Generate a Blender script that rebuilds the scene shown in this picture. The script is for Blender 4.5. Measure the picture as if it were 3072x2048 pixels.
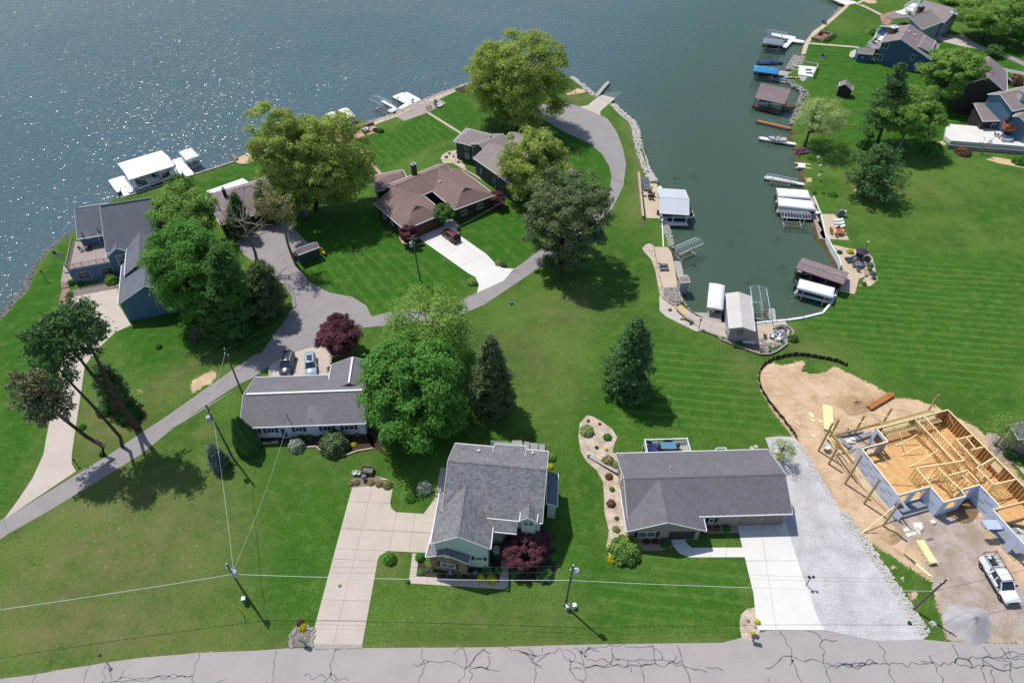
import bpy, bmesh, math, random
import numpy as np
from math import sin, cos, pi, radians
from mathutils import Vector, Matrix
S = bpy.context.scene
COL = S.collection
for o in list(bpy.data.objects): bpy.data.objects.remove(o)
random.seed(7); RN = np.random.default_rng(7)
# ---------------------------------------------------------------- camera, sky, sun, exposure
F, YH, H = 2048., -1000., 82.
TH = math.atan((1024 - YH) / F)
cam = bpy.data.objects.new('camera', bpy.data.cameras.new('camera')); COL.objects.link(cam)
cam.location = (0, 0, H); cam.rotation_euler = (pi / 2 - TH, 0, 0)
cam.data.sensor_width = 36; cam.data.lens = 36 * F / 3072; cam.data.clip_end = 3000; cam.data.clip_start = 1
S.camera = cam
SEL, SAZ = radians(61), radians(134)          # height of the sun, and where it stands counted from +x
W = bpy.data.worlds.new('World'); S.world = W; W.use_nodes = True
wn = W.node_tree; bg = wn.nodes['Background']; sky = wn.nodes.new('ShaderNodeTexSky')
sky.sky_type = 'NISHITA'; sky.sun_disc = False; sky.sun_elevation = SEL; sky.sun_rotation = radians(-44)
sky.air_density = 1.0; sky.dust_density = .7; sky.ozone_density = 1.0
wn.links.new(sky.outputs[0], bg.inputs[0]); bg.inputs[1].default_value = 0.13
sl = bpy.data.lights.new('sun', 'SUN'); sl.energy = 4.1; sl.angle = radians(0.55); sl.color = (1, .955, .89)
sun = bpy.data.objects.new('sun', sl); COL.objects.link(sun)
sd = Vector((cos(SEL) * cos(SAZ), cos(SEL) * sin(SAZ), sin(SEL)))
sun.rotation_euler = sd.to_track_quat('Z', 'Y').to_euler(); sun.location = sd * 300
S.view_settings.view_transform = 'Standard'; S.view_settings.look = 'None'; S.view_settings.gamma = 1
S.view_settings.exposure = 0.12; S.view_settings.use_curve_mapping = False
S.cycles.max_bounces = 8; S.cycles.transparent_max_bounces = 12
# ---------------------------------------------------------------- from the photograph to places on the ground
ZW = -0.8                                       # water level below the lawns
KR = dict(a=(0,400,3.0625),b=(700,150,3.0625),c=(1300,50,3.0625),d=(2200,0,2.694),e=(0,850,3.0625),f=(600,450,3.0625),g=(1250,400,3.0625),h=(1850,500,2.7035),i=(550,950,3.0625),j=(1000,1300,3.0625),k=(1650,1200,2.7035),l=(2222,1050,2.7035),m=(0,1536,3.0625),n=(700,1536,3.0625),o=(1400,1536,3.0625),p=(2304,1536,3.0625),q=(2400,200,3.5),r=(2300,600,5.8725),s=(2650,1550,5.227),t=(2600,0,4.979),u=(2760,130,2.56),v=(2420,1180,2.24),w=(2720,1200,2.0364),x=(2230,60,2.635),y=(1930,870,2.688),z=(980,240,3.2),A=(2260,380,2.635),B=(1900,520,2.3585),C=(310,430,4.48),D=(170,660,3.7323),E=(1250,1340,2.084),F=(0,0,.765625),P=(0,0,1.))
CT, ST = math.cos(TH), math.sin(TH)
def G(k, x, y, z=0.):
    o = KR[k]; px = o[0] + x / o[2]; py = o[1] + y / o[2]
    u = (px - 1536) / F; v = (py - 1024) / F
    t = (z - H) / (-ST - v * CT)
    return Vector((u * t, (CT - v * ST) * t, z))
def GL(s, z=0.):
    """'k x y x y ... | k x y ...' -> list of points; the letter names the detail view the numbers were read in"""
    out = []
    for seg in s.split('|'):
        w = seg.split(); n = [float(a) for a in w[1:]]
        out += [G(w[0], n[i], n[i + 1], z) for i in range(0, len(n), 2)]
    return out
def hgt(b, k, x, y):
    """height at which a point above ground point b shows at image row y of view k"""
    o = KR[k]; v = (o[1] + y / o[2] - 1024) / F
    # ray: dirY=(CT-v*ST), dirZ=(-ST-v*CT)
    return H + (-ST - v * CT) / (CT - v * ST) * b.y
# ---------------------------------------------------------------- materials
MATS = {}
def nodes(name):
    m = bpy.data.materials.new(name); m.use_nodes = True
    nt = m.node_tree; return m, nt, nt.nodes['Principled BSDF']
def lin(c):
    if isinstance(c, str):
        c = [int(c[i:i + 2], 16) / 255 for i in (0, 2, 4)]
        c = [((v + .055) / 1.055) ** 2.4 if v > .04 else v / 12.92 for v in c]
    return (c[0], c[1], c[2], 1)
def N(nt, typ, **kw):
    n = nt.nodes.new('ShaderNode' + typ)
    for k, v in kw.items():
        if k.startswith('i_'):
            kk = k[2:]; n.inputs[int(kk) if kk.isdigit() else kk.replace('_', ' ')].default_value = v
        else: setattr(n, k, v)
    return n
def mixc(nt, fac, a, b, mode='MIX'):
    n = nt.nodes.new('ShaderNodeMix'); n.data_type = 'RGBA'; n.blend_type = mode
    for s, v in ((0, fac), (6, a), (7, b)):
        if hasattr(v, 'is_output'): nt.links.new(v, n.inputs[s])
        else: n.inputs[s].default_value = v
    return n.outputs[2]
def mth(nt, op, a, b=0., c=0., clamp=False):
    n = nt.nodes.new('ShaderNodeMath'); n.operation = op; n.use_clamp = clamp
    for i, v in enumerate((a, b, c)):
        if hasattr(v, 'is_output'): nt.links.new(v, n.inputs[i])
        else: n.inputs[i].default_value = v
    return n.outputs[0]
def noise(nt, scale, detail=3., rough=.6, vec=None, dist=0.):
    n = N(nt, 'TexNoise'); n.inputs['Scale'].default_value = scale; n.inputs['Detail'].default_value = detail
    n.inputs['Roughness'].default_value = rough; n.inputs['Distortion'].default_value = dist
    if vec is None: vec = N(nt, 'NewGeometry').outputs['Position']
    nt.links.new(vec, n.inputs['Vector']); return n.outputs['Fac']
def ramp(nt, v, a, b):
    n = N(nt, 'MapRange'); n.interpolation_type = 'SMOOTHSTEP'
    nt.links.new(v, n.inputs[0]); n.inputs[1].default_value = a; n.inputs[2].default_value = b
    return n.outputs[0]
def mat(name, c1, c2=None, big=.35, fine=6., rough=.8, bump=0., spec=.3, metal=0., var=.35, wave=None):
    """two-scale mottled surface: c1..c2 by broad and by fine noise; wave=(period m, angle, amount, dark) adds ribs or boards"""
    if name in MATS: return MATS[name]
    m, nt, b = nodes(name); MATS[name] = m
    c1 = lin(c1); c2 = lin(c2) if c2 else tuple(v * .75 for v in c1[:3]) + (1,)
    f = mth(nt, 'ADD', mth(nt, 'MULTIPLY', noise(nt, big, 4), .5), mth(nt, 'MULTIPLY', noise(nt, fine, 2), .5))
    f = ramp(nt, f, .5 - var, .5 + var)
    col = mixc(nt, f, c1, c2)
    hgtv = noise(nt, fine * 3, 2)
    if wave:
        per, ang, amt, dk = wave
        mp = N(nt, 'Mapping'); mp.inputs['Rotation'].default_value = (0, 0, -ang)
        nt.links.new(N(nt, 'NewGeometry').outputs['Position'], mp.inputs['Vector'])
        sx = N(nt, 'SeparateXYZ'); nt.links.new(mp.outputs[0], sx.inputs[0])
        fr = mth(nt, 'FRACT', mth(nt, 'DIVIDE', sx.outputs[2 if dk == 'z' else 0], per))
        ln = ramp(nt, mth(nt, 'ABSOLUTE', mth(nt, 'SUBTRACT', fr, .5)), .38, .5)
        bd = N(nt, 'TexWhiteNoise', noise_dimensions='1D'); nt.links.new(mth(nt, 'FLOOR', mth(nt, 'DIVIDE', sx.outputs[2 if dk == 'z' else 0], per)), bd.inputs['W'])
        col = mixc(nt, mth(nt, 'MULTIPLY', bd.outputs['Value'], amt * .5), col, tuple(v * .6 for v in c1[:3]) + (1,))
        col = mixc(nt, mth(nt, 'MULTIPLY', ln, amt), col, tuple(v * .3 for v in c1[:3]) + (1,))
    nt.links.new(col, b.inputs['Base Color'])
    b.inputs['Roughness'].default_value = rough; b.inputs['Metallic'].default_value = metal
    b.inputs['Specular IOR Level'].default_value = spec
    if bump:
        bn = N(nt, 'Bump'); bn.inputs['Distance'].default_value = bump; bn.inputs['Strength'].default_value = .8
        nt.links.new(hgtv, bn.inputs['Height']); nt.links.new(bn.outputs[0], b.inputs['Normal'])
    return m
def shingle(name, c1, c2, ang, slope=.45, k=1.):
    """asphalt shingles: courses across the slope, tabs of differing tone"""
    if name in MATS: return MATS[name]
    m, nt, b = nodes(name); MATS[name] = m
    c1, c2 = lin(c1), lin(c2)
    g = N(nt, 'NewGeometry'); tc = g.outputs['Position']
    sz = N(nt, 'SeparateXYZ'); nt.links.new(tc, sz.inputs[0])
    row = mth(nt, 'DIVIDE', sz.outputs[2], .2 * slope)
    # along-eave coordinate = position . (up x normal)
    cr = N(nt, 'VectorMath', operation='CROSS_PRODUCT'); nt.links.new(g.outputs['True Normal'], cr.inputs[0]); cr.inputs[1].default_value = (0, 0, 1)
    nm = N(nt, 'VectorMath', operation='NORMALIZE'); nt.links.new(cr.outputs[0], nm.inputs[0])
    dt = N(nt, 'VectorMath', operation='DOT_PRODUCT'); nt.links.new(nm.outputs[0], dt.inputs[0]); nt.links.new(tc, dt.inputs[1])
    ri = mth(nt, 'FLOOR', row)
    al = mth(nt, 'ADD', mth(nt, 'DIVIDE', dt.outputs['Value'], .34), mth(nt, 'MULTIPLY', ri, .37))
    cx = N(nt, 'CombineXYZ'); nt.links.new(mth(nt, 'FLOOR', al), cx.inputs[0]); nt.links.new(ri, cx.inputs[1])
    wnz = N(nt, 'TexWhiteNoise'); nt.links.new(cx.outputs[0], wnz.inputs['Vector'])
    f = mth(nt, 'ADD', mth(nt, 'MULTIPLY', wnz.outputs['Value'], .55 * k), mth(nt, 'MULTIPLY', noise(nt, .5, 4), .6), clamp=True)
    col = mixc(nt, f, c1, c2)
    fr = mth(nt, 'FRACT', row)
    col = mixc(nt, mth(nt, 'MULTIPLY', ramp(nt, fr, .25, .0), .3 * k), col, tuple(v * .45 for v in c1[:3]) + (1,))
    col = mixc(nt, mth(nt, 'MULTIPLY', ramp(nt, noise(nt, .22, 5, .7), .55, .75), .3), col, tuple(min(1, v * 1.7) for v in c2[:3]) + (1,))
    nt.links.new(col, b.inputs['Base Color']); b.inputs['Roughness'].default_value = .85; b.inputs['Specular IOR Level'].default_value = .35
    bn = N(nt, 'Bump'); bn.inputs['Distance'].default_value = .02; bn.inputs['Strength'].default_value = .6
    nt.links.new(mth(nt, 'ADD', fr, mth(nt, 'MULTIPLY', noise(nt, 14, 2), .6)), bn.inputs['Height']); nt.links.new(bn.outputs[0], b.inputs['Normal'])
    return m
def leafmat(name, c1, c2, c3=None, trans=.3):
    if name in MATS: return MATS[name]
    m, nt, b = nodes(name); MATS[name] = m
    g = N(nt, 'NewGeometry')
    col = mixc(nt, g.outputs['Random Per Island'], lin(c1), lin(c2))
    col = mixc(nt, ramp(nt, noise(nt, .55, 3), .35, .7), col, lin(c3 or c1))
    nt.links.new(col, b.inputs['Base Color']); b.inputs['Roughness'].default_value = .7; b.inputs['Specular IOR Level'].default_value = .15
    tr = N(nt, 'BsdfTranslucent'); nt.links.new(mixc(nt, .35, col, (.35, .5, .03, 1)), tr.inputs[0])
    mx = N(nt, 'MixShader'); mx.inputs[0].default_value = trans
    nt.links.new(b.outputs[0], mx.inputs[1]); nt.links.new(tr.outputs[0], mx.inputs[2])
    nt.links.new(mx.outputs[0], nt.nodes['Material Output'].inputs[0]); return m
def glass(name='window_glass', c='1c2733'):
    if name in MATS: return MATS[name]
    m, nt, b = nodes(name); MATS[name] = m
    nt.links.new(mixc(nt, noise(nt, .8, 2), lin(c), tuple(v * 2.2 for v in lin(c)[:3]) + (1,)), b.inputs['Base Color'])
    b.inputs['Roughness'].default_value = .06; b.inputs['Specular IOR Level'].default_value = .8; return m
def paint(name, c, rough=.25, coat=.6, metal=0.):
    if name in MATS: return MATS[name]
    m, nt, b = nodes(name); MATS[name] = m
    c = lin(c); nt.links.new(mixc(nt, noise(nt, 1.5, 3), c, tuple(v * .86 for v in c[:3]) + (1,)), b.inputs['Base Color'])
    b.inputs['Roughness'].default_value = rough; b.inputs['Coat Weight'].default_value = coat; b.inputs['Metallic'].default_value = metal; return m
# ---------------------------------------------------------------- meshes and objects
class MB:
    def __init__(s): s.v = []; s.f = []; s.mi = []; s.M = Matrix()
    def at(s, loc=(0, 0, 0), rz=0., rx=0., ry=0.):
        s.M = Matrix.Translation(loc) @ Matrix.Rotation(rz, 4, 'Z') @ Matrix.Rotation(ry, 4, 'Y') @ Matrix.Rotation(rx, 4, 'X'); return s
    def add(s, vs, fs):
        n = len(s.v); s.v += [s.M @ Vector(p) for p in vs]; s.f += [[i + n for i in f] for f in fs]; return s
    def box(s, c, d):
        x, y, z = c; a, b, e = d[0] / 2, d[1] / 2, d[2] / 2
        return s.add([(x + i * a, y + j * b, z + k * e) for k in (-1, 1) for j in (-1, 1) for i in (-1, 1)],
                     [(0, 2, 3, 1), (4, 5, 7, 6), (0, 1, 5, 4), (2, 6, 7, 3), (0, 4, 6, 2), (1, 3, 7, 5)])
    def prism(s, poly, z0, z1, top=True):
        n = len(poly); a = sum(poly[i][0] * poly[(i + 1) % n][1] - poly[(i + 1) % n][0] * poly[i][1] for i in range(n))
        if a < 0: poly = poly[::-1]
        vs = [(p[0], p[1], z0) for p in poly] + [(p[0], p[1], z1) for p in poly]
        fs = [(i, (i + 1) % n, n + (i + 1) % n, n + i) for i in range(n)] + [tuple(range(n, 2 * n)), tuple(range(n - 1, -1, -1))]
        return s.add(vs, fs)
    def slab(s, poly, dz):
        """a planar polygon in 3-D thickened straight down by dz"""
        n = len(poly); vs = [tuple(p) for p in poly] + [(p[0], p[1], p[2] - dz) for p in poly]
        a = sum(poly[i][0] * poly[(i + 1) % n][1] - poly[(i + 1) % n][0] * poly[i][1] for i in range(n))
        fs = [tuple(range(n)), tuple(range(2 * n - 1, n - 1, -1))] + [(i, n + i, n + (i + 1) % n, (i + 1) % n) for i in range(n)]
        if a < 0: fs = [f[::-1] for f in fs]
        return s.add(vs, fs)
    def bar(s, a, b, w, h=None, up=(0, 0, 1)):
        """square bar from a to b"""
        a = Vector(a); b = Vector(b); d = b - a; h = h or w
        if d.length < 1e-6: return s
        d.normalize(); u = Vector(up)
        if abs(d.dot(u)) > .98: u = Vector((1, 0, 0))
        x = d.cross(u).normalized() * (w / 2); y = x.cross(d).normalized() * (h / 2)
        vs = [p + i * x + j * y for p in (a, b) for i, j in ((-1, -1), (1, -1), (1, 1), (-1, 1))]
        return s.add(vs, [(0, 1, 2, 3), (7, 6, 5, 4), (0, 4, 5, 1), (1, 5, 6, 2), (2, 6, 7, 3), (3, 7, 4, 0)])
    def tube(s, pts, r, n=6, close=True):
        pts = [Vector(p) for p in pts]; rs = r if isinstance(r, (list, tuple)) else [r] * len(pts); vs = []
        for i, p in enumerate(pts):
            d = (pts[min(i + 1, len(pts) - 1)] - pts[max(i - 1, 0)])
            if d.length < 1e-9: d = Vector((0, 0, 1))
            d.normalize(); u = Vector((0, 0, 1)) if abs(d.z) < .9 else Vector((1, 0, 0))
            x = d.cross(u).normalized(); y = d.cross(x)
            vs += [p + rs[i] * (cos(2 * pi * k / n) * x + sin(2 * pi * k / n) * y) for k in range(n)]
        fs = [(i * n + k, i * n + (k + 1) % n, (i + 1) * n + (k + 1) % n, (i + 1) * n + k) for i in range(len(pts) - 1) for k in range(n)]
        if close: fs += [tuple(range(n - 1, -1, -1)), tuple(range(len(vs) - n, len(vs)))]
        return s.add(vs, [f[::-1] for f in fs])
    def lathe(s, prof, n=12, c=(0, 0, 0)):
        vs = [(c[0] + r * cos(2 * pi * k / n), c[1] + r * sin(2 * pi * k / n), c[2] + z) for r, z in prof for k in range(n)]
        fs = [(i * n + k, i * n + (k + 1) % n, (i + 1) * n + (k + 1) % n, (i + 1) * n + k) for i in range(len(prof) - 1) for k in range(n)]
        return s.add(vs, fs + [tuple(range(n - 1, -1, -1)), tuple(range(len(vs) - n, len(vs)))])
    def rock(s, c, r, flat=.6):
        fs = [(0, 1, 2), (0, 2, 3), (0, 3, 4), (0, 4, 5), (0, 5, 1), (1, 6, 7, 2), (2, 7, 8, 3), (3, 8, 9, 4), (4, 9, 10, 5), (5, 10, 6, 1)]
        a0 = random.random() * 6
        def q(rr, z, k): rr *= random.uniform(.75, 1.2); return (c[0] + rr * cos(a0 + k * 2 * pi / 5), c[1] + rr * sin(a0 + k * 2 * pi / 5), c[2] + z * random.uniform(.8, 1.2))
        return s.add([(c[0], c[1], c[2] + r * flat)] + [q(r * .7, r * flat * .75, k) for k in range(5)] + [q(r, -r * .2, k) for k in range(5)], fs)
def world_of(o):
    l = Vector((0, 0, 0))
    while o: l += o.location; o = o.parent
    return l
def mesh_of(name, mb, m, smooth=False):
    me = bpy.data.meshes.new(name); me.from_pydata([tuple(v) for v in mb.v], [], mb.f)
    if m: me.materials.append(m)
    if smooth: me.shade_smooth()
    return me
def put(name, data, parent=None, loc=None):
    o = bpy.data.objects.new(name, data); COL.objects.link(o)
    if parent: o.parent = parent
    if loc is not None: o.location = loc
    return o
def part(parent, name, mb, m, smooth=False, local=False, label=None, kind=None):
    """a mesh object under parent; mb in world coordinates unless local"""
    if not local:
        w = world_of(parent); mb.v = [v - w for v in mb.v]
    o = put(name, mesh_of(name, mb, m, smooth), parent)
    if label: o['label'] = label
    if kind: o['kind'] = kind
    return o
def tag(o, label, cat, group=None, kind=None):
    if label: o['label'] = label
    if cat: o['category'] = cat
    if group: o['group'] = group
    if kind: o['kind'] = kind
    return o
def thing(name, label, cat, loc=(0, 0, 0), rz=0., group=None):
    o = put(name, None, None, loc); o.rotation_euler = (0, 0, rz); o.empty_display_size = .3
    return tag(o, label, cat, group)
def solo(name, mb, m, label, cat, group=None, smooth=False, loc=None):
    """a thing that is one mesh, built in world coordinates, with its origin at its base"""
    if loc is None:
        n = len(mb.v); loc = Vector((sum(v.x for v in mb.v) / n, sum(v.y for v in mb.v) / n, min(v.z for v in mb.v)))
    loc = Vector(loc); mb.v = [v - loc for v in mb.v]
    return tag(put(name, mesh_of(name, mb, m, smooth), None, loc), label, cat, group)
def struct(name, mb, m, smooth=False, parent=None):
    o = put(name, mesh_of(name, mb, m, smooth), parent); o['kind'] = 'structure'; return o
def dup(root, loc, rz=0., label=None, group=None):
    r = root.copy(); COL.objects.link(r); r.location = loc; r.rotation_euler = (0, 0, rz)
    if label: r['label'] = label
    if group: r['group'] = group
    for ch in list(root.children):
        c = ch.copy(); COL.objects.link(c); c.parent = r
        for g in ch.children:
            d = g.copy(); COL.objects.link(d); d.parent = c
    return r
def np_mesh(name, V, Q, m, smooth=False):
    me = bpy.data.meshes.new(name); V = np.asarray(V, np.float32); Q = np.asarray(Q, np.int32)
    k = Q.shape[1]; me.vertices.add(len(V)); me.vertices.foreach_set('co', V.ravel())
    me.loops.add(Q.size); me.loops.foreach_set('vertex_index', Q.ravel())
    me.polygons.add(len(Q)); me.polygons.foreach_set('loop_start', np.arange(0, Q.size, k, dtype=np.int32))
    me.polygons.foreach_set('loop_total', np.full(len(Q), k, np.int32))
    if smooth: me.polygons.foreach_set('use_smooth', np.ones(len(Q), bool))
    me.update(); me.validate()
    if m: me.materials.append(m)
    return me
def smooth_path(pts, n=4, closed=False):
    """Catmull-Rom through pts"""
    P = [Vector(p) for p in pts]; L = len(P); out = []
    rng = range(L) if closed else range(L - 1)
    for i in rng:
        p1, p2 = P[i], P[(i + 1) % L]
        p0 = P[i - 1] if (i > 0 or closed) else p1
        p3 = P[(i + 2) % L] if (i + 2 < L or closed) else p2
        for j in range(n):
            t = j / n
            out.append(.5 * ((2 * p1) + (p2 - p0) * t + (2 * p0 - 5 * p1 + 4 * p2 - p3) * t * t + (3 * p1 - p0 - 3 * p2 + p3) * t ** 3))
    if not closed: out.append(P[-1])
    return out
def sheet(name, s, z, m, thick=.12, smoothn=0, parent=None, kind='structure'):
    """a flat area laid on the ground, its outline read from the photograph"""
    pts = GL(s) if isinstance(s, str) else s
    if smoothn: pts = smooth_path(pts, smoothn, True)
    mb = MB().prism([(p.x, p.y) for p in pts], z - thick, z)
    o = put(name, mesh_of(name, mb, m), parent)
    if kind: o['kind'] = kind
    return o
def poly_mb(pts, z, thick): return MB().prism([(p.x, p.y) for p in pts], z - thick, z)
def slabs(name, s, cuts, z, m, gap=.03, thick=.12, sub='slab'):
    """concrete poured in bays: the outline cut along the joint lines, every bay an object under one structure"""
    pts = GL(s) if isinstance(s, str) else s
    polys = [[Vector((p.x, p.y, 0)) for p in pts]]
    for c in cuts:
        a, b = GL(c); d = (b - a).normalized(); n = Vector((-d.y, d.x, 0)); new = []
        for pl in polys:
            for sg in (1, -1):
                out = []
                for i in range(len(pl)):
                    p, q = pl[i], pl[(i + 1) % len(pl)]; dp = sg * (p - a).dot(n) - gap / 2; dq = sg * (q - a).dot(n) - gap / 2
                    if dp >= 0: out.append(p)
                    if dp * dq < 0: out.append(p + (q - p) * (dp / (dp - dq)))
                ar = abs(sum(out[i].x * out[(i + 1) % len(out)].y - out[(i + 1) % len(out)].x * out[i].y for i in range(len(out)))) / 2 if len(out) > 2 else 0
                if ar > .05: new.append(out)
        polys = new
    base = put(name, mesh_of(name, MB().prism([(p.x, p.y) for p in pts], z - thick - .02, z - .025), mat('joint_grit', '6a6258', '4c463e')))
    base['kind'] = 'structure'
    for pl in polys:
        part(base, sub, MB().prism([(p.x, p.y) for p in pl], z - thick, z + random.uniform(-.006, .006)), m)
    return base
# ================================================================ GROUND, WATER, ROADS
SHORE = ('P -420 1330 | e 0 315 120 185 230 75 275 0 | a 290 1290 400 1120 540 990 665 900 780 840 930 700 1040 590 | C 330 705 830 550 1230 420 1344 385 | '
 'a 2165 258 2200 282 2262 284 2330 262 | b 225 965 290 928 500 850 740 790 890 725 1010 690 1190 640 1245 668 1500 580 1600 528 1730 462 2010 358 2210 290 | '
 'c 380 590 560 535 850 500 1120 495 1260 545 1370 620 1480 722 1640 780 1660 800 1850 965 1920 1180 1995 1400 2045 1510 | '
 'h 335 145 350 180 372 450 445 640 440 690 465 760 500 880 512 1010 530 1080 600 1168 720 1230 900 1268 1120 1268 1290 1252 1370 1246 1510 1225 1670 1185 1750 1090 1795 990 1825 890 1812 830 1790 770 1740 690 1695 595 1640 585 1582 270 1540 180 | '
 'A 408 480 398 350 380 260 345 150 330 120 285 70 | d 555 1080 480 1060 470 1030 560 840 600 750 540 705 480 665 450 610 505 500 550 445 580 345 640 260 720 205 800 145 900 52 935 25 1010 -40 1080 -130')
shore = [Vector((p.x, p.y)) for p in GL(SHORE)]
LANDP = np.array([(-135, 4), *[(p.x, p.y) for p in shore], (190, 330), (195, 4)])
def inside(X, Y, poly):
    r = np.zeros(X.shape, bool); n = len(poly)
    for i in range(n):
        x0, y0 = poly[i]; x1, y1 = poly[(i + 1) % n]
        if y0 == y1: continue
        c = ((y0 > Y) != (y1 > Y)); r ^= c & (X < (x1 - x0) * (Y - y0) / (y1 - y0) + x0)
    return r
def sdist(X, Y, poly):
    """signed distance to a closed outline, positive inside"""
    d = np.full(X.shape, 1e9); n = len(poly)
    for i in range(n):
        x0, y0 = poly[i]; x1, y1 = poly[(i + 1) % n]; dx, dy = x1 - x0, y1 - y0; L = dx * dx + dy * dy + 1e-9
        t = np.clip(((X - x0) * dx + (Y - y0) * dy) / L, 0, 1)
        d = np.minimum(d, (X - x0 - t * dx) ** 2 + (Y - y0 - t * dy) ** 2)
    return np.where(inside(X, Y, poly), 1, -1) * np.sqrt(d)
def zone(s, soft=1.5):
    """0..1 mask: how far inside an outline, with a soft edge of so many metres"""
    pl = np.array([(p.x, p.y) for p in GL(s)])
    return np.clip(sdist(GX, GY, pl) / soft + .5, 0, 1)
x0, x1, y0, y1, st = -190., 200., 4., 300., .7
gx = np.arange(x0, x1, st); gy = np.arange(y0, y1, st); GX, GY = np.meshgrid(gx, gy)
sd_ = sdist(GX, GY, LANDP)
lump = np.sin(GX * .9 + 1.3 * np.sin(GY * .7)) * np.sin(GY * .8 + np.sin(GX * .5)) * .5
GZ = np.where(sd_ > .3, 0, np.where(sd_ > -.9, (sd_ - .3) * .85, -1.02 + (sd_ + .9) * .16 + .12 * lump * np.clip(-sd_ / 3, 0, 1)))
GZ = np.maximum(GZ, -5.2)
nx, ny = len(gx), len(gy); idx = np.arange(nx * ny).reshape(ny, nx)
Q = np.stack([idx[:-1, :-1], idx[:-1, 1:], idx[1:, 1:], idx[1:, :-1]], -1).reshape(-1, 4)
DIRT = 'l 140 190 160 320 250 480 420 700 490 830 560 960 680 1090 720 1200 880 1400 1010 1600 | p 900 255 1100 375 1310 520 1500 640 1540 800 1585 960 1640 1185 2352 1215 | P 3300 1940 3300 1500 | l 2298 1060 2170 890 2020 720 1900 620 1560 450 1430 400 1250 385 1140 320 900 195 760 130 600 75 430 90 270 65'
soil = zone(DIRT, 1.6)
for s, w in (('l 480 170 560 60 760 110 700 180 560 195', 1.2), ('l 250 100 330 60 480 55 440 95 330 130', 1.2)): soil *= 1 - .9 * zone(s, w)
soil = np.maximum(soil, .8 * zone('p 1120 500 1190 490 1190 540 1140 535', .6)); soil = np.maximum(soil, .9 * zone('p 1200 590 1250 600 1250 660 1200 640', .6)); soil = np.maximum(soil, .95 * zone('p 1285 715 1370 740 1370 820 1310 800', .7))
for s in ('e 1740 940 1770 880 1960 790 1995 830 1960 920 1880 940 1760 1010', 'c 1215 700 1330 660 1410 680 1390 700 1225 725', 'e 1250 970 1310 980 1310 1020 1270 1020', 'd 1640 1150 1700 1130 1720 1170 1650 1180',
          'q 560 1250 650 1210 740 1240 720 1300 560 1320', 'h 1530 85 1585 90 1580 130 1535 125', 'd 2040 1290 2100 1265 2349 1310 2349 1360 2150 1320'):
    soil = np.maximum(soil, .9 * zone(s, 1.4))
lot = zone('p 1080 30 1330 0 1860 -30 2100 330 2352 700 | P 3300 1760 3300 1960 | p 2352 1215 1640 1190 1560 900 1520 740 1440 520 1350 330 1150 200', 4.)
dry = .85 * zone('F 130 1090 300 1060 470 1080 560 1180 520 1330 380 1420 100 1420 0 1380 0 1270 60 1230', 14) + .7 * zone('F 0 1380 600 1440 680 1490 300 1510 0 1540', 6)
for s, a, w in (('e 1400 900 1780 640 1960 580 1990 760 1700 900 1600 1080 1350 1220 1250 1100', .75, 6), ('i 100 1080 220 1000 300 1100 180 1120', .9, 2), ('F 1190 690 1330 650 1400 700 1340 760 1220 740', .6, 8),
                ('F 1430 270 1470 300 1490 440 1460 520 1440 520 1450 400', .75, 4), ('F 1080 760 1300 700 1320 900 1250 960 1180 880', .55, 12), ('F 1030 1400 1330 1380 1340 1460 840 1470', .5, 6),
                ('q 540 1150 800 1130 900 1230 1150 1280 1250 1320 700 1420 560 1350', .8, 8), ('c 1200 640 1420 690 1480 760 1300 810 1210 780', .8, 3), ('F 1850 760 1960 800 1900 830 1800 810', .5, 5),
                ('F 1640 760 1700 790 1740 840 1720 900 1680 860', .5, 5), ('F 560 1000 700 980 830 1050 700 1120', .3, 10), ('e 760 1130 1000 900 1250 1050 1300 1330 1080 1480 950 1568 720 1568 700 1400', .9, 4), ('q 1000 1190 1500 1240 1500 1400 1100 1330', .5, 10), ('F 860 1280 930 1270 940 1320 880 1340', .5, 2)):
    dry = np.maximum(dry, a * zone(s, w))
_ed = smooth_path(GL('P -700 2060 | m 0 1530 320 1490 560 1445 830 1405 980 1378 1300 1335 1830 1290 2352 1270 | n 500 1248 1190 1246 2352 1238 | o 1200 1212 2352 1197'), 1)
_fr = np.exp(-np.abs(sdist(GX, GY, np.array([(p.x, p.y) for p in _ed] + [(60, -5), (-60, -5)]))) / .55); dry = np.maximum(dry, .95 * _fr); soil = np.maximum(soil, .42 * _fr)
lush = np.maximum.reduce([zone(s, 3) for s in ('F 420 440 580 370 600 380 780 320 900 300 1060 200 1090 260 1100 300 1000 330 860 400 700 480 540 460', 'F 650 600 700 520 850 480 1000 520 1240 480 1250 580 1100 640 1050 700 860 720 760 690',
        'F 1270 290 1390 330 1420 400 1370 470 1240 440', 'F 0 730 160 540 170 640 140 690 110 760 80 1000 0 1190', 'F 1850 100 2100 60 2340 120 2340 330 2000 330 1880 330', 'F 260 760 430 690 500 800 480 850 330 850')] + [.75 * zone(s, 6) for s in ('F 1400 760 1560 780 1640 800 1740 880 1820 1000 1330 1010 1330 1440 1720 1440 1720 1290 1300 1290 1330 900', 'F 1880 560 2352 600 2352 980 2160 900 1940 810 1840 760', 'F 560 960 900 1050 820 1200 740 1440 640 1440 590 1200')])
str1 = np.maximum.reduce([.9 * zone('F 1400 760 1560 780 1640 800 1740 880 1820 1000 1400 1000 1400 900', 4), zone('F 1880 560 2352 620 2352 860 2200 900 1950 800 1850 740', 5), .8 * zone('F 1430 1290 1720 1290 1740 1440 1330 1440', 3), .7 * zone('F 1860 120 2050 240 1960 320 1860 300', 4)])
str2 = np.maximum.reduce([zone('F 650 600 720 560 860 540 1080 650 1050 690 860 720 760 690', 3), zone('F 840 330 1000 260 1080 300 1000 330 880 400', 3), .7 * zone('F 1060 500 1240 540 1180 600', 3)])
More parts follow.
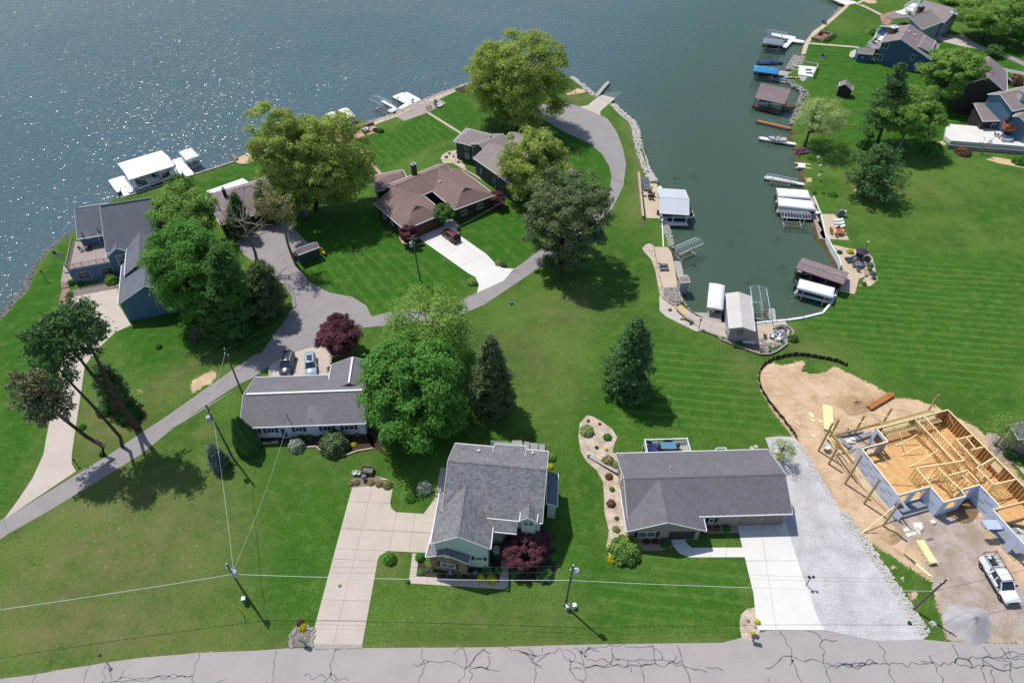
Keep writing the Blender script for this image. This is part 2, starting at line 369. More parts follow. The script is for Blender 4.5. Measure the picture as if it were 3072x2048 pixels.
me = np_mesh('lawn', np.stack([GX, GY, GZ], -1).reshape(-1, 3), Q, None, True)
for nm, a in (('dry', dry), ('soil', soil), ('lot', lot), ('lush', lush), ('str1', str1), ('str2', str2)):
    at = me.attributes.new(nm, 'FLOAT', 'POINT'); at.data.foreach_set('value', np.clip(a, 0, 1).astype(np.float32).ravel())
m, nt, b = nodes('grass'); MATS['grass'] = m
def attr(n): a = N(nt, 'Attribute'); a.attribute_name = n; return a.outputs['Fac']
geo = N(nt, 'NewGeometry'); sx = N(nt, 'SeparateXYZ'); nt.links.new(geo.outputs['Position'], sx.inputs[0])
n1, n2, n3 = noise(nt, .07, 5, .65), noise(nt, .5, 4, .65), noise(nt, 3.2, 4, .75)
g = mixc(nt, ramp(nt, n1, .35, .65), lin((.044, .112, .013)), lin((.092, .172, .027)))
g = mixc(nt, attr('lush'), g, lin((.031, .116, .007)))
g = mixc(nt, mth(nt, 'MULTIPLY', ramp(nt, n2, .45, .7), .55), g, lin((.115, .185, .038)))
g = mixc(nt, mth(nt, 'MULTIPLY', ramp(nt, noise(nt, .22, 5, .7), .5, .72), .55), g, lin((.026, .082, .010)))
g = mixc(nt, mth(nt, 'MULTIPLY', ramp(nt, n3, .46, .62), .6), g, lin((.018, .055, .006)))
g = mixc(nt, mth(nt, 'MULTIPLY', ramp(nt, noise(nt, 1.7, 4, .8), .56, .74), .5), g, lin((.15, .20, .06)))
for an, ang, per in (('str1', .12, 1.7), ('str2', -.62, 2.1)):
    mp = N(nt, 'Mapping'); mp.inputs['Rotation'].default_value = (0, 0, ang); nt.links.new(geo.outputs['Position'], mp.inputs[0])
    s2 = N(nt, 'SeparateXYZ'); nt.links.new(mp.outputs[0], s2.inputs[0])
    w = mth(nt, 'SINE', mth(nt, 'ADD', mth(nt, 'MULTIPLY', s2.outputs[1 if an == 'str1' else 0], 2 * pi / per), mth(nt, 'MULTIPLY', n1, 6)))
    g = mixc(nt, mth(nt, 'MULTIPLY', mth(nt, 'MULTIPLY', ramp(nt, w, .2, .95), mth(nt, 'MULTIPLY', attr(an), 1. if an == 'str1' else .6)), mth(nt, 'MULTIPLY', ramp(nt, noise(nt, .9, 3), .3, .55), .4)), g, lin((.125, .20, .045)))
dr = mth(nt, 'MULTIPLY', attr('dry'), ramp(nt, mth(nt, 'ADD', mth(nt, 'MULTIPLY', noise(nt, .35, 5, .7), .6), mth(nt, 'MULTIPLY', noise(nt, 2.5, 3, .7), .4)), .3, .62))
g = mixc(nt, mth(nt, 'MULTIPLY', dr, .85), g, lin((.165, .145, .062)))
g = mixc(nt, mth(nt, 'MULTIPLY', mth(nt, 'MULTIPLY', attr('dry'), ramp(nt, noise(nt, 1.3, 4, .75), .58, .72)), .6), g, lin((.33, .255, .15)))
sn = mth(nt, 'ADD', attr('soil'), mth(nt, 'MULTIPLY', mth(nt, 'SUBTRACT', mth(nt, 'ADD', noise(nt, .8, 5, .7), noise(nt, 3.5, 3)), 1.), .9))
d1 = mixc(nt, ramp(nt, noise(nt, .3, 5, .7), .35, .7), lin('cbb193'), lin('b09373'))
d1 = mixc(nt, mth(nt, 'MULTIPLY', ramp(nt, noise(nt, 1.6, 6, .8), .55, .75), .75), d1, lin('8f7455'))
rm = N(nt, 'Mapping'); rm.inputs['Rotation'].default_value = (0, 0, .5); rm.inputs['Scale'].default_value = (.35, 2.6, 1); nt.links.new(geo.outputs['Position'], rm.inputs[0])
d1 = mixc(nt, mth(nt, 'MULTIPLY', ramp(nt, noise(nt, .8, 5, .75, rm.outputs[0], 1.2), .54, .68), .55), d1, lin('86694a'))
d1 = mixc(nt, mth(nt, 'MULTIPLY', ramp(nt, noise(nt, 4.5, 3, .8), .6, .75), .5), d1, lin('e3cfb2'))
d2 = mixc(nt, ramp(nt, noise(nt, .4, 4, .7), .35, .65), lin('b9aca4'), lin('a08f7c'))
d2 = mixc(nt, ramp(nt, noise(nt, 7, 3, .8), .4, .75), d2, lin('7b6f69'))
g = mixc(nt, ramp(nt, sn, .42, .6), g, mixc(nt, ramp(nt, mth(nt, 'ADD', attr('lot'), mth(nt, 'MULTIPLY', mth(nt, 'SUBTRACT', noise(nt, .5, 4), .5), 1.2)), .35, .7), d1, d2))
mud = mixc(nt, ramp(nt, noise(nt, .6, 4), .35, .7), lin((.105, .08, .045)), lin((.055, .05, .026)))
g = mixc(nt, ramp(nt, sx.outputs[2], -.12, -.35), g, mud)
g = mixc(nt, ramp(nt, mth(nt, 'ADD', sx.outputs[2], mth(nt, 'MULTIPLY', mth(nt, 'SUBTRACT', noise(nt, .15, 4), .5), .7)), -1.2, -3.2), g, lin((.016, .040, .032)))  # bed turns teal with depth: light scattered in water, put into colour
nt.links.new(g, b.inputs['Base Color']); b.inputs['Roughness'].default_value = .9; b.inputs['Specular IOR Level'].default_value = .12
bp = N(nt, 'Bump'); bp.inputs['Distance'].default_value = .12; bp.inputs['Strength'].default_value = .55
nt.links.new(mth(nt, 'ADD', noise(nt, 5, 4, .8), mth(nt, 'MULTIPLY', noise(nt, 1.1, 5, .75), mth(nt, 'MULTIPLY', attr('soil'), 3.))), bp.inputs['Height']); nt.links.new(bp.outputs[0], b.inputs['Normal'])
me.materials.append(m); put('lawn', me)['kind'] = 'structure'
struct('far_meadow', MB().prism([(195, -300), (2500, -300), (2500, 2500), (195, 700)], -.5, -.04), mat('meadow', '3c5a22', '2a431a', .02, .5))
struct('near_meadow', MB().prism([(-800, -400), (196, -400), (196, 4.2), (-130, 4.2), (-800, 60)], -.5, -.04), mat('meadow', '3c5a22'))
# water
m, nt, b = nodes('lake_water')
geo = N(nt, 'NewGeometry'); mp = N(nt, 'Mapping'); mp.inputs['Scale'].default_value = (1, 1.7, 1); mp.inputs['Rotation'].default_value = (0, 0, -.5)
nt.links.new(geo.outputs['Position'], mp.inputs[0])
h1 = noise(nt, .88, 1, .5, mp.outputs[0], .5); h2 = noise(nt, 3.2, 1, .5, mp.outputs[0], .3)
calm = ramp(nt, noise(nt, .02, 3), .3, .7)
ht = mth(nt, 'MULTIPLY', mth(nt, 'ADD', mth(nt, 'MULTIPLY', h1, .75), mth(nt, 'MULTIPLY', h2, .07)), mth(nt, 'ADD', mth(nt, 'MULTIPLY', calm, .35), .8))
sp = N(nt, 'SeparateXYZ'); nt.links.new(geo.outputs['Position'], sp.inputs[0])
lake = ramp(nt, mth(nt, 'ADD', sp.outputs[0], mth(nt, 'MULTIPLY', sp.outputs[1], -.35)), -5, -70)   # the open lake is rougher than the sheltered inlet
bp = N(nt, 'Bump'); bp.inputs['Strength'].default_value = 1.; nt.links.new(mth(nt, 'ADD', mth(nt, 'MULTIPLY', lake, .2), .1), bp.inputs['Distance'])
nt.links.new(ht, bp.inputs['Height'])
df = N(nt, 'BsdfDiffuse'); nt.links.new(mixc(nt, lake, lin((.092, .160, .112)), mixc(nt, ramp(nt, noise(nt, .012, 3), .35, .65), lin((.118, .208, .242)), lin((.104, .188, .214)))), df.inputs[0]); nt.links.new(bp.outputs[0], df.inputs[1])
tr = N(nt, 'BsdfTransparent'); tr.inputs[0].default_value = (.85, .93, .87, 1)
body = N(nt, 'MixShader'); body.inputs[0].default_value = .58; nt.links.new(tr.outputs[0], body.inputs[1]); nt.links.new(df.outputs[0], body.inputs[2])
gl = N(nt, 'BsdfGlossy'); gl.inputs['Roughness'].default_value = .13; nt.links.new(bp.outputs[0], gl.inputs['Normal'])
fr = N(nt, 'Fresnel'); fr.inputs[0].default_value = 1.33; nt.links.new(bp.outputs[0], fr.inputs['Normal'])
mx = N(nt, 'MixShader'); nt.links.new(fr.outputs[0], mx.inputs[0]); nt.links.new(body.outputs[0], mx.inputs[1]); nt.links.new(gl.outputs[0], mx.inputs[2])
nt.links.new(mx.outputs[0], nt.nodes['Material Output'].inputs[0])
struct('water', MB().add([(-2500, -600, ZW), (2500, -600, ZW), (2500, 2900, ZW), (-2500, 2900, ZW)], [(0, 1, 2, 3)]), m)
struct('lake_bed', MB().add([(-2500, -600, -5.3), (2500, -600, -5.3), (2500, 2900, -5.3), (-2500, 2900, -5.3)], [(0, 1, 2, 3)]), mat('bed_depth_tint', (.012, .032, .026), (.010, .027, .022), .05, .5))  # dark teal floor: the look of deep water painted into its colour
# roads
M_ASPH = mat('asphalt_main', 'a59e9b', '938d8b', .25, 9, .85, .01, .25, var=.25)
M_ASPL = mat('asphalt_lane', '979190', '827d7c', .35, 7, .85, .012, .25, var=.35)
M_TAR = mat('tar_seal', '716d72', '5b5860', 1, 8, .6, 0, .4)
M_CONC = mat('concrete_tan', 'c0b4a8', 'a99e92', .3, 5, .8, .004, .3, var=.3)
M_CONW = mat('concrete_white', 'd9d7d2', 'c4c1bb', .25, 5, .75, .003, .3, var=.35)
M_CONG = mat('concrete_grey', 'b5aba2', 'a0968e', .4, 6, .8, .004)
sheet('main_road', 'P -700 2060 | m 0 1530 320 1490 560 1445 830 1405 980 1378 1300 1335 1830 1290 2352 1270 | n 500 1248 1190 1246 2352 1238 | o 1200 1212 2352 1197 | p 0 1085 520 1082 1000 1178 1420 1165 1650 1190 2352 1212 | P 3800 1920 3900 2230 1536 2250 -500 2400', .03, M_ASPH)
sheet('side_lane', 'P -300 1700 | m 0 80 60 40 140 0 | e 1020 1560 1270 1390 1560 1200 2140 790 2352 650 | i 720 335 830 170 960 0 | f 800 1530 850 1440 845 1340 770 1240 560 1080 400 960 330 830 400 760 540 712 700 652 780 642 880 740 1000 860 870 1000 880 1060 1000 1210 1190 1310 1400 1350 1530 1430 1575 1530 | F 935 707 1020 699 | g 340 1560 540 1468 890 1245 980 1190 1100 1090 1250 1000 1500 850 1690 690 1770 540 1790 400 1770 300 1700 190 1600 100 1380 0 | c 1200 1060 1000 940 880 880 900 820 1200 785 1350 830 1535 905 1600 940 1680 1050 1740 1200 1772 1350 1772 1480 | g 1925 260 1900 480 1800 690 1600 890 1400 1050 1190 1185 1000 1320 640 1562 | F 1117 698 1060 722 1000 738 840 752 770 765 | i 1290 250 1000 330 880 395 790 452 640 560 510 620 200 820 0 945 | e 2240 930 1590 1330 1300 1568 | m 430 0 90 190 0 250 | P -300 1840', .03, M_ASPL)
# concrete
sheet('lakeside_driveway', 'F 8 1194 40 1150 75 1098 100 1043 | e 400 1568 430 1400 500 1040 550 760 610 520 640 330 660 128 1080 45 1090 195 1205 385 1060 450 900 600 830 690 780 760 745 1000 715 1200 660 1568 | F 165 1043 165 1065 175 1082', .036, M_CONC)
slabs('middle_driveway', 'j 172 498 380 478 545 508 522 640 535 690 580 722 830 738 960 590 940 760 880 1100 500 1078 430 1120 410 1150 | n 1325 450 1185 1214 700 1210 740 1080 940 335 1030 0', ['j 355 500 90 1568', 'j 140 625 530 642', 'j 75 866 520 890', 'n 910 428 1320 448', 'n 860 600 1290 608', 'n 800 800 1250 815', 'n 760 990 1220 995', 'j 583 724 512 1075', 'j 752 750 692 1095', 'j 555 900 905 915', 'j 20 1055 480 1078'], .05, M_CONC)
sheet('driveway_apron', 'n 700 1208 1186 1212 1187 1245 688 1254', .04, mat('asphalt_old', 'a39c98', '8d8682', .5, 8))
slabs('front_walk', 'j 727 1100 692 1375 1606 1432 1616 1165 1545 1160 1524 1362 762 1310 788 1105', ['j 690 1225 790 1225', 'j 870 1300 865 1400', 'j 990 1310 985 1410', 'j 1105 1320 1100 1420', 'j 1230 1325 1225 1425', 'j 1345 1330 1340 1430', 'j 1470 1335 1465 1440', 'j 1520 1300 1630 1305', 'j 700 1310 790 1310'], .05, M_CONC)
slabs('white_driveway', 'k 1506 975 1895 958 | p 182 165 330 620 372 720 430 900 470 1000 526 1081 | P 2271 1889 | k 1650 1568 1545 1130', ['k 1590 1303 2010 1300', 'p -60 445 290 445', 'k 1535 1100 1930 1095', 'k 1700 960 1790 1568'], .05, M_CONW)
slabs('curved_walk', 'k 975 1095 1090 1092 1096 1130 1112 1165 1150 1196 1565 1194 1585 1272 1130 1274 1050 1242 1000 1182', ['k 1300 1180 1300 1290', 'k 1430 1180 1430 1290', 'k 1160 1190 1130 1290', 'k 980 1170 1120 1150'], .05, M_CONW)
slabs('ranch_driveway', 'g 30 910 150 790 230 850 370 740 372 870 390 935 640 1110 730 1205 800 1240 892 1245 | F 1157 645 | g 555 1466 572 1390 540 1320 480 1290 20 965', ['g 180 1190 430 1010', 'g 390 1225 610 1125', 'g 60 1030 300 880', 'g 250 905 700 1200'], .05, M_CONW)
sheet('parking_pad', 'i 790 452 880 395 1000 330 1290 250 1420 290 1440 345 1365 385 1340 530 900 545 780 545', .038, M_CONC)
sheet('boat_ramp', 'c 1345 830 1420 815 1505 745 1640 780 1535 870 1533 907', .036, M_CONC)
struct('ramp_below_water', MB().slab([G('c', 1505, 742, -.02), G('c', 1642, 778, -.02), G('c', 1735, 690, -2.6), G('c', 1610, 665, -2.6)], .15), M_CONC)
sheet('gravel_drive', 'k 1745 305 1860 292 1980 300 2100 450 2298 800 | p 680 10 900 320 1080 560 1210 740 1330 930 1440 1080 1475 1130 1420 1166 1000 1180 526 1082 440 980 350 700 | p 160 170 | k 1860 940 1850 590', .034, mat('gravel_pale', 'c6c3c4', '9b9798', .35, 5, .9, .03, .2, var=.22))
# stepping joints and tar seals on the asphalt
def crack(mb, s, w=.11, z=.036, jit=.16):
    pts = GL(s); out = [pts[0]]
    for a, b2 in zip(pts, pts[1:]):
        L = (b2 - a).length; n = max(1, int(L / .5)); d = (b2 - a).normalized(); nn = Vector((-d.y, d.x, 0))
        out += [a + (b2 - a) * (i / n) + nn * random.gauss(0, jit if i < n else .03) for i in range(1, n + 1)]
    out = smooth_path(out, 2); vs = []
    for i, p in enumerate(out):
        d = (out[min(i + 1, len(out) - 1)] - out[max(i - 1, 0)]).normalized(); nn = Vector((-d.y, d.x, 0)) * (w / 2 * random.uniform(.6, 1.35))
        vs += [(p.x + nn.x, p.y + nn.y, z), (p.x - nn.x, p.y - nn.y, z)]
    mb.add(vs, [(2 * i, 2 * i + 1, 2 * i + 3, 2 * i + 2) for i in range(len(out) - 1)])
mb = MB()
for s in ('m 330 1492 300 1568', 'm 830 1408 770 1568', 'm 980 1380 940 1568', 'm 980 1420 1030 1540', 'm 1830 1294 1770 1500 1800 1568', 'm 1770 1500 1240 1540 940 1560', 'm 1770 1490 1240 1530 1000 1565', 'm 2080 1530 1990 1568', 'm 1140 1450 1100 1530', 'n 395 1268 370 1440 350 1568', 'n 930 1218 915 1350 890 1500 820 1590', 'n 890 1480 1060 1540', 'n 900 1470 960 1590', 'n 650 1505 850 1525', 'n 690 1258 930 1255 1185 1248', 'n 930 1275 1010 1250',
 'n 1740 1252 1735 1340 1760 1390 1700 1568', 'n 1645 1388 1740 1388', 'n 1730 1400 1765 1350 1800 1380', 'n 1760 1390 1930 1375 2140 1420 2352 1440', 'n 2025 1300 2060 1260 2110 1252 2140 1410 2080 1600', 'n 2310 1252 2170 1410', 'n 2160 1450 2200 1490 2170 1540', 'o 160 1258 10 1420 -20 1440', 'o 160 1260 200 1300 225 1285', 'o 190 1320 210 1400 180 1440', 'o 20 1440 180 1440 300 1455', 'o 330 1245 540 1290 600 1380 640 1400 620 1568', 'o 760 1290 700 1330 640 1380', 'o 540 1300 700 1310 800 1290', 'o 590 1320 640 1400 700 1440', 'o 650 1400 690 1410',
 'o 1070 1240 1075 1420 1100 1500 1060 1568', 'o 940 1330 950 1450 1000 1530 1070 1550', 'o 860 1250 900 1340 1070 1400', 'o 950 1445 1060 1445', 'o 1090 1420 1300 1415 1600 1410 1970 1402', 'o 1110 1355 1350 1360 1550 1360 1970 1360', 'o 1090 1430 1300 1390 1480 1420', 'o 1480 1365 1480 1410', 'o 1335 1232 1320 1400', 'o 1340 1290 1400 1350', 'o 1700 1217 1790 1290 1800 1360', 'o 1700 1217 1740 1400', 'o 1930 1217 1980 1350 2010 1440 2050 1568', 'o 1930 1320 1850 1390', 'o 1980 1400 2100 1445 2210 1475', 'o 2200 1420 2352 1450', 'o 1600 1400 1630 1568', 'o 1510 1420 1510 1470', 'o 1570 1360 1600 1410 1700 1400', 'o 700 1240 690 1290', 'o 850 1242 800 1300', 'o 900 1260 1000 1330 960 1380', 'o 980 1240 1100 1340', 'o 1130 1240 1090 1330', 'o 1020 1270 1220 1278', 'o 480 1260 640 1330', 'o 560 1250 620 1300 600 1350', 'o 1110 1240 1400 1225 1560 1240 1700 1235',
 'p 100 1088 210 1240 230 1380 320 1568', 'p 350 1088 480 1150 510 1350 575 1568', 'p 490 1185 630 1172', 'p -20 1430 180 1325 340 1370 500 1380 600 1410', 'p 200 1410 240 1350 210 1370', 'p 550 1425 900 1390 1400 1390 1800 1405 2230 1445', 'p 640 1382 1000 1386', 'p 600 1400 700 1390 830 1410 940 1350 980 1380', 'p 700 1390 760 1410 900 1400', 'p 1000 1182 1090 1380 1170 1568', 'p 1480 1310 1550 1420 1600 1568', 'p 1400 1365 1520 1375', 'p 1690 1213 1750 1330 1710 1390', 'p 1750 1335 2030 1330 2352 1345', 'p 1980 1232 2040 1310 1970 1360 2000 1568', 'p 2130 1237 2230 1380 2250 1568', 'p 2200 1240 2250 1340 2352 1330', 'p 2060 1440 2075 1568', 'p 1830 1350 1860 1440', 'p 2030 1330 2240 1400', 'p 1960 1350 2100 1440 2230 1400', 'p 2120 1330 2180 1300 2352 1300', 'p 0 1520 20 1600', 'p 2230 1415 2352 1412', 'p 1720 1380 1740 1340 1830 1340 1870 1400'):
    crack(mb, s, .12)
for s in ('i 760 320 860 330 940 310 990 345', 'i 700 345 690 390 480 500', 'i 1000 215 1160 160 1195 200 1190 250 1030 320', 'i 960 0 880 110 950 180', 'i 1020 20 990 110 1100 130 1260 110', 'i 950 190 1080 120 1220 90', 'g 340 1560 540 1480 720 1380', 'g 540 1480 640 1560', 'g 430 1525 610 1430 700 1400', 'g 890 1250 980 1330', 'g 880 1280 1000 1210 1180 1160', 'g 860 1290 960 1270 1100 1190', 'c 1500 1190 1560 1250 1640 1350 1650 1500', 'c 1540 1155 1620 1130 1725 1120', 'c 1480 1160 1620 1245 1710 1245', 'c 1190 930 1300 890 1420 880', 'c 1630 1335 1770 1340', 'c 1650 1360 1690 1420', 'c 1640 1500 1765 1520', 'f 560 1030 700 1160 860 1280 880 1450', 'f 770 1000 840 1120 1000 1220', 'f 720 1180 960 1300', 'f 700 1020 760 950 860 900', 'f 620 1090 760 1180 780 1210', 'f 840 1300 890 1420 860 1540', 'f 760 1250 880 1180', 'f 330 890 470 850', 'e 2352 740 2210 800 2150 790', 'e 2110 860 1960 1000 1870 1030', 'e 1830 1060 1720 1110 1580 1240 1500 1280', 'e 1830 1080 1760 1120', 'e 1310 1390 1360 1440', 'm 40 72 75 190', 'e 1640 1290 1540 1330', 'g 1790 400 1910 450', 'g 1780 580 1860 600', 'c 1320 940 1350 920', 'f 900 1540 870 1330 830 1290'):
    crack(mb, s, .09)
struct('road_tar_seals', mb, M_TAR)
# ================================================================ TREES AND SHRUBS
def pxm(k, x, y):
    """metres per view pixel for things standing at this ground point"""
    o = KR[k]; return H / ((o[1] + y / o[2] - YH) * CT) / o[2]
def unit(n):
    v = RN.normal(size=(n, 3)); return v / np.linalg.norm(v, axis=1)[:, None]
def leafquads(C, Nn, s, asp=1.5):
    """leaf-spray faces centred at C facing roughly Nn"""
    n = len(C); Nn = Nn + 1e-9; Nn = Nn / np.linalg.norm(Nn, axis=1)[:, None]
    r = unit(n); a = np.cross(Nn, r); a /= np.linalg.norm(a, axis=1)[:, None] + 1e-9; b = np.cross(Nn, a)
    s = (s * RN.uniform(.6, 1.35, n))[:, None] / 2; k = RN.uniform(.5, 1, (n, 1))
    V = np.stack([C - a * s * asp, C + b * s * (k + .35) - Nn * s * .2, C + a * s * asp - b * s * k * .5], 1).reshape(-1, 3)
    return V, np.arange(3 * n).reshape(-1, 3)
LEAF = dict(
    yellow=leafmat('leaf_yellow_green', (0.287, 0.375, 0.076), (0.479, 0.543, 0.115), (0.208, 0.304, 0.070), .35),
    lime=leafmat('leaf_lime', (0.183, 0.319, 0.070), (0.319, 0.479, 0.089), (0.144, 0.272, 0.064), .35),
    green=leafmat('leaf_fresh_green', (0.075, 0.230, 0.041), (0.148, 0.362, 0.055), (0.099, 0.246, 0.044), .32),
    mid=leafmat('leaf_mid_green', (0.065, 0.165, 0.044), (0.123, 0.255, 0.060), (0.083, 0.182, 0.048), .3),
    dark=leafmat('leaf_dark_green', (0.048, 0.132, 0.034), (0.101, 0.215, 0.053), (0.067, 0.149, 0.039), .2),
    pine=leafmat('needle_blue_green', (0.060, 0.139, 0.047), (0.118, 0.225, 0.076), (0.077, 0.153, 0.052), .12),
    olive=leafmat('needle_olive', (0.115, 0.158, 0.067), (0.192, 0.240, 0.096), (0.087, 0.135, 0.057), .15),
    brown=leafmat('needle_brown', (0.180, 0.169, 0.096), (0.301, 0.265, 0.157), (0.121, 0.132, 0.071), .12),
    pale=leafmat('leaf_pale_grey_green', (0.330, 0.426, 0.145), (0.504, 0.600, 0.232), (0.253, 0.349, 0.116), .3),
    purple=leafmat('leaf_purple', (0.116, 0.039, 0.054), (0.222, 0.077, 0.106), (0.088, 0.027, 0.039), .2),
    gold=leafmat('leaf_gold', (0.651, 0.527, 0.019), (0.800, 0.744, 0.031), (0.465, 0.465, 0.019), .25),
    blue=leafmat('leaf_blue_grey', (0.139, 0.209, 0.163), (0.248, 0.310, 0.232), (0.109, 0.171, 0.139), .15),
    white=leafmat('leaf_with_white_flowers', (0.109, 0.186, 0.078), (0.800, 0.800, 0.800), (0.248, 0.310, 0.186), .2),
    tan=leafmat('grass_tan', (0.465, 0.372, 0.202), (0.310, 0.295, 0.124), (0.248, 0.264, 0.093), .2),
    redbud=leafmat('leaf_rusty', (0.217, 0.109, 0.070), (0.310, 0.171, 0.109), (0.155, 0.093, 0.062), .2))
BARK = mat('bark', '5a4c42', '3b312a', 1.5, 9, .9, .03); BARKP = mat('bark_pale', '8d8478', '6b6257', 1.5, 9, .9, .03)
def limbs(mb, base, top, targets, r0, rtop=.04, zmin=.3):
    """tapered trunk from base to top and limbs that leave it for the targets"""
    base = Vector(base); top = Vector(top); n = 6
    ph = random.random() * 6; wob = (top - base).length * .012
    path = [base + (top - base) * (i / n) + Vector((sin(ph + i * 1.7) * wob, cos(ph + i * 1.3) * wob, 0)) * (0 < i < n) for i in range(n + 1)]
    mb.tube([base - Vector((0, 0, .2))] + path, [r0 * 1.45] + [r0 * (1.2 if i == 0 else 1) * (1 - i / n) + rtop for i in range(n + 1)], 7)
    for t in targets:
        t = Vector(t); f = (t.z - base.z) / max(.1, top.z - base.z); hd = math.hypot(t.x - base.x, t.y - base.y)
        s = min(.9, max(zmin, f - .25 - .01 * hd)); a = base + (top - base) * s
        mid = a + (t - a) * .5 + Vector((0, 0, (t - a).length * .07)); r = max(.03, r0 * (1 - s) * .55)
        mb.tube([a, mid, t], [r, r * .6, r * .16], 5, False)
def crown_obj(parent, V, Q, m):
    w = world_of(parent); return put('crown', np_mesh('crown', V - np.array(w), Q, m), parent)
def broad(name, label, cat, base, Ht, R, zb, m, ncl=70, npc=150, leaf=.42, top=None, lobes=.28, cl=.26, bark=BARK, group='trees in the gardens', squash=1., tr=None, inner=.45, off=(0, 0)):
    """broadleaf tree: clumps of leaf sprays carried by limbs"""
    base = Vector(base); top = Vector(top) if top else Vector((base.x, base.y, Ht)); root = thing(name, label, cat, base, group=group); ncl = int(ncl * 1.7); cl *= .76; npc = int(npc * 1.0); leaf *= .8
    c = np.array([(base.x + top.x) / 2 + off[0], (base.y + top.y) / 2 + off[1], (zb + Ht) / 2]); c[:2] += np.array([top.x - base.x, top.y - base.y]) * .2; hz = (Ht - zb) / 2
    d = unit(ncl); ld = unit(7); lob = 1 - lobes + lobes * 1.35 * np.max(np.clip(d @ ld.T, 0, 1) ** 3, 1)
    rr = RN.uniform(inner ** 3, 1, ncl) ** (1 / 3) * lob
    taper = np.where(d[:, 2] > 0, 1, np.minimum(1.35, (1 - np.abs(d[:, 2]) ** 2.7) ** .37 / np.sqrt(1 - d[:, 2] ** 2 + 1e-6))) * (1 - .1 * np.clip(-d[:, 2], 0, 1))
    C = c + d * rr[:, None] * np.array([R * (1 - cl * .6), R * (1 - cl * .6) * squash, hz * (1 - cl * .5)]) * taper[:, None]
    rc = R * cl * RN.uniform(.7, 1.3, ncl)
    ci = np.repeat(np.arange(ncl), npc); dd = unit(len(ci)); dd[:, 2] = np.where(dd[:, 2] < -.35, -dd[:, 2] * .5, dd[:, 2])
    Pn = C[ci] + dd * (rc[ci] * RN.uniform(.45, 1.08, len(ci)))[:, None] * np.array([1, 1, .72])
    out = (Pn - c) / np.array([R, R, hz]); out /= np.linalg.norm(out, axis=1)[:, None] + 1e-9
    V, Q = leafquads(Pn, dd * .8 + out * .5 + unit(len(ci)) * .75 + np.array([0, 0, .45]), leaf)
    mb = MB(); pick = RN.choice(ncl, min(ncl, 34), replace=False)
    limbs(mb, base, top * .93 + base * .07, C[pick], tr or max(.14, Ht * .021)); part(root, 'trunk', mb, bark, True)
    crown_obj(root, V, Q, m); return root
def conifer(name, label, base, Ht, R, zb, m, top=None, whorl=.8, nb=6, npt=9, leaf=.5, power=.8, droop=.12, irr=.3, cat='tree', bark=BARK, group='evergreen trees', tr=None, trunk_pts=None, flatup=.7, tuft=.17):
    """evergreen: whorls of branches carrying needle sprays"""
    base = Vector(base); top = Vector(top) if top else Vector((base.x, base.y, Ht)); root = thing(name, label, cat, base, group=group)
    Cs, Ns = [], []; mb = MB(); z = zb; ax = top - base
    if trunk_pts: mb.tube(trunk_pts, [((tr or .3) * (1 - .8 * i / (len(trunk_pts) - 1))) for i in range(len(trunk_pts))], 7)
    else: mb.tube([base - Vector((0, 0, .2)), base + ax * .15, base + ax * .5, top], [(tr or Ht * .02) * q for q in (1.3, 1, .65, .1)], 7)
    def axis(zz):
        if trunk_pts:
            for a, b2 in zip(trunk_pts, trunk_pts[1:]):
                if a[2] <= zz <= b2[2]: t = (zz - a[2]) / (b2[2] - a[2] + 1e-6); return Vector(a) + (Vector(b2) - Vector(a)) * t
            return Vector(trunk_pts[-1]) + Vector((0, 0, zz - trunk_pts[-1][2]))
        return base + ax * ((zz - base.z) / (Ht - base.z))
    while z < Ht - .15:
        t = (z - zb) / (Ht - zb); L0 = R * ((1 - t) ** power) * (1 - .35 * max(0, .2 - t) / .2) + .12
        a0 = random.random() * 7
        for k in range(nb):
            L = L0 * random.uniform(1 - irr, 1 + irr * .6); an = a0 + k * 2 * pi / nb + random.gauss(0, .25); p = axis(z + random.uniform(-.3, .3) * whorl)
            el = (.55 * t - droop) + random.gauss(0, .1); dv = Vector((cos(an), sin(an), el)); lat = Vector((-sin(an), cos(an), 0))
            if L > 1.2: mb.tube([p, p + dv * L * .55, p + dv * L * .93 + Vector((0, 0, L * .06))], [.02 + L * .012, .015 + L * .007, .012], 4, False)
            n = max(3, int(npt * L / R * 1.6) + 2)
            for q in range(n):
                s = random.uniform(.25, 1) ** .8; w = L * tuft * (1.25 - s * .55)
                Cs.append(p + dv * (s * L) + lat * random.gauss(0, w) + Vector((0, 0, random.gauss(.05, .10 * L * .5) + .06 * L * s * s)))
                Ns.append((dv.x * .35, dv.y * .35, flatup))
        z += whorl * random.uniform(.75, 1.2) * (1 - .45 * t)
    Cs = np.array([tuple(c) for c in Cs]); Ns = np.array(Ns)
    leaf *= .62; C4 = np.repeat(Cs, 9, 0) + RN.normal(size=(len(Cs) * 9, 3)) * leaf * .75; N4 = np.repeat(Ns, 9, 0) + unit(len(C4)) * .75
    V, Q = leafquads(C4, N4, leaf, 1.6)
    part(root, 'trunk', mb, bark, True); crown_obj(root, V, Q, m); return root
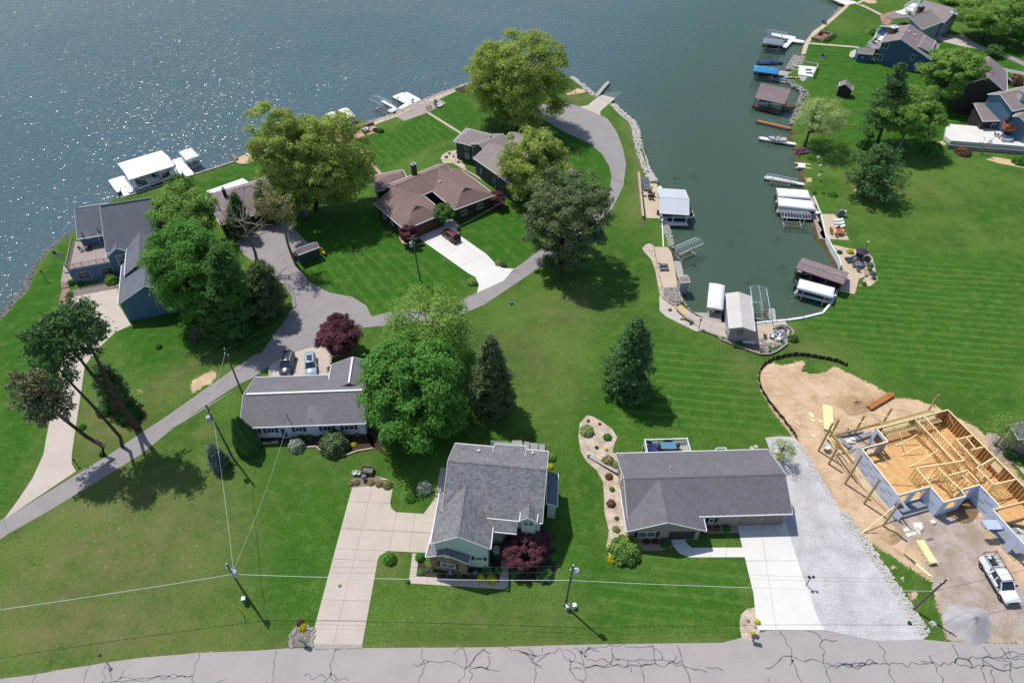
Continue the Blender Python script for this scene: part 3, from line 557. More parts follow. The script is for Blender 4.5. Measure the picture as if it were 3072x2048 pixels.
def bare(name, label, base, Ht, top, m, spread=4., n=16, seed=1, tuft=None, r0=.28, zmin=.45, group='bare trees'):
    rnd = random.Random(seed); base = Vector(base); top = Vector(top); root = thing(name, label, 'tree', base, group=group); mb = MB(); ends = []
    path = [base + (top - base) * (i / 6) + Vector((sin(i * 2.1 + seed), cos(i * 1.7), 0)) * .18 * (0 < i < 6) for i in range(7)]
    mb.tube(path, [r0 * (1 - .12 * i) for i in range(7)], 7)
    for i in range(n):
        f = rnd.uniform(zmin, 1); a = base + (top - base) * f; an = i * 2.4 + rnd.random(); L = spread * rnd.uniform(.5, 1) * (1.25 - .6 * f)
        d = Vector((cos(an), sin(an), rnd.uniform(.15, .75))); p1 = a + d * L * .5; p2 = p1 + (d + Vector((rnd.gauss(0, .4), rnd.gauss(0, .4), .35))) * L * .5
        mb.tube([a, p1, p2], [r0 * .42, r0 * .26, .03], 5, False)
        for j in range(5):
            s = a.lerp(p1, rnd.random()) if j < 2 else p1.lerp(p2, rnd.random()); e = s + (d * .5 + Vector((rnd.gauss(0, .7), rnd.gauss(0, .7), rnd.uniform(-.1, .8)))) * L * .38
            mb.tube([s, s.lerp(e, .5) + Vector((0, 0, .08)), e], [.055, .04, .018], 4, False); ends += [e, s.lerp(e, .6)]
    part(root, 'trunk', mb, m, True)
    if tuft:
        C = np.repeat(np.array([tuple(e) for e in ends]), 14, 0); C = C + RN.normal(size=C.shape) * .33
        V, Q = leafquads(C, unit(len(C)), .26); crown_obj(root, V, Q, tuft)
    return root
def shrub(k, x, y, r, m, label, hf=.95, leaf=None, n=None, name='shrub', cat='shrub', group='shrubs in the beds', rough=.12, low=.0):
    """rounded shrub: r in view pixels, centred in the photograph at x,y"""
    b = G(k, x, y + .42 * r); R = r * pxm(k, x, y) * .98; leaf = leaf or max(.13, min(.3, R * .2)); n = n or int(min(6500, 700 + 1300 * R * R))
    d = unit(n); d[:, 2] = np.abs(d[:, 2]) * (1.1) - .12
    bump = 1 + rough * np.sin(d[:, 0] * 7 + b.x) * np.sin(d[:, 1] * 8 + b.y) + RN.normal(size=n) * .05
    C = d * (R * bump * RN.uniform(.8, 1, n))[:, None] * np.array([1, 1, hf]) + np.array([0, 0, R * .18 * hf + low])
    C = C[C[:, 2] > .03]
    V, Q = leafquads(C, C / R + unit(len(C)) * .8, leaf, 1.25)
    core = MB().lathe([(R * .5, 0), (R * .74, R * .35 * hf), (R * .6, R * .75 * hf), (R * .2, R * .92 * hf)], 9)
    o = put(name, np_mesh(name, V, Q, m), None, b); tag(o, label, cat, group); return o
def tall(b, k, x, y):
    """the point above ground point b (same distance) seen at x,y of view k"""
    z = hgt(b, k, x, y); o = KR[k]; px = o[0] + x / o[2]; d = b.y * CT - (z - H) * ST
    return Vector(((px - 1536) / F * d, b.y, z))
L_ = LEAF
def bt(k, bx, by, k2, tx, ty): b = G(k, bx, by); return b, tall(b, k2, tx, ty)
b, t = bt('c', 795, 995, 'c', 800, 150); broad('broadleaf_tree', 'huge yellow green tree standing alone by the boat ramp lane', 'tree', b, t.z + .5, 13.4, 1.6, L_['yellow'], 190, 210, .46, None, .25, .2, inner=.55, tr=.62)
b, t = bt('f', 975, 600, 'b', 560, 475); broad('broadleaf_tree', 'tall pale trunked yellow green tree by the brown red ranch', 'tree', b, t.z, 8.4, .8, L_['yellow'], 125, 170, .42, t + Vector((-1, 0, 0)), .35, .22, BARKP, off=(-2.6, 1.5))
b, t = bt('f', 1065, 545, 'b', 800, 560); broad('broadleaf_tree', 'wide yellow green tree hiding the brick lake patio', 'tree', b, t.z, 10.4, .8, L_['yellow'], 140, 190, .44, t, .3, .22, tr=.45, off=(.5, 0))
b, t = bt('g', 1100, 600, 'c', 930, 985); broad('broadleaf_tree', 'yellow tree covering the taupe house roof', 'tree', b, t.z, 8.2, .2, L_['yellow'], 130, 180, .4, None, .3, .22, BARKP, tr=.34)
b, t = bt('g', 1320, 1215, 'g', 1390, 345)
broad('pine_tree', 'dark round crowned pine casting the big shadow over the grass', 'tree', b, t.z, 9.4, .6, L_['olive'], 190, 110, .4, None, .15, .15, inner=.5, tr=.42, off=(.9, 0), group='evergreen trees')
b, t = bt('F', 965, 985, 'F', 945, 800); broad('broadleaf_tree', 'bright green maple beside the long grey roofed white ranch', 'tree', b, t.z, 8.8, .8, L_['green'], 140, 190, .44, None, .22, .22)
b, t = bt('F', 1000, 850, 'F', 955, 680); broad('broadleaf_tree', 'wispy lime tree behind the bright green maple', 'tree', b, t.z, 9.4, 1.5, L_['lime'], 110, 120, .34, None, .3, .24, inner=.5)
b, t = bt('F', 1132, 938, 'F', 1125, 775); conifer('spruce_tree', 'dark spruce on the right side of the bright green maple', b, t.z, 3.9, .6, L_['olive'], t, .6, 9, 13, .42, .75)
b, t = bt('F', 1440, 898, 'F', 1466, 735); conifer('pine_tree', 'lone blue green pine in the middle of the open lawn', b, t.z, 4.7, .4, L_['pine'], t, .72, 8, 12, .42, .72, irr=.42)
# left group beside the blue house
b, t = bt('a', 1830, 1030, 'a', 1790, 480); broad('broadleaf_tree', 'slim yellow green tree next to the lake gable of the blue house', 'tree', b, t.z + .5, 6.4, .5, L_['lime'], 110, 150, .38, None, .3, .25)
b, t = bt('e', 1880, 300, 'a', 1850, 880); broad('broadleaf_tree', 'vivid green maple beside the blue garage roof', 'tree', b, t.z + 1, 8.2, .6, L_['green'], 140, 180, .4, None, .25, .22, off=(.8, 0))
b, t = bt('e', 2090, 470, 'f', 200, 900); conifer('pine_tree', 'dark shaggy pine in front of the vivid green maple', b, t.z - 1.5, 4.6, .6, L_['mid'], t, .75, 8, 13, .52, .5, irr=.4)
b, t = bt('f', 610, 1500, 'f', 540, 1050); conifer('spruce_tree', 'olive brown spruce at the bend of the lane', b, t.z, 4.2, .4, L_['olive'], t, .55, 9, 13, .4, .55)
b, t = bt('f', 370, 780, 'f', 310, 400); conifer('spruce_tree', 'thin dark spruce against the hidden brown roof', b, t.z, 2.6, .6, L_['dark'], t, .6, 8, 10, .42, .8)
b, t = bt('f', 640, 650, 'f', 545, 290); conifer('spruce_tree', 'narrow dark spruce between hidden brown roof and tree shade', b, t.z, 3., .6, L_['dark'], t, .6, 8, 10, .42, .8)
b, t = bt('f', 720, 600, 'f', 690, 420); conifer('spruce_tree', 'low dark spruce at the end of the grey parking court', b, t.z, 3., .4, L_['dark'], t, .6, 8, 10, .42, .7)
b, t = bt('f', 556, 1078, 'f', 390, 640); bare('bare_tree', 'dead bare tree with grey forking branches over the lane loop', b, t.z, t, BARKP, 7, 15, 3, r0=.36, zmin=.62)
b, t = bt('f', 882, 1052, 'f', 660, 430); bare('bare_tree', 'nearly bare tall tree next to the dark garden shed', b, t.z, t, BARKP, 4.2, 20, 8, tuft=L_['tan'], r0=.3, zmin=.55)
# tall pines by the lane
def tallpine(label, pts, foliage, m, R, wh=.9, nb=6, tr=.3, npt=13):
    k, bx, by = pts[0]; b = G(k, bx, by); tp = [b] + [tall(b, *p) for p in pts[1:]]
    zt = tp[-1].z; conifer('pine_tree', label, b, zt + .8, R, zt - foliage, m, tp[-1], wh, nb, max(4, int(npt * .42)), .5, .35, .02, .5, trunk_pts=[tuple(p) for p in tp], tr=tr, group='tall pines beside the lane', flatup=.5, tuft=.22)
tallpine('tall pine with the highest dark crown beside the concrete drive', [('e', 1275, 1335), ('e', 1100, 1090), ('e', 960, 830), ('e', 835, 590), ('e', 740, 260)], 6.5, L_['pine'], 3.3, .8, 5, tr=.42)
tallpine('tall forked pine leaning over the concrete drive', [('e', 1240, 1320), ('e', 1090, 1120), ('e', 850, 840), ('e', 700, 650), ('e', 530, 350)], 5.5, L_['pine'], 2.9, .8, 5, tr=.38)
tallpine('thin pine with sparse grey green needles above the lake lawn', [('e', 1125, 1500), ('e', 1105, 1410), ('e', 840, 1110), ('e', 610, 870), ('e', 420, 630), ('e', 310, 500)], 7.5, L_['pine'], 2.7, 1.0, 5, .28, 8)
tallpine('brown needled leaning pine at the lane edge', [('e', 940, 1575), ('e', 950, 1490), ('e', 800, 1410), ('e', 480, 1160), ('e', 230, 900)], 6.5, L_['brown'], 3.4, .8, 7, .45, 12)
b, t = bt('e', 1120, 1120, 'e', 1090, 600); conifer('pine_tree', 'short feathery pine behind the tall pines', b, t.z * .72, 2.6, 1, L_['pine'], None, .8, 6, 9, .42, .5)
# right shore
b, t = bt('d', 1160, 1170, 'd', 1360, 520); conifer('pine_tree', 'tall blue green pine beside the lime maple on the right lawn', b, t.z + 1, 6, 5.5, L_['pine'], t, 1.15, 6, 15, .5, .7, irr=.55, tr=.4)
b, t = bt('d', 1340, 1190, 'd', 1500, 720); broad('broadleaf_tree', 'lime green many stemmed maple beside the white terrace', 'tree', b, t.z, 9., 4.2, L_['lime'], 110, 170, .46, t, .3, .22, BARKP)
b, t = bt('d', 1650, 835, 'd', 1690, 360); broad('broadleaf_tree', 'green tree between the blue house and the dark brown house', 'tree', b, t.z, 8.8, 3, L_['lime'], 100, 170, .48, None, .3, .23)
b, t = bt('d', 1095, 1570, 'd', 1230, 1190); conifer('pine_tree', 'spreading dark pine with exposed roots on the right lawn', b, t.z + 1, 7.2, 2.6, L_['pine'], t, 1.15, 7, 18, .5, .72, irr=.5, tr=.4, droop=.2)
b, t = bt('d', 575, 1185, 'd', 660, 765); broad('broadleaf_tree', 'pale thinly leaved tree leaning over the inlet shore', 'tree', b, t.z, 7.6, 3, L_['pale'], 90, 75, .28, None, .25, .24, off=(2.5, 0), tr=.3)
b, t = bt('t', 1720, 600, 't', 1750, -60); broad('broadleaf_tree', 'big yellow green tree beside the grey roofed house', 'tree', b, t.z, 10.5, 3, L_['lime'], 120, 170, .52, None, .3, .22)
b, t = bt('t', 2080, 420, 't', 2060, -120); broad('broadleaf_tree', 'dull green tree behind the big yellow green tree', 'tree', b, t.z, 9., 3, L_['mid'], 80, 130, .52, None, .3, .23)
b, t = bt('t', 1380, 40, 't', 1330, -100); broad('broadleaf_tree', 'low green tree above the grey roof edge', 'tree', b, t.z, 9., 1, L_['lime'], 70, 110, .52, None, .3, .25)
b, t = bt('t', 2350, 720, 't', 2320, 390); broad('broadleaf_tree', 'green tree cut by the picture edge near the upper drive', 'tree', b, t.z, 5.5, 1.5, L_['green'], 60, 120, .42, None, .3, .25)
b, t = bt('t', 1885, 850, 't', 1900, 690); broad('ornamental_tree', 'small dark ornamental tree in a ring bed beside the upper drive', 'tree', b, t.z, 2.9, .8, L_['mid'], 30, 80, .3, None, .3, .3)
b, t = bt('a', 1690, 640, 'a', 1640, 410); conifer('pine_tree', 'small loose pine on the lawn behind the blue house', b, t.z, 4., .8, L_['mid'], t, .7, 7, 9, .42, .5, irr=.45)
b, t = bt('l', 2060, 770, 'l', 2080, 530); broad('ornamental_tree', 'thinly leaved young tree in the stone bed at the right edge', 'tree', b, t.z, 3.6, 1, L_['lime'], 40, 26, .2, None, .3, .3, BARKP)
b, t = bt('k', 1850, 480, 'k', 1830, 350); broad('ornamental_tree', 'sparse small tree between gravel drive and charcoal roof', 'tree', b, 4.6, 2.5, 1.4, L_['pale'], 30, 34, .17, None, .3, .3)
# purple maples
b = G('i', 1450, 330); broad('purple_maple', 'purple maple beside the parking pad and lime tree', 'tree', b, 7.2, 4.2, 1.2, L_['purple'], 70, 150, .34, None, .3, .24)
b = G('j', 1765, 1125); broad('purple_maple', 'broad purple maple in front of the grey two storey house', 'tree', b, 4.3, 3.5, .4, L_['purple'], 95, 150, .24, None, .15, .17, inner=.7)
b = G('f', 1930, 870); broad('purple_maple', 'small purple maple at the garage corner of the brown ranch', 'tree', b, 4.2, 2.3, .8, L_['purple'], 45, 110, .24, None, .25, .25)
b = G('g', 750, 680); broad('purple_maple', 'small red purple maple at the end of the brown ranch bed', 'tree', b, 4., 2.3, .5, L_['purple'], 40, 100, .24, None, .3, .26)
b = G('f', 2235, 690); broad('ornamental_tree', 'round light green tree over the ranch front walk', 'tree', b, 4.6, 3., 1.1, L_['mid'], 55, 120, .24, None, .15, .24)
# arborvitae
for x, y, tx, ty, lb in ((585, 1225, 455, 940, 'taller'), (640, 1190, 495, 925, 'slimmer')):
    b = G('i', x, y); t = tall(b, 'i', tx, ty); R = 1.25; n = 3600; u = RN.uniform(0, 1, n); an = RN.uniform(0, 2 * pi, n)
    rad = R * np.minimum(1, (1 - u) * 1.5) ** .7 * (1 + .1 * np.sin(an * 5 + u * 9)); C = np.stack([rad * np.cos(an), rad * np.sin(an), .1 + u * (t.z - .1)], 1); C[:, 0] += u * (t.x - b.x)
    V, Q = leafquads(C, np.stack([np.cos(an), np.sin(an), np.full(n, .35)], 1) + unit(n) * .6, .3)
    tag(put('arborvitae', np_mesh('arborvitae', V, Q, L_['dark']), None, b), lb + ' spire of dark arborvitae at the white ranch corner', 'evergreen', 'arborvitae spires')
b, t = bt('i', 345, 1370, 'i', 275, 1180); conifer('spruce_tree', 'small blue spruce under the pole by the white ranch', b, max(2.6, t.z), 1.7, .15, L_['blue'], None, .3, 8, 9, .22, .8)
SH = [  # view x y r leaf height label
 ('i',1045,1165,78,'white',.9,'pale flowering round shrub in front of the white ranch'),('i',1392,1140,135,'olive',.95,'huge round olive shrub in front of the white ranch'),('i',1085,1090,38,'mid',.7,'leafy hosta shrub by the white ranch front step'),('i',1160,1090,38,'green',.7,'light green shrub right of the white ranch front step'),('i',1268,1075,26,'green',.8,'small green shrub under the white ranch shutters'),('i',1603,1070,26,'lime',.8,'little lime shrub below the last white ranch window'),('i',1566,1165,26,'gold',.8,'small yellow green plant in the white ranch mulch'),('i',655,1100,32,'mid',.8,'low shrub behind the arborvitae spires'),('i',1690,930,48,'dark',1.6,'dark columnar shrub at the gable end of the white ranch'),
 ('j',522,1135,62,'green',1.,'green ball shrub on lawn beside the tan driveway'),('j',797,1122,46,'green',1.1,'green ball shrub beside the brick gable corner'),('j',802,1266,32,'green',1.,'small green ball shrub inside the walk corner'),('j',860,1250,18,'blue',.9,'tiny grey green shrub below the brick gable'),('j',912,1250,20,'dark',.8,'tiny dark shrub below the left brick shutter'),('j',972,1286,28,'mid',1.,'round shrub first in the row under the brick gable'),('j',1048,1290,16,'blue',1.,'tiny grey ball shrub left of the garden gnome globe'),('j',1098,1290,14,'mid',1.,'tiny green ball shrub right of the blue globe'),('j',1161,1292,28,'mid',1.,'round shrub last in the row under the brick gable'),('j',1250,1280,26,'dark',.8,'dark low shrub under the brick corner'),('j',1310,1265,34,'blue',.9,'grey green round shrub left of the big blue shrub'),('j',1410,1210,62,'dark',1.,'large dark blue green shrub by the front walk'),('j',1432,1255,44,'blue',.9,'silvery shrub touching the large dark shrub'),('j',1511,1246,36,'green',1.2,'bright green upright shrub at the front walk bend'),('j',1361,1314,38,'gold',.9,'yellow green ball shrub beside the brightest yellow one'),('j',1455,1326,50,'gold',.9,'brightest yellow ball shrub at the front walk bend'),
 ('j',1985,872,60,'mid',1.,'dark green shrub against the right house wall'),('j',2012,1015,46,'green',1.,'green shrub behind the broad purple maple'),('j',2010,1125,44,'green',1.,'green shrub lower right of the broad purple maple'),('j',1942,1275,78,'mid',1.,'large green shrub below the purple maple near the wires'),('j',1665,1268,48,'mid',1.,'green shrub at the walk end under the purple maple'),('j',711,572,54,'green',.7,'ornamental grass clump in a lawn ring'),('j',840,482,72,'white',.9,'white flowering loose shrub at the shade edge'),('j',2003,205,45,'lime',1.,'lime shrub at the back corner of the grey house'),('j',1990,295,30,'gold',.8,'yellowish shrub behind the grey house side roof'),('j',688,1355,20,'dark',1.,'tiny dark plant at the left walk corner'),('j',1602,1425,20,'dark',1.,'tiny dark plant at the right walk corner'),
 ('k',602,1180,126,'lime',.85,'big bright green mound shrub at the stone bed end'),('k',505,1275,40,'gold',.7,'yellow green plant at the stone bed tip'),('k',298,235,56,'pale',1.,'pale upright shrub at the top of the stone bed'),('k',465,290,36,'green',.8,'small green shrub in the wide part of the stone bed'),('k',470,480,55,'tan',.8,'brown grass clump beside the splash board'),('k',525,510,36,'pale',.8,'straw coloured grass by the house corner'),('k',477,610,32,'redbud',1.,'rusty shrub below the splash board'),('k',503,716,22,'green',.9,'small green ball in the narrow stone bed'),('k',494,826,38,'redbud',.9,'rusty round shrub half way down the stone bed'),('k',541,952,18,'green',.9,'tiny green ball beside the gable wing wall'),('k',535,1036,30,'tan',1.,'brown green shrub above the big mound shrub'),('k',458,396,14,'gold',.9,'tiny gold plant in the stone bed'),('k',380,380,16,'dark',.7,'tiny dark plant in the stone bed'),('k',310,165,12,'redbud',.9,'tiny rusty plant at the stone bed top'),('k',402,190,12,'redbud',.9,'tiny rusty plant right of the stone bed top'),
 ('k',782,1130,30,'purple',.9,'dark purple shrub left of the pair under the white window'),('k',850,1130,30,'purple',.9,'dark purple shrub right of the pair under the white window'),('k',935,1146,45,'dark',.9,'dark green shrub left of the curved walk'),('k',1286,1030,26,'redbud',.9,'rusty shrub first in the shaded bed by the porch'),('k',1352,1032,28,'redbud',.9,'rusty shrub second in the shaded bed by the porch'),('k',1430,1030,32,'mid',.9,'dark green shrub nearest the white driveway'),('k',1416,980,14,'dark',.9,'tiny dark shrub under the charcoal eave'),('k',1225,1050,28,'mid',.7,'low green shrub next to the porch post'),
 ('h',1892,688,28,'gold',1.,'golden round shrub in the inlet patio bed'),('h',1805,690,24,'mid',.8,'low green shrub beside the white fence'),('h',2035,735,26,'blue',.9,'grey green shrub behind the black umbrella table'),('h',2027,768,20,'green',1.,'upper bright ball shrub in the retaining bed'),('h',2052,793,28,'blue',.9,'middle grey green shrub in the retaining bed'),('h',2047,829,22,'green',1.,'lower bright ball shrub in the retaining bed'),('h',2075,862,28,'blue',.9,'lowest grey green shrub in the retaining bed'),('h',2085,902,20,'dark',.9,'dark plant at the bed corner'),('h',2000,942,26,'lime',.7,'loose lime plant at the bottom of the retaining bed'),('h',1985,705,22,'mid',.8,'green plant beside the lamp post'),
 ('h',995,1435,30,'mid',1.,'dark green shrub beside the white bench'),('h',1430,1385,40,'mid',.9,'bushy green shrub right of the stone fire circle'),('h',858,1387,14,'green',.8,'little green plant behind the heat pump'),('h',1075,1475,26,'green',.6,'low plants along the curb below the bench'),('h',1350,1440,22,'lime',.7,'low lime plants under the fire circle wall'),('h',1245,1462,20,'lime',.6,'low lime plants right of the steps'),('h',432,1158,16,'tan',.8,'brown plant in the white gravel strip'),('h',528,1235,11,'redbud',.9,'rusty plant lower in the white gravel strip'),('h',600,1275,11,'redbud',.9,'rusty plant at the end of the white gravel strip'),
 ('h',1602,207,18,'mid',.9,'round green shrub above the boat canopies'),('h',1675,208,17,'green',.6,'low spreading green plant on the lawn'),('h',1752,215,38,'green',.5,'wide low ground plant on the lawn'),
 ('g',390,768,26,'green',1.,'bright green ball at the ranch bed corner'),('g',388,725,32,'white',1.,'white flowering shrub left in the ranch bed'),('g',648,618,40,'white',1.,'white flowering shrub at the right end of the ranch wall'),('g',450,712,38,'dark',.8,'dark shrub under the ranch window'),('g',518,668,34,'blue',.8,'grey green shrub in the ranch bed'),('g',578,645,34,'dark',.8,'dark shrub between ranch windows'),('g',434,742,22,'mid',.9,'small green shrub in the ranch bed'),('g',182,620,34,'green',1.,'leafy shrub in the ranch entry corner'),
 ('g',505,1355,46,'pale',.8,'mixed plants in the bed left of the ranch driveway mouth'),('g',540,1380,26,'mid',.8,'dark plant in the bed left of the ranch driveway mouth'),('g',755,1185,36,'pale',.7,'pale plant in the bed right of the ranch driveway mouth'),('g',795,1205,30,'mid',.8,'dark plant in the bed right of the ranch driveway mouth'),
 ('g',273,215,16,'green',.8,'green ball in the stone bed of the taupe house'),('g',300,183,12,'green',.8,'upper green ball in the stone bed of the taupe house'),('g',400,236,13,'green',.8,'green ball by the steps of the taupe house'),('g',385,262,13,'mid',.8,'dark ball by the steps of the taupe house'),('g',338,212,9,'redbud',.8,'rusty plant in the stone bed of the taupe house'),('g',372,172,12,'mid',.7,'plant at the taupe house corner'),
 ('a',1035,1335,62,'lime',.95,'bright lime shrub between deck house and blue garage'),('a',660,1370,34,'mid',1.2,'upright shrub by the deck steps'),('a',645,1470,32,'lime',.8,'light green plants along the brick path'),('a',740,1370,32,'mid',.5,'low plants under the deck house window'),
 ('e',1462,575,30,'dark',1.1,'small dark shrub alone on the lawn'),('e',1830,440,75,'brown',1.2,'brown leaved shrub at the edge of the tree group'),('f',770,1325,36,'dark',.9,'dark ball shrub at the lane bend'),('e',760,1310,34,'green',1.,'light green sapling under the tall pines'),('e',960,1150,70,'mid',.8,'feathery green shrub under the tall pines'),('e',1200,1180,110,'dark',.7,'dark undergrowth shrub among the pine trunks'),
 ('b',1352,738,34,'dark',.7,'dark shrub beside the brick patio'),('d',1055,1160,60,'mid',1.,'dark spruce like bush beside the tall right pine'),('d',1100,1085,34,'dark',.9,'dark low bush behind the tall right pine'),('d',1600,1190,80,'green',.8,'leafy shrub below the white terrace corner'),('d',1850,1215,60,'redbud',.7,'bare reddish shrub under the terrace wall'),('t',2190,1200,115,'redbud',1.,'large rusty round shrub beside the dark brown house'),('d',2310,1290,60,'green',.8,'green shrub at the right edge vegetable bed'),('l',2180,830,55,'dark',.9,'dark shrub beside the right edge house'),('l',2250,910,26,'lime',.6,'lime plant beside the right edge house'),('t',110,480,75,'green',.9,'clipped green shrub beside the blue house deck'),('t',1250,470,40,'pale',.7,'pale plants at the grey house corner'),('t',1070,450,26,'lime',.7,'lime plant in the grey house bed'),('t',2120,700,46,'lime',.8,'yellow green plant beside the upper drive'),
 ('n',640,1040,42,'gold',.8,'yellow green shrub in the mailbox bed'),('n',620,1010,40,'purple',1.1,'purple leaved shrub in the mailbox bed'),('p',1300,1010,20,'mid',.5,'weedy clump at the grass strip by the gravel'),
 ('j',160,450,30,'tan',.8,'brown grass clump first behind the driveway'),('j',215,440,32,'tan',.8,'brown grass clump second behind the driveway'),('j',345,440,36,'tan',.8,'brown grass clump third behind the driveway'),('j',420,455,36,'tan',.8,'brown grass clump fourth behind the driveway'),('j',500,460,48,'tan',.8,'brown grass clump largest behind the driveway'),
 ('h',1105,1485,14,'blue',.6,'grey plant near the steps'),('r',1660,1390,0,'mid',1,'')]
for k, x, y, r, m, hf, lb in SH:
    if r: shrub(k, x, y, r, L_[m], lb, hf)
for x, q in ((975, 'first clipped ball at the left end of the row under the gambrel shed'), (1022, 'second clipped ball in the row under the gambrel shed'), (1050, 'third clipped ball in the row under the gambrel shed'), (1082, 'last clipped ball at the right end of the row under the gambrel shed')): shrub('d', x, 470 if x < 1000 else 476, 13, L_['dark'], q, .9, group='clipped balls under the shed')
# ================================================================ HOUSES
M_TRIM = mat('white_trim', 'dddfdf', 'c9cccd', .5, 5, .5, 0, .4, var=.3)
M_GLASS = glass()
SH_V = shingle('shingle_charcoal', '5b585c', '757277', 0, .45, .75)
SH_M = shingle('shingle_grey', '535355', '838386', 0, .55, 1.1)
SH_W = shingle('shingle_slate', '605d62', '7b787d', 0, .4, .8)
SH_B = shingle('shingle_blue_slate', '53555e', '6d7079', 0, .5, .7)
SH_R = shingle('shingle_brown_red', '6e5854', '86706a', 0, .42, .7)
SH_T = shingle('shingle_taupe', '776c69', '948a87', 0, .42, .8)
SH_K = shingle('shingle_brown', '75676a', '8c7e7f', 0, .45, .7)
def siding(name, c, per=.2): return mat(name, c, None, .4, 4, .7, 0, .3, var=.45, wave=(per, 0, .35, 'z'))
def board(name, c): return mat(name, c, None, .4, 5, .8, 0, .25, wave=(.4, .5, .5, 'x'))
SD_BLUE = siding('siding_blue', '587795'); SD_NAVY = siding('siding_navy', '466385'); SD_WHITE = siding('siding_white', 'cfd6de'); SD_GREEN = siding('siding_sage', 'c3d3c5')
SD_GREY = siding('siding_grey', '8d8a88'); SD_TAN = siding('siding_tan', 'a2968a'); SD_BOARD = board('board_green_grey', '4c5451'); SD_BROWN = board('board_brown', '4b4238'); SD_BLACK = board('board_black_brown', '3a3637'); SD_LTB = siding('siding_light_blue', '93a3b4')
M_STONE = mat('stone_veneer', '9c8468', '5d5044', 1.6, 5, .9, .03, .2, var=.18)
M_BRICKD = mat('brick_dark', '5c463e', '453530', 1.5, 8, .9, .01)
M_VENT = mat('vent_white', 'd8d8d6', 'bdbdbb', 2, 9, .5); M_DARKM = paint('dark_metal', '2c2d30', .4, .2)
def house(k, x, y, label, cat='house', name='house', group=None, z=0.): return thing(name, label, cat, G(k, x, y, z), group=group)
class Wing: pass
def gable(root, k, r0, r1, zr, eL, eR, sl, roof, wall, ov=.4, og=.35, h0=0., h1=0., z0=0., thick=.16, cap=True, walls=True, trim=M_TRIM, rk=(1, 1)):
    """a roofed wing: ridge from r0 to r1 (view pixels, at height zr), eaves L and R given as runs in metres or as a point seen on that eave"""
    w = Wing(); A = G(k, *r0, zr) if not isinstance(r0, Vector) else r0; B = G(k, *r1, zr) if not isinstance(r1, Vector) else r1
    d = (B - A); d.z = 0; d.normalize(); n = Vector((-d.y, d.x, 0))
    def run(e, sg):
        if isinstance(e, (int, float)): return float(e)
        kk = k
        if isinstance(e[0], str): kk, e = e[0], e[1:]
        best = (9e9, 3.)
        for i in range(10, 1600):
            t = i * .01; q = abs((G(kk, e[0], e[1], zr - sl * t) - A).dot(n) * sg - t)
            if q < best[0]: best = (q, t)
        return best[1]
    a, b = run(eL, 1), run(eR, -1); L = (B - A).length
    w.A, w.d, w.n, w.L, w.a, w.b, w.zr, w.sl, w.ov, w.og, w.z0, w.h0, w.h1 = A, d, n, L, a, b, zr, sl, ov, og, z0, h0, h1; w.root = root
    def pt(s, t, z): return A + d * s + n * t + Vector((0, 0, z - zr))
    w.pt = pt; zl, zrr = zr - sl * a, zr - sl * b; w.zl, w.zrt = zl, zrr
    mb = MB()
    for sg, rn in ((1, a), (-1, b)):
        mb.slab([pt(0, 0, zr), pt(L, 0, zr), pt(L + h1, sg * rn, zr - sl * rn), pt(-h0, sg * rn, zr - sl * rn)], thick)
    if h0: mb.slab([pt(0, 0, zr), pt(-h0, a, zl), pt(-h0, -b, zrr)], thick)
    if h1: mb.slab([pt(L, 0, zr), pt(L + h1, a, zl), pt(L + h1, -b, zrr)], thick)
    rf = part(root, 'roof', mb, roof)
    fm = MB()
    for sg, rn, ze in ((1, a, zl), (-1, b, zrr)): fm.bar(pt(-h0, sg * (rn + .05), ze - .07), pt(L + h1, sg * (rn + .05), ze - .07), .11, .16)
    for s, hh in ((0, h0), (L, h1)):
        sgn = -1 if s == 0 else 1
        if not rk[0 if s == 0 else 1]: continue
        if hh: fm.bar(pt(s + sgn * (hh + .05), a, zl - .07), pt(s + sgn * (hh + .05), -b, zrr - .07), .11, .16)
        else:
            for sg, rn, ze in ((1, a, zl), (-1, b, zrr)): fm.bar(pt(s + sgn * .025, 0, zr - .09), pt(s + sgn * .025, sg * rn, ze - .09), .05, .2)
    part(rf, 'gutter', fm, trim)
    if cap:
        cb = MB()
        for sg in (1, -1): cb.slab([pt(.02, 0, zr + .05), pt(L - .02, 0, zr + .05), pt(L - .02, sg * .17, zr + .05 - .17 * sl), pt(.02, sg * .17, zr + .05 - .17 * sl)], .06)
        part(rf, 'ridge_cap', cb, roof)
    if walls:
        s0, s1 = (-h0 + ov if h0 else og), (L + h1 - ov if h1 else L - og); w.s0, w.s1 = s0, s1
        if h0 or h1: prof = [(-b + ov, z0), (a - ov, z0), (a - ov, zl - .1), (-b + ov, zrr - .1)]
        else: prof = [(-b + ov, z0), (a - ov, z0), (a - ov, zl + sl * ov - thick - .03), (0, zr - thick - .03), (-b + ov, zrr + sl * ov - thick - .03)]
        m2 = len(prof); vs = [pt(s, t, z) for s in (s0, s1) for t, z in prof]
        part(root, 'wall', MB().add(vs, [tuple(range(m2 - 1, -1, -1)), tuple(range(m2, 2 * m2))] + [(i, (i + 1) % m2, m2 + (i + 1) % m2, m2 + i) for i in range(m2)][::1]), wall)
    return w
def wpt(w, side, s, z, out=0.):
    """a point on a wall: side L/R with s along the ridge, side 0/1 with s across it"""
    if side == 'L': return w.pt(s, w.a - w.ov + out, z), w.d, w.n
    if side == 'R': return w.pt(s, -(w.b - w.ov) - out, z), w.d, -w.n
    if side == '0': return w.pt(w.s0 - out, s, z), w.n, -w.d
    return w.pt(w.s1 + out, s, z), w.n, w.d
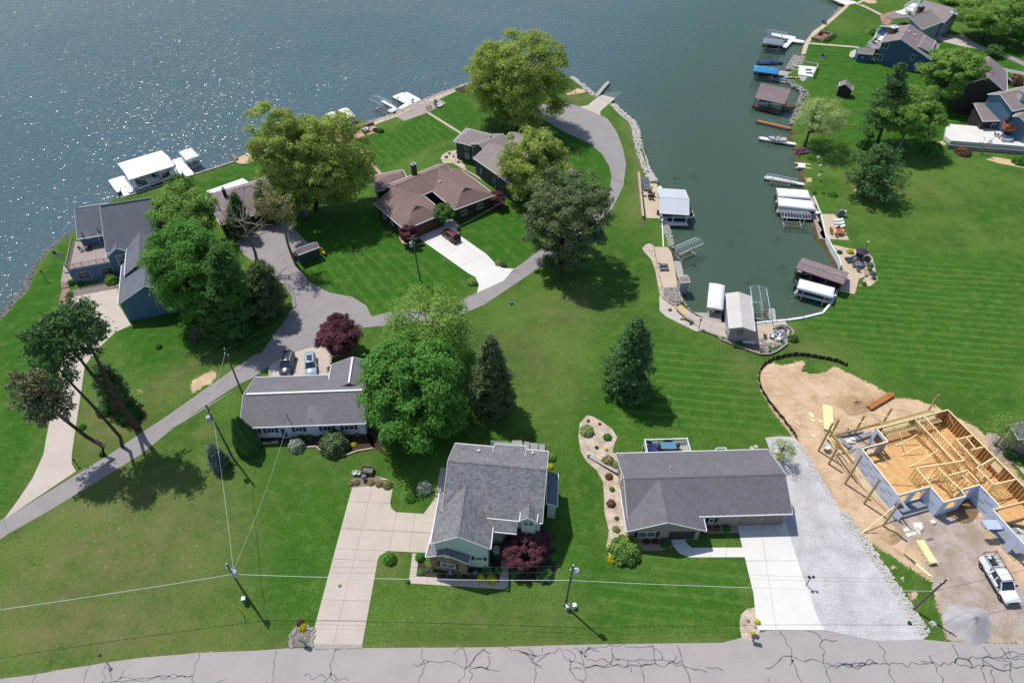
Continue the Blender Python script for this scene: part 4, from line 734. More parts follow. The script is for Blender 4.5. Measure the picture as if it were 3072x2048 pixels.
def win(w, side, s, z, W_=1.2, H_=1.2, mull=1, bars=0, shutter=None, trim=None, door=None, name='window'):
    """a window (frame > pane), a door or a shade-dark porch panel set on a wall, with shutters when asked"""
    p, u, o = wpt(w, side, s, z); up = Vector((0, 0, 1)); t = .09; mb = MB()
    def rect(m_, cx, cz, ww, hh, d0, d1):
        c = p + u * cx + up * cz; vs = [c + u * (i * ww / 2) + up * (j * hh / 2) + o * dd for dd in (d0, d1) for i, j in ((-1, -1), (1, -1), (1, 1), (-1, 1))]
        m_.add(vs, [(0, 3, 2, 1), (4, 5, 6, 7), (0, 1, 5, 4), (1, 2, 6, 5), (2, 3, 7, 6), (3, 0, 4, 7)])
    for sg in (-1, 1): rect(mb, sg * (W_ / 2 - t / 2), 0, t, H_, -.02, .06); rect(mb, 0, sg * (H_ / 2 - t / 2), W_ - 2 * t, t, -.02, .058)
    for i in range(mull): rect(mb, -W_ / 2 + W_ * (i + 1) / (mull + 1), 0, .07, H_ - 2 * t, -.02, .052)
    for i in range(bars): rect(mb, 0, -H_ / 2 + H_ * (i + 1) / (bars + 1), W_ - 2 * t, .04, -.02, .05)
    f = part(w.root, name if not door else 'door', mb, trim or M_TRIM); g = MB(); rect(g, 0, 0, W_ - t, H_ - t, -.02, .03)
    part(f, 'pane' if not door else 'leaf', g, door or M_GLASS)
    if shutter:
        for sg in (-1, 1):
            m_ = MB(); rect(m_, sg * (W_ / 2 + .26), 0, .42, H_, -.02, .07)
            for i in range(5): rect(m_, sg * (W_ / 2 + .26), -H_ / 2 + H_ * (i + .5) / 5, .34, H_ / 5 - .08, .07, .09)
            part(w.root, 'shutter', m_, shutter)
def garage(w, side, s, W_, H_=2.3, m=None, z=0.):
    p, u, o = wpt(w, side, s, z); up = Vector((0, 0, 1)); n = 4; base = None
    for i in range(n):
        mb = MB(); z0, z1 = H_ * i / n + .02, H_ * (i + 1) / n - .02
        vs = [p + u * (a * W_ / 2) + up * zz + o * dd for dd in (-.02, .04) for a, zz in ((-1, z0), (1, z0), (1, z1), (-1, z1))]
        mb.add(vs, [(0, 3, 2, 1), (4, 5, 6, 7), (0, 1, 5, 4), (1, 2, 6, 5), (2, 3, 7, 6), (3, 0, 4, 7)])
        if base is None: base = part(w.root, 'garage_door', mb, m or M_TRIM)
        else: part(base, 'door_panel', mb, m or M_TRIM)
def onroof(w, s, t, up=0.): return w.pt(s, t, w.zr - w.sl * abs(t) + up)
def roofpx(w, k, x, y):
    """the spot of a roof plane seen at x,y"""
    best = (9e9, None)
    for i in range(-120, 121):
        t = i * .1
        if -w.b <= t <= w.a:
            g = G(k, x, y, w.zr - w.sl * abs(t)); e = abs((g - w.A).dot(w.n) - t)
            if e < best[0]: best = (e, g)
    return best[1]
def ventpipe(w, k, x, y, h=.5, r=.06, m=None):
    p = roofpx(w, k, x, y); mb = MB().lathe([(r * 2.6, -.05), (r * 1.4, .1), (r, .14), (r, h)], 8, p); part(w.root, 'vent_pipe', mb, m or M_VENT)
def boxvent(w, k, x, y, s=.35, m=None):
    p = roofpx(w, k, x, y); part(w.root, 'roof_vent', MB().lathe([(s * .6, -.1), (s * .6, .15), (s * .9, .18), (s * .7, .32), (s * .2, .38)], 8, p), m or M_VENT)
def chimney(root, p, sx_, sy_, z0, z1, ang, m, cap=None):
    mb = MB().at((p.x, p.y, 0), ang).box((0, 0, (z0 + z1) / 2), (sx_, sy_, z1 - z0)); c = part(root, 'chimney', mb, m)
    mb = MB().at((p.x, p.y, 0), ang).box((0, 0, z1 + .06), (sx_ + .2, sy_ + .2, .12)).lathe([(.14, z1 + .12), (.14, z1 + .5), (.2, z1 + .5), (.2, z1 + .56)], 8); part(c, 'chimney_cap', mb, cap or mat('cap_metal', 'aab0b5', '8a9095', 1, 5, .4, metal=.4))
def shutterm(n, c): return mat(n, c, None, .5, 5, .6)
# ---- charcoal roofed ranch
hv = house('k', 1300, 800, 'charcoal roofed tan ranch house beside the white driveway')
wv = gable(hv, 'k', (600, 634), (1910, 598), 5.3, (1785, 398), (1975, 920), .42, SH_V, SD_TAN)
wf = gable(hv, 'k', (888, 640), (958, 990), 5.28, (1262, 1030), (620, 1050), .42, SH_V, SD_TAN, ov=.5, og=.5, rk=(0, 1))
shd = shutterm('shutter_navy', '26333f')
win(wf, '1', -2.1, 1.55, 2.3, 1.2, 1, 1, shd); win(wf, '1', 2.5, 1.2, 3.6, 2.2, 0, 0, door=mat('porch_shade', '3b3a3a', '2f2e2e'), trim=SD_TAN)  # wide dark panel is the porch recess, its shade put into the colour
part(hv, 'porch_post', MB().bar(G('k', 1178, 1080, .05), G('k', 1178, 1080, .05) + Vector((0, 0, 2.6)), .16), M_TRIM)
sR = wv.L
for s in (10.2, 11.4): win(wv, 'R', s, 1.6, .7, .9, 0, 0, shd)
garage(wv, 'R', sR - 5.1, 2.7, 2.3, mat('garage_tan', '8b8178', '7a7068')); garage(wv, 'R', sR - 2.0, 2.7, 2.3, mat('garage_tan', '8b8178'))
for s in (2, 5.5, 9): win(wv, '0', -3 + s * .6, 1.6, .9, 1.1, 0, 1)
ventpipe(wv, 'k', 972, 552, .45)
sol = MB()
for i in range(24): sol.bar(wv.pt(.3 + i * (wv.L - .6) / 23, -wv.b - .05, wv.zrt - .02), wv.pt(.3 + i * (wv.L - .6) / 23, -wv.b + .12, wv.zrt + .06), .05)
part(hv, 'gutter_hanger', sol, M_TRIM, kind='stuff')
# ---- grey two storey house
hm = house('j', 1400, 700, 'grey shingled two storey house behind the broad purple maple')
wm = gable(hm, 'j', (1052, 248), (1960, 330), 9.6, (1970, 165), (1940, 824), .55, SH_M, SD_GREEN, og=.3)
gb = G('j', 1215, 475, 8.3); wg = gable(hm, 'j', gb, Vector((*G('j', 1150, 982, 7.4).xy, 8.3)), 7.6, (1440, 1130), (905, 1000), .62, SH_M, SD_GREEN, og=.25, rk=(0, 1))
p0 = G('j', 1052, 1040, 4.9); p1 = G('j', 1034, 1112, 4.9)
wl = gable(hm, 'j', p0 + (p0 - p1).normalized() * 4, p1, 4.9, (1245, 1190), (832, 1188), .5, SH_M, M_STONE, og=.25, rk=(0, 1))
s0_, s1_ = [(G('j', x, 880, 6) - wm.A).dot(wm.d) for x in (1395, 1688)]; pz = lambda s, t: wm.pt(s, -t, wm.zr - wm.sl * t + .01)
ex = part(hm, 'porch_roof', MB().slab([pz(s0_, wm.b - .3), pz(s1_, wm.b - .3), pz(s1_, wm.b + 1.35), pz(s0_, wm.b + 1.35)], .16), SH_M); part(ex, 'gutter', MB().bar(pz(s0_, wm.b + 1.4) - Vector((0, 0, .08)), pz(s1_, wm.b + 1.4) - Vector((0, 0, .08)), .11, .16), M_TRIM)
wd = gable(hm, 'j', (1806, 652), (1792, 772), 7.75, 1.05, 1.05, .8, SH_M, SD_GREEN, ov=.18, og=.15, z0=3.5, rk=(0, 1))
shg = shutterm('shutter_green', '2d5048')
win(wd, '1', 0, 6.2, 1.4, 1.1, 1, 2, None)
win(wl, '1', .0, 1.75, 1.9, 1.15, 1, 2, shg); part(hm, 'gable_vent', MB().at(wpt(wl, '1', 0, 4.0)[0], math.atan2(wl.n.y, wl.n.x)).box((0, -.04, 0), (.7, .1, .4)), M_TRIM)
win(wg, '1', 2.3, 2.2, 1.0, .8, 0, 1, shg)
for s in (2, 5, 8): win(wm, '1', -4 + s, 5.2, .9, 1.3, 0, 1)
garage(wg, 'R', wg.L * .55, 4.8, 2.3)
side = gable(hm, 'j', (1985, 345), (1975, 640), 4.2, 1.2, .2, .5, SH_B, SD_GREEN, ov=.15, walls=True, cap=False)
for x, y in ((1338, 165), (1832, 187)): boxvent(wm, 'j', x, y, .25)
bumpw = gable(hm, 'j', (1432, 292), (1740, 318), 9.45, ('j', 1560, 100), .2, .5, SH_M, SD_GREEN, walls=False, cap=False)
part(hm, 'porch_column', MB().bar(G('j', 1470, 1000), G('j', 1470, 1000) + Vector((0, 0, 3.6)), .22), M_TRIM)
part(hm, 'porch_floor', poly_mb(GL('j 1475 900 1690 905 1690 1010 1475 1005'), .3, .3), M_CONG)
# back deck of the grey house: white rail and grey steps
bd = MB(); q0, q1 = G('j', 1450, 70, 3.2), G('j', 1720, 95, 3.2)
for i in range(26): a = q0.lerp(q1, i / 25); bd.bar(a, a + Vector((.0, -.35, -1.)), .12)
part(hm, 'pergola_slats', bd, M_TRIM, kind='stuff')
dk = [G('j', 1640, 62, 1.4), G('j', 1730, 62, 1.4), G('j', 1755, 150, 1.4), G('j', 1640, 150, 1.4)]
part(hm, 'deck', poly_mb(dk, 1.4, .2), mat('deck_grey', '9b9795', '868280', .6, 6, .8, wave=(.28, 0, .3, 'x')))
for i, s in enumerate(('j 1752 70 1800 78 1800 150 1752 148', 'j 1804 82 1880 90 1880 152 1804 150', 'j 1886 95 1945 98 1945 158 1886 154')): part(hm, 'deck_step', poly_mb(GL(s, 1.2 - .4 * i), 1.2 - .4 * i, .18), MATS['deck_grey'])
sheet('side_walk', 'j 985 310 1035 320 1000 600 945 720 830 738 930 600', .045, M_CONG)
# ---- long white ranch
hw = house('i', 1050, 850, 'long white ranch house with slate roof and white ridge cap')
ww = gable(hw, 'i', (550, 713), (1690, 672), 5.0, (645, 557), (590, 1018), .4, SH_W, SD_WHITE, cap=False)
part(hw, 'ridge_vent', MB().bar(ww.pt(.5, 0, 5.06), ww.pt(ww.L - .2, 0, 5.06), .3, .1), M_TRIM)
wb = gable(hw, 'i', (1520, 612), (1556, 368), 4.95, (1370, 384), (1720, 420), .42, SH_W, SD_WHITE, cap=False, rk=(0, 1))
part(hw, 'ridge_vent', MB().bar(wb.pt(.1, 0, 5.02), wb.pt(wb.L - .2, 0, 5.02), .28, .1), M_TRIM)
shb = shutterm('shutter_slate_blue', '3d4c60')
for fx, W_ in ((.07, 1.1), (.205, 1.2), (.43, 1.1), (.655, 1.4), (.83, 1.5)): win(ww, 'R', ww.L * fx + .4, 1.75, W_, 1.0, 1, 0, shb)
win(ww, 'R', ww.L * .325, 1.15, 1.0, 2.05, 0, 0, door=mat('door_blue', '3a5a74', '30495e')); ventpipe(ww, 'i', 1160, 935, .7); ventpipe(ww, 'i', 968, 945, 1.6, .05, M_DARKM)
part(hw, 'front_step', poly_mb(GL('i 915 1060 1000 1060 1000 1115 915 1115'), .2, .2), M_CONG)
# ---- brown red ranch
hb = house('f', 1950, 450, 'brown red roofed ranch house with two dutch gables')
zr_ = 5.3
wL = gable(hb, 'b', (1470, 1262), (1668, 1425), zr_, (1745, 1335), (1225, 1350), .42, SH_R, SD_BROWN, h1=3.4)
wR = gable(hb, 'b', (1895, 1085), (2118, 1258), zr_, (2150, 1140), (1826, 1296), .42, SH_R, SD_BROWN, h1=3.4)
wC = gable(hb, 'b', (1440, 1262), (1960, 1052), zr_, 3.0, (1742, 1332), .42, SH_R, SD_BROWN, ov=.5)
wPc = gable(hb, 'b', (1385, 1163), (1540, 1132), 4.2, 2.6, 3.4, .3, SH_R, SD_BROWN, h0=2.6, h1=1., cap=False)
for w_ in (wL, wR):   # the little upright gables of the hips
    e = w_.pt(w_.L, 0, zr_); mb = MB().add([w_.pt(w_.L + .9, 1.5, zr_ - .55), w_.pt(w_.L + .9, -1.5, zr_ - .55), w_.pt(w_.L + .5, 0, zr_ + .12), w_.pt(w_.L - 1.2, 0, zr_ + .1), ], [(0, 1, 2), (0, 2, 3), (1, 3, 2), (0, 3, 1)]); part(hb, 'gablet', mb, SH_R)
chimney(hb, roofpx(wC, 'b', 1685, 1150) + wC.n * .9, .95, .8, 3, 7.0, math.atan2(wC.d.y, wC.d.x), M_BRICKD)
M_BGAR = mat('garage_brown', '5d3d2c', '4a2f22', .8, 5, .6)
garage(wL, '1', 1.6, 2.6, 2.2, M_BGAR); garage(wL, '1', -1.5, 2.6, 2.2, M_BGAR)
for s in (-2.2, 1.8): win(wR, '1', s, 1.5, 1.4, 1.2, 1, 0)
for s in (3, 6, 9): win(wL, 'R', s, 1.6, .8, 1.0, 0, 0)
for x, y in ((1288, 1352),): boxvent(wL, 'b', x, y, .28)
boxvent(wR, 'b', 1900, 1216, .28); ventpipe(wC, 'b', 1720, 1184, .5)
for s in (1.5, 2.8): win(wC, 'R', wC.L * .5 + s, 1.4, .9, 1.7, 0, 0)
# ---- taupe house behind the yellow tree
ht_ = house('c', 560, 1300, 'taupe roofed house with grey green board walls under the yellow tree')
w1 = gable(ht_, 'c', (520, 1165), (905, 1420), 6.2, (900, 1150), (355, 1290), .42, SH_T, SD_BOARD, ov=.3)
w2 = gable(ht_, 'c', (335, 1050), (520, 1095), 6.0, 2.6, (292, 1172), .42, SH_T, SD_BOARD, h0=2.4, cap=False)
w3 = gable(ht_, 'c', (420, 1170), (640, 1075), 6.1, 3., 3.4, .42, SH_T, SD_BOARD, cap=False)
w4 = gable(ht_, 'c', (700, 1060), (960, 1170), 6.0, 4.2, 4.2, .42, SH_T, SD_BOARD, cap=False)
mb = MB().slab([G('c', 548, 1182, 5.75), G('c', 566, 1190, 5.7), G('c', 550, 1203, 5.45), G('c', 532, 1193, 5.5)], .1); part(ht_, 'skylight', mb, glass('skylight_glass', '7f95a5'))
ventpipe(w1, 'c', 534, 1255, .5)
for s in (-1.8, .2): win(w2, 'R', 2.6 + s, 3.6, 1.0, 1.4, 0, 0); win(w2, 'R', 2.6 + s, 1.4, 1.0, 1.4, 0, 0)
win(w1, 'R', 7.5, 1.3, .9, 2.1, 0, 0, door=mat('door_dark', '2a302f', '222726')); win(w1, 'R', 2.5, 2., .5, 1.2, 0, 0)
# ---- blue lake house
hl = house('a', 1200, 1000, 'blue lake house with slate roof, roof deck and attached garage')
wa = gable(hl, 'a', (915, 660), (1397, 588), 10.2, (1460, 528), (957, 1103), .62, SH_B, SD_BLUE, og=.25)
wb_ = gable(hl, 'a', (684, 688), (960, 648), 8.6, 2.2, (692, 974), .55, SH_B, SD_BLUE, og=.25)
wc = gable(hl, 'a', (1287, 910), (1272, 1200), 7.0, (1440, 1010), (1160, 1070), .62, SH_B, SD_BLUE, rk=(0, 0))
wga = gable(hl, 'a', (1345, 1050), (1325, 1402), 6.9, (1640, 1425), ('e', 1083, 192), .52, SH_B, SD_BLUE, og=.2, ov=.3)
wdm = gable(hl, 'a', (1072, 985), (1064, 1052), 6.2, (1163, 1062), (978, 1104), .7, SH_B, SD_BLUE, og=.2, ov=.25, rk=(0, 1))
win(wdm, '1', .2, 3.2, 2.0, 2.6, 1, 1)
for s in (1.6, -.4): win(wa, '1', s + .4, 6.3, 1.5, 3.2, 0, 2)
wsm = gable(hl, 'a', (1420, 765), (1535, 740), 7.2, 1.6, 2.4, .5, SH_B, SD_BLUE, walls=True, cap=False, og=.15)
win(wb_, 'R', 4.2, 4.6, 1.7, 2.1, 1, 0); win(wb_, 'R', 1.6, 5.2, .5, .9, 0, 0); ventpipe(wb_, 'a', 765, 945, .9, .08, M_DARKM); ventpipe(wb_, 'a', 910, 905, .9, .08, M_DARKM)
zd = 3.3; dpol = GL('D 122 553 622 462 575 370 520 260 190 240', zd)
part(hl, 'deck_wall', poly_mb(GL('D 130 560 618 470 575 380 520 280 205 255', zd), zd - .2, zd - .2), SD_BLUE)
dkp = part(hl, 'roof_deck', poly_mb(dpol, zd, .18), mat('deck_rose', 'a3938f', '94847f', .6, 6, .8, wave=(.3, .4, .3, 'x')))
rl = MB(); cor = [G('D', 190, 240, zd), G('D', 122, 553, zd), G('D', 622, 462, zd)]
for a, b2 in zip(cor, cor[1:]):
    n = 6
    for i in range(n + 1): q = a.lerp(b2, i / n); rl.bar(q, q + Vector((0, 0, 1)), .07)
    rl.bar(a + Vector((0, 0, 1)), b2 + Vector((0, 0, 1)), .09); rl.bar(a + Vector((0, 0, .2)), b2 + Vector((0, 0, .2)), .05)
    for i in range(40): q = a.lerp(b2, i / 40); rl.bar(q + Vector((0, 0, .2)), q + Vector((0, 0, 1)), .025)
part(dkp, 'railing', rl, mat('rail_taupe', 'a89c94', '938780'))
class DW(Wing): pass
a, b2 = G('D', 130, 560, zd), G('D', 618, 470, zd); dw = Wing(); dd = (b2 - a).normalized(); dw.root = hl; dw.pt = lambda s, t, z, a=a, dd=dd: Vector((a.x, a.y, z)) + dd * s + Vector((-dd.y, dd.x, 0)) * t
dw.d, dw.n, dw.b, dw.ov = dd, Vector((-dd.y, dd.x, 0)), 0., 0.
LW = (b2 - a).length
for f_ in (.27, .8): win(dw, 'R', LW * f_, 1.6, 2.2, 1.5, 1, 1, trim=mat('trim_cream', 'b9b3a0', 'a39d8b'))
sheet('side_deck', 'D 90 525 130 570 195 700 205 720 60 725 75 620', .5, MATS['deck_rose'], .5)
for i, s in enumerate(('D 58 728 140 715 140 735 58 745', 'D 58 748 140 737 140 752 58 765')): sheet('deck_step', s, .34 - i * .16, MATS['deck_rose'], .2)
sheet('brick_path', 'D 60 770 150 760 130 860 170 895 | e 650 172 535 202 570 60', .04, mat('brick_paver', '9d7f74', '80655c', .8, 8, .85, .01, wave=(.22, .3, .35, 'x')))
sheet('gravel_bed_lakehouse', 'D 235 770 700 615 700 740 560 790 240 860 140 870 150 800', .03, mat('bed_grey_rock', '8b8078', '6a6058', .8, 6, .9, .05))
# ---- brown roofed house hidden in the trees, with a white patio roof
hh = house('f', 350, 450, 'mostly hidden brown roofed house with flat white patio roof')
wh = gable(hh, 'f', (295, 368), (470, 318), 5.6, 3.4, ('f', 520, 590), .38, SH_K, SD_BROWN, h0=5, h1=4, ov=.5)
part(hh, 'patio_roof', poly_mb(GL('a 1893 532 2232 412 2285 452 1962 580', 3.0), 3.0, .15), paint('membrane_white', 'f2f2f0', .6, 0))
for s in ('a 1925 550', 'a 2060 505', 'a 2240 440'): g_ = GL(s, 2.8)[0]; part(hh, 'patio_post', MB().bar(Vector((g_.x, g_.y, 0)), g_, .14), M_TRIM)
chimney(hh, G('f', 228, 405, 5.4), .6, .6, 3, 6.6, .3, M_BRICKD)
# ---- right shore houses
hg = house('t', 1000, 250, 'grey roofed pale blue house with white upper deck at the top right')
wg1 = gable(hg, 't', (870, 5), (1360, 140), 7.2, 3., (1275, 385), .42, SH_T, SD_LTB, ov=.5)
wg2 = gable(hg, 't', (960, 145), (640, 262), 7., 5., ('t', 785, 395), .42, SH_T, SD_LTB, ov=.4)
win(wg1, 'R', wg1.L * .62, 1.9, 3.2, 1.3, 3, 0); win(wg2, '1', -1, 2.2, 1.6, 1.3, 1, 0)
chimney(hg, G('t', 800, 160, 7), 1.6, 1., 4, 8.2, .2, M_BRICKD)
for x, y in ((1265, 188), (1340, 210)): g_ = roofpx(wg1, 't', x, y); part(hg, 'skylight', MB().at(g_, math.atan2(wg1.d.y, wg1.d.x), radians(23)).box((0, 0, .08), (1., .8, .12)), glass('skylight_glass'))
part(hg, 'porch_roof', poly_mb(GL('t 280 255 430 195 700 175 640 262 390 290', 3.2), 3.2, .2), SH_T)
part(hg, 'porch_roof', poly_mb(GL('t 420 185 545 145 690 180 560 225', 3.4), 3.45, .2), paint('membrane_white', 'f2f2f0'))
for s in ('t 280 262', 't 395 288'): g_ = GL(s, 3.)[0]; part(hg, 'porch_post', MB().bar(Vector((g_.x, g_.y, 0)), g_, .18), M_TRIM)
ud = GL('t 550 135 700 45 780 75 690 180', 4.4); dkp = part(hg, 'upper_deck', poly_mb(ud, 4.4, .25), paint('membrane_white', 'f2f2f0')); rl = MB()
for a, b2 in zip(ud, ud[1:] + ud[:1]):
    rl.bar(a + Vector((0, 0, 1.2)), b2 + Vector((0, 0, 1.2)), .12)
    for i in range(12): q = a.lerp(b2, i / 12); rl.bar(q, q + Vector((0, 0, 1.2)), .1 if i % 4 == 0 else .05)
part(dkp, 'railing', rl, M_TRIM)
sheet('brick_terrace', 't 190 240 250 215 440 160 500 160 380 330 320 380 240 360', .05, mat('brick_terra', 'a8806f', '8c6757', .6, 6, .85))
hn = house('t', 550, 650, 'navy blue house with brown roof and multi level lakeside decks')
wn1 = gable(hn, 't', (655, 368), (515, 588), 7.8, ('t', 1065, 700), (225, 608), .4, SH_K, SD_NAVY, og=.3)
wn2 = gable(hn, 't', (880, 530), (800, 700), 6.2, ('t', 950, 795), 2., .3, SH_K, SD_NAVY, cap=False, og=.2)
wn3 = gable(hn, 't', (330, 400), (560, 385), 6.9, 4., 3.4, .3, SH_K, SD_NAVY, cap=False)
chimney(hn, G('t', 375, 500, 6.3), 2.2, 1.6, 4, 8., .45, mat('chimney_taupe', '5a5250', '4c4543', .5, 5), M_VENT)
win(wn1, '1', -3.5, 5.2, 2.0, 1.5, 1, 0); win(wn1, '1', -3.9, 1.9, 2.0, 1.5, 1, 0); win(wn1, '1', 4.6, 3.6, .9, 1.6, 0, 0); win(wn1, '1', 2.6, 1.0, 1.5, 1.0, 1, 0)
for x, y in ((630, 478), (715, 528)): boxvent(wn1, 't', x, y, .42)
ventpipe(wn1, 't', 740, 600, .8, .09)
M_DKG = mat('deck_pale_grey', 'a9a6a3', '938f8c', .6, 6, .8, wave=(.35, .5, .3, 'x'))
for s, z in (('t 0 690 130 600 250 620 200 740 80 720', 3.), ('t 150 480 270 500 250 600 130 580 80 640', 3.4)):
    pp = GL(s, z); dkp = part(hn, 'deck', poly_mb(pp, z, .25), M_DKG); rl = MB()
    for a, b2 in zip(pp, pp[1:] + pp[:1]):
        rl.bar(a + Vector((0, 0, 1.)), b2 + Vector((0, 0, 1.)), .14)
        for i in range(9): q = a.lerp(b2, i / 9); rl.bar(q, q + Vector((0, 0, 1.)), .1 if i % 3 == 0 else .05)
    part(dkp, 'railing', rl, M_TRIM)
    for p in pp[:3]: part(dkp, 'deck_post', MB().bar((p.x, p.y, 0), (p.x, p.y, z - .2), .2), M_TRIM)
part(hn, 'awning', MB().slab(GL('t 160 600 205 540 270 540 215 608', 5.2), .1), M_TRIM)
hk = house('u', 560, 300, 'dark brown house with steep brown roof on the upper drive')
wk1 = gable(hk, 'u', (530, 100), (530, 262), 10.0, 5.4, ('u', 345, 288), .55, SH_K, SD_BLACK, og=.2, ov=.3)
wk2 = gable(hk, 'u', (545, 175), (640, 250), 7.6, 3., 4., .45, SH_K, SD_BLACK, og=.2, ov=.3, cap=False)
wk3 = gable(hk, 'u', (560, 240), (478, 327), 7.4, ('u', 613, 392), 4.2, .52, SH_K, mat('stone_olive', '5b574a', '3b382f', 1.4, 6, .9, .03), og=.15, ov=.25, cap=False)
for s in (-1.6, 2.2): win(wk3, '1', s, 3.2, .9, 1.7, 0, 0)
ventpipe(wk1, 'u', 555, 220, .9, .1); ventpipe(wk1, 'u', 540, 242, .8, .1)
win(wk2, 'L', 6, 2.2, 2.6, 1.6, 1, 0)
hr = house('u', 650, 560, 'blue house at the right edge with brown roofs and a wooden balcony')
wr1 = gable(hr, 'u', (618, 392), (900, 332), 8.6, 3., ('u', 652, 535), .42, SH_T, SD_BLUE, ov=.3, og=.3)
wr2 = gable(hr, 'u', (415, 462), (605, 458), 4.9, .3, ('u', 432, 600), .3, SH_T, SD_BLACK, cap=False, ov=.4, og=.3)
wr3 = gable(hr, 'u', (800, 530), (760, 560), 6.5, 3., 1.2, .42, SH_T, SD_BLUE, ov=.3)
win(wr1, 'R', 4.6, 5.2, 1.4, 1.4, 0, 0); win(wr2, 'R', 3.4, 1.4, 1.0, 1.9, 0, 0)
bal = GL('u 632 610 740 628 770 668 650 670', 3.2); bp_ = part(hr, 'balcony', poly_mb(bal, 3.2, .3), mat('deck_cedar', '9c5f3a', '80492b', .5, 6, .7)); rl = MB()
for a, b2 in zip(bal[2:] + bal[:1], bal[3:] + bal[:2]): rl.slab([a + Vector((0, 0, 1)), b2 + Vector((0, 0, 1)), b2 + Vector((0, 0.05, 1)), a + Vector((0, .05, 1))], .9)
part(bp_, 'balcony_rail', rl, MATS['deck_cedar']); g_ = G('u', 640, 690, 3); part(hr, 'balcony_brace', MB().bar(G('u', 590, 750), g_, .2), MATS['deck_cedar'])
chimney(hr, G('u', 780, 415, 8), 1.8, 1.4, 5, 9.4, .2, mat('chimney_white', 'c9c6c2', 'b5b2ae'))
sheet('terrace_slab', 'u 195 645 420 665 440 672 590 690 800 720 800 822 740 815 225 775 180 740', .95, M_CONW, 1.2)
struct('terrace_wall', MB().prism([(p.x, p.y) for p in GL('u 222 778 740 818 830 828 830 832 738 822 220 782', .95)], -.1, .97), mat('block_grey', '8c8a8e', '77757a', .5, 5))
ho = house('t', 2300, 330, 'brown roofed house corner behind the big trees at the top right')
gable(ho, 't', (2380, 150), (2400, 250), 5.6, 3., ('t', 2225, 375), .4, SH_T, SD_GREY)
hx = house('l', 2280, 750, 'grey house corner with dark roof at the right edge of the picture')
gable(hx, 'l', (2420, 560), (2500, 680), 5.2, 4., ('l', 2190, 615), .4, SH_V, SD_GREY)
sheet('stone_bed_right', 'l 1985 700 2000 670 2060 675 2160 690 2200 720 2190 800 2240 900 2298 960 2298 990 2220 930 2080 860 2010 800', .03, mat('bed_pale_rock', 'b9aa9c', '958577', .7, 6, .9, .04))
# upper drives
sheet('upper_driveway', 't 880 530 960 490 1060 530 1180 560 1280 545 1400 510 1470 540 1560 610 1700 680 1870 760 2060 810 1990 830 1830 790 1620 730 1400 690 1200 640 1000 590', .036, M_CONC)
sheet('upper_lane', 't 2060 810 2200 860 2360 930 2500 1000 2500 1060 2360 995 2180 910 1990 830', .034, M_ASPL)
sheet('upper_lane_branch', 't 1840 935 1960 990 2150 1040 2360 1080 2500 1110 2500 1170 2360 1130 2150 1090 2000 1050 1850 1000', .034, M_ASPL)
# ================================================================ SHORE, DOCKS, BOATHOUSES, BOATS
M_DOCKW = mat('dock_white', 'e4e5e4', 'd2d4d4', .6, 6, .6, 0, .3, wave=(.45, .4, .18, 'x')); M_DOCKG = mat('dock_grey', 'aaa7a3', '94908b', .6, 6, .8, wave=(.3, .4, .3, 'x'))
M_DOCKO = mat('dock_orange', 'b5764c', '96603d', .6, 6, .8, wave=(.3, 1.2, .35, 'x')); M_DOCKB = mat('dock_brown', '5d4a3d', '493a30', .6, 6, .8, wave=(.3, .4, .35, 'x'))
M_ROSE = MATS['deck_rose']; M_PATIO = mat('patio_concrete', 'c4b39c', 'ab9b87', .3, 6, .8, .003, var=.3); M_PINK = mat('patio_brick', 'c09a86', 'a78372', .5, 6, .85, .006, wave=(.4, .35, .25, 'x'))
M_ALU = mat('aluminium', 'd4d8da', 'bcc1c4', 1, 6, .35, 0, .5, metal=.3); M_POST = mat('post_wood', '6d6259', '544a43', 2, 8, .9)
M_VINYL = mat('canopy_white', 'e9ebee', 'dcdfe3', .35, 3, .5, .012, .3, var=.3); M_WOOD = mat('timber_grey', '8a7d70', '6c6157', 1.2, 8, .9)
M_RIB = mat('rib_metal_white', 'eceeef', 'dfe2e4', .3, 4, .4, 0, .5, wave=(.42, .35, .22, 'x')); M_RIBG = mat('rib_metal_grey', 'c3c7cc', 'b3b8be', .3, 4, .4, 0, .5, wave=(.5, .02, .3, 'x')); M_RIBT = mat('rib_metal_tan', 'c9c2bd', 'b9b1ac', .3, 4, .4, 0, .5, wave=(.4, 1.48, .3, 'x'))
M_ROCK = mat('rock_grey', 'a39f9a', '77736f', 1.2, 6, .9, .02); M_ROCKW = mat('rock_white', 'c9c5bf', '99948d', 1.2, 6, .9, .02); M_WALLC = mat('seawall_concrete', 'b9ab98', '9a8c7b', .5, 6, .85)
M_BEDP = mat('bed_pebble_tan', 'd0c0ae', '8f7f6f', .8, 4.5, .9, .05, var=.2); M_BEDW = mat('bed_pebble_white', 'c8c0b6', 'a39a90', .8, 9, .9, .05, var=.3); M_MULCH = mat('mulch_dark', '4d3f38', '33291f', .9, 8, .95, .06)
def wall_line(name, s, w=.3, z1=.1, z0=-1.6, m=None, kind='structure', pts=None):
    pts = pts or GL(s); mb = MB()
    for a, b2 in zip(pts, pts[1:]): mb.bar(Vector((a.x, a.y, (z0 + z1) / 2)), Vector((b2.x, b2.y, (z0 + z1) / 2)) + (b2 - a).normalized() * w * .3, w, z1 - z0)
    o = put(name, mesh_of(name, mb, m or M_WALLC)); o['kind'] = kind; return o
def thing_wall(name, s, w, z1, m, label, cat, z0=-.1):
    o = wall_line(name, s, w, z1, z0, m); del o['kind']; return tag(o, label, cat)
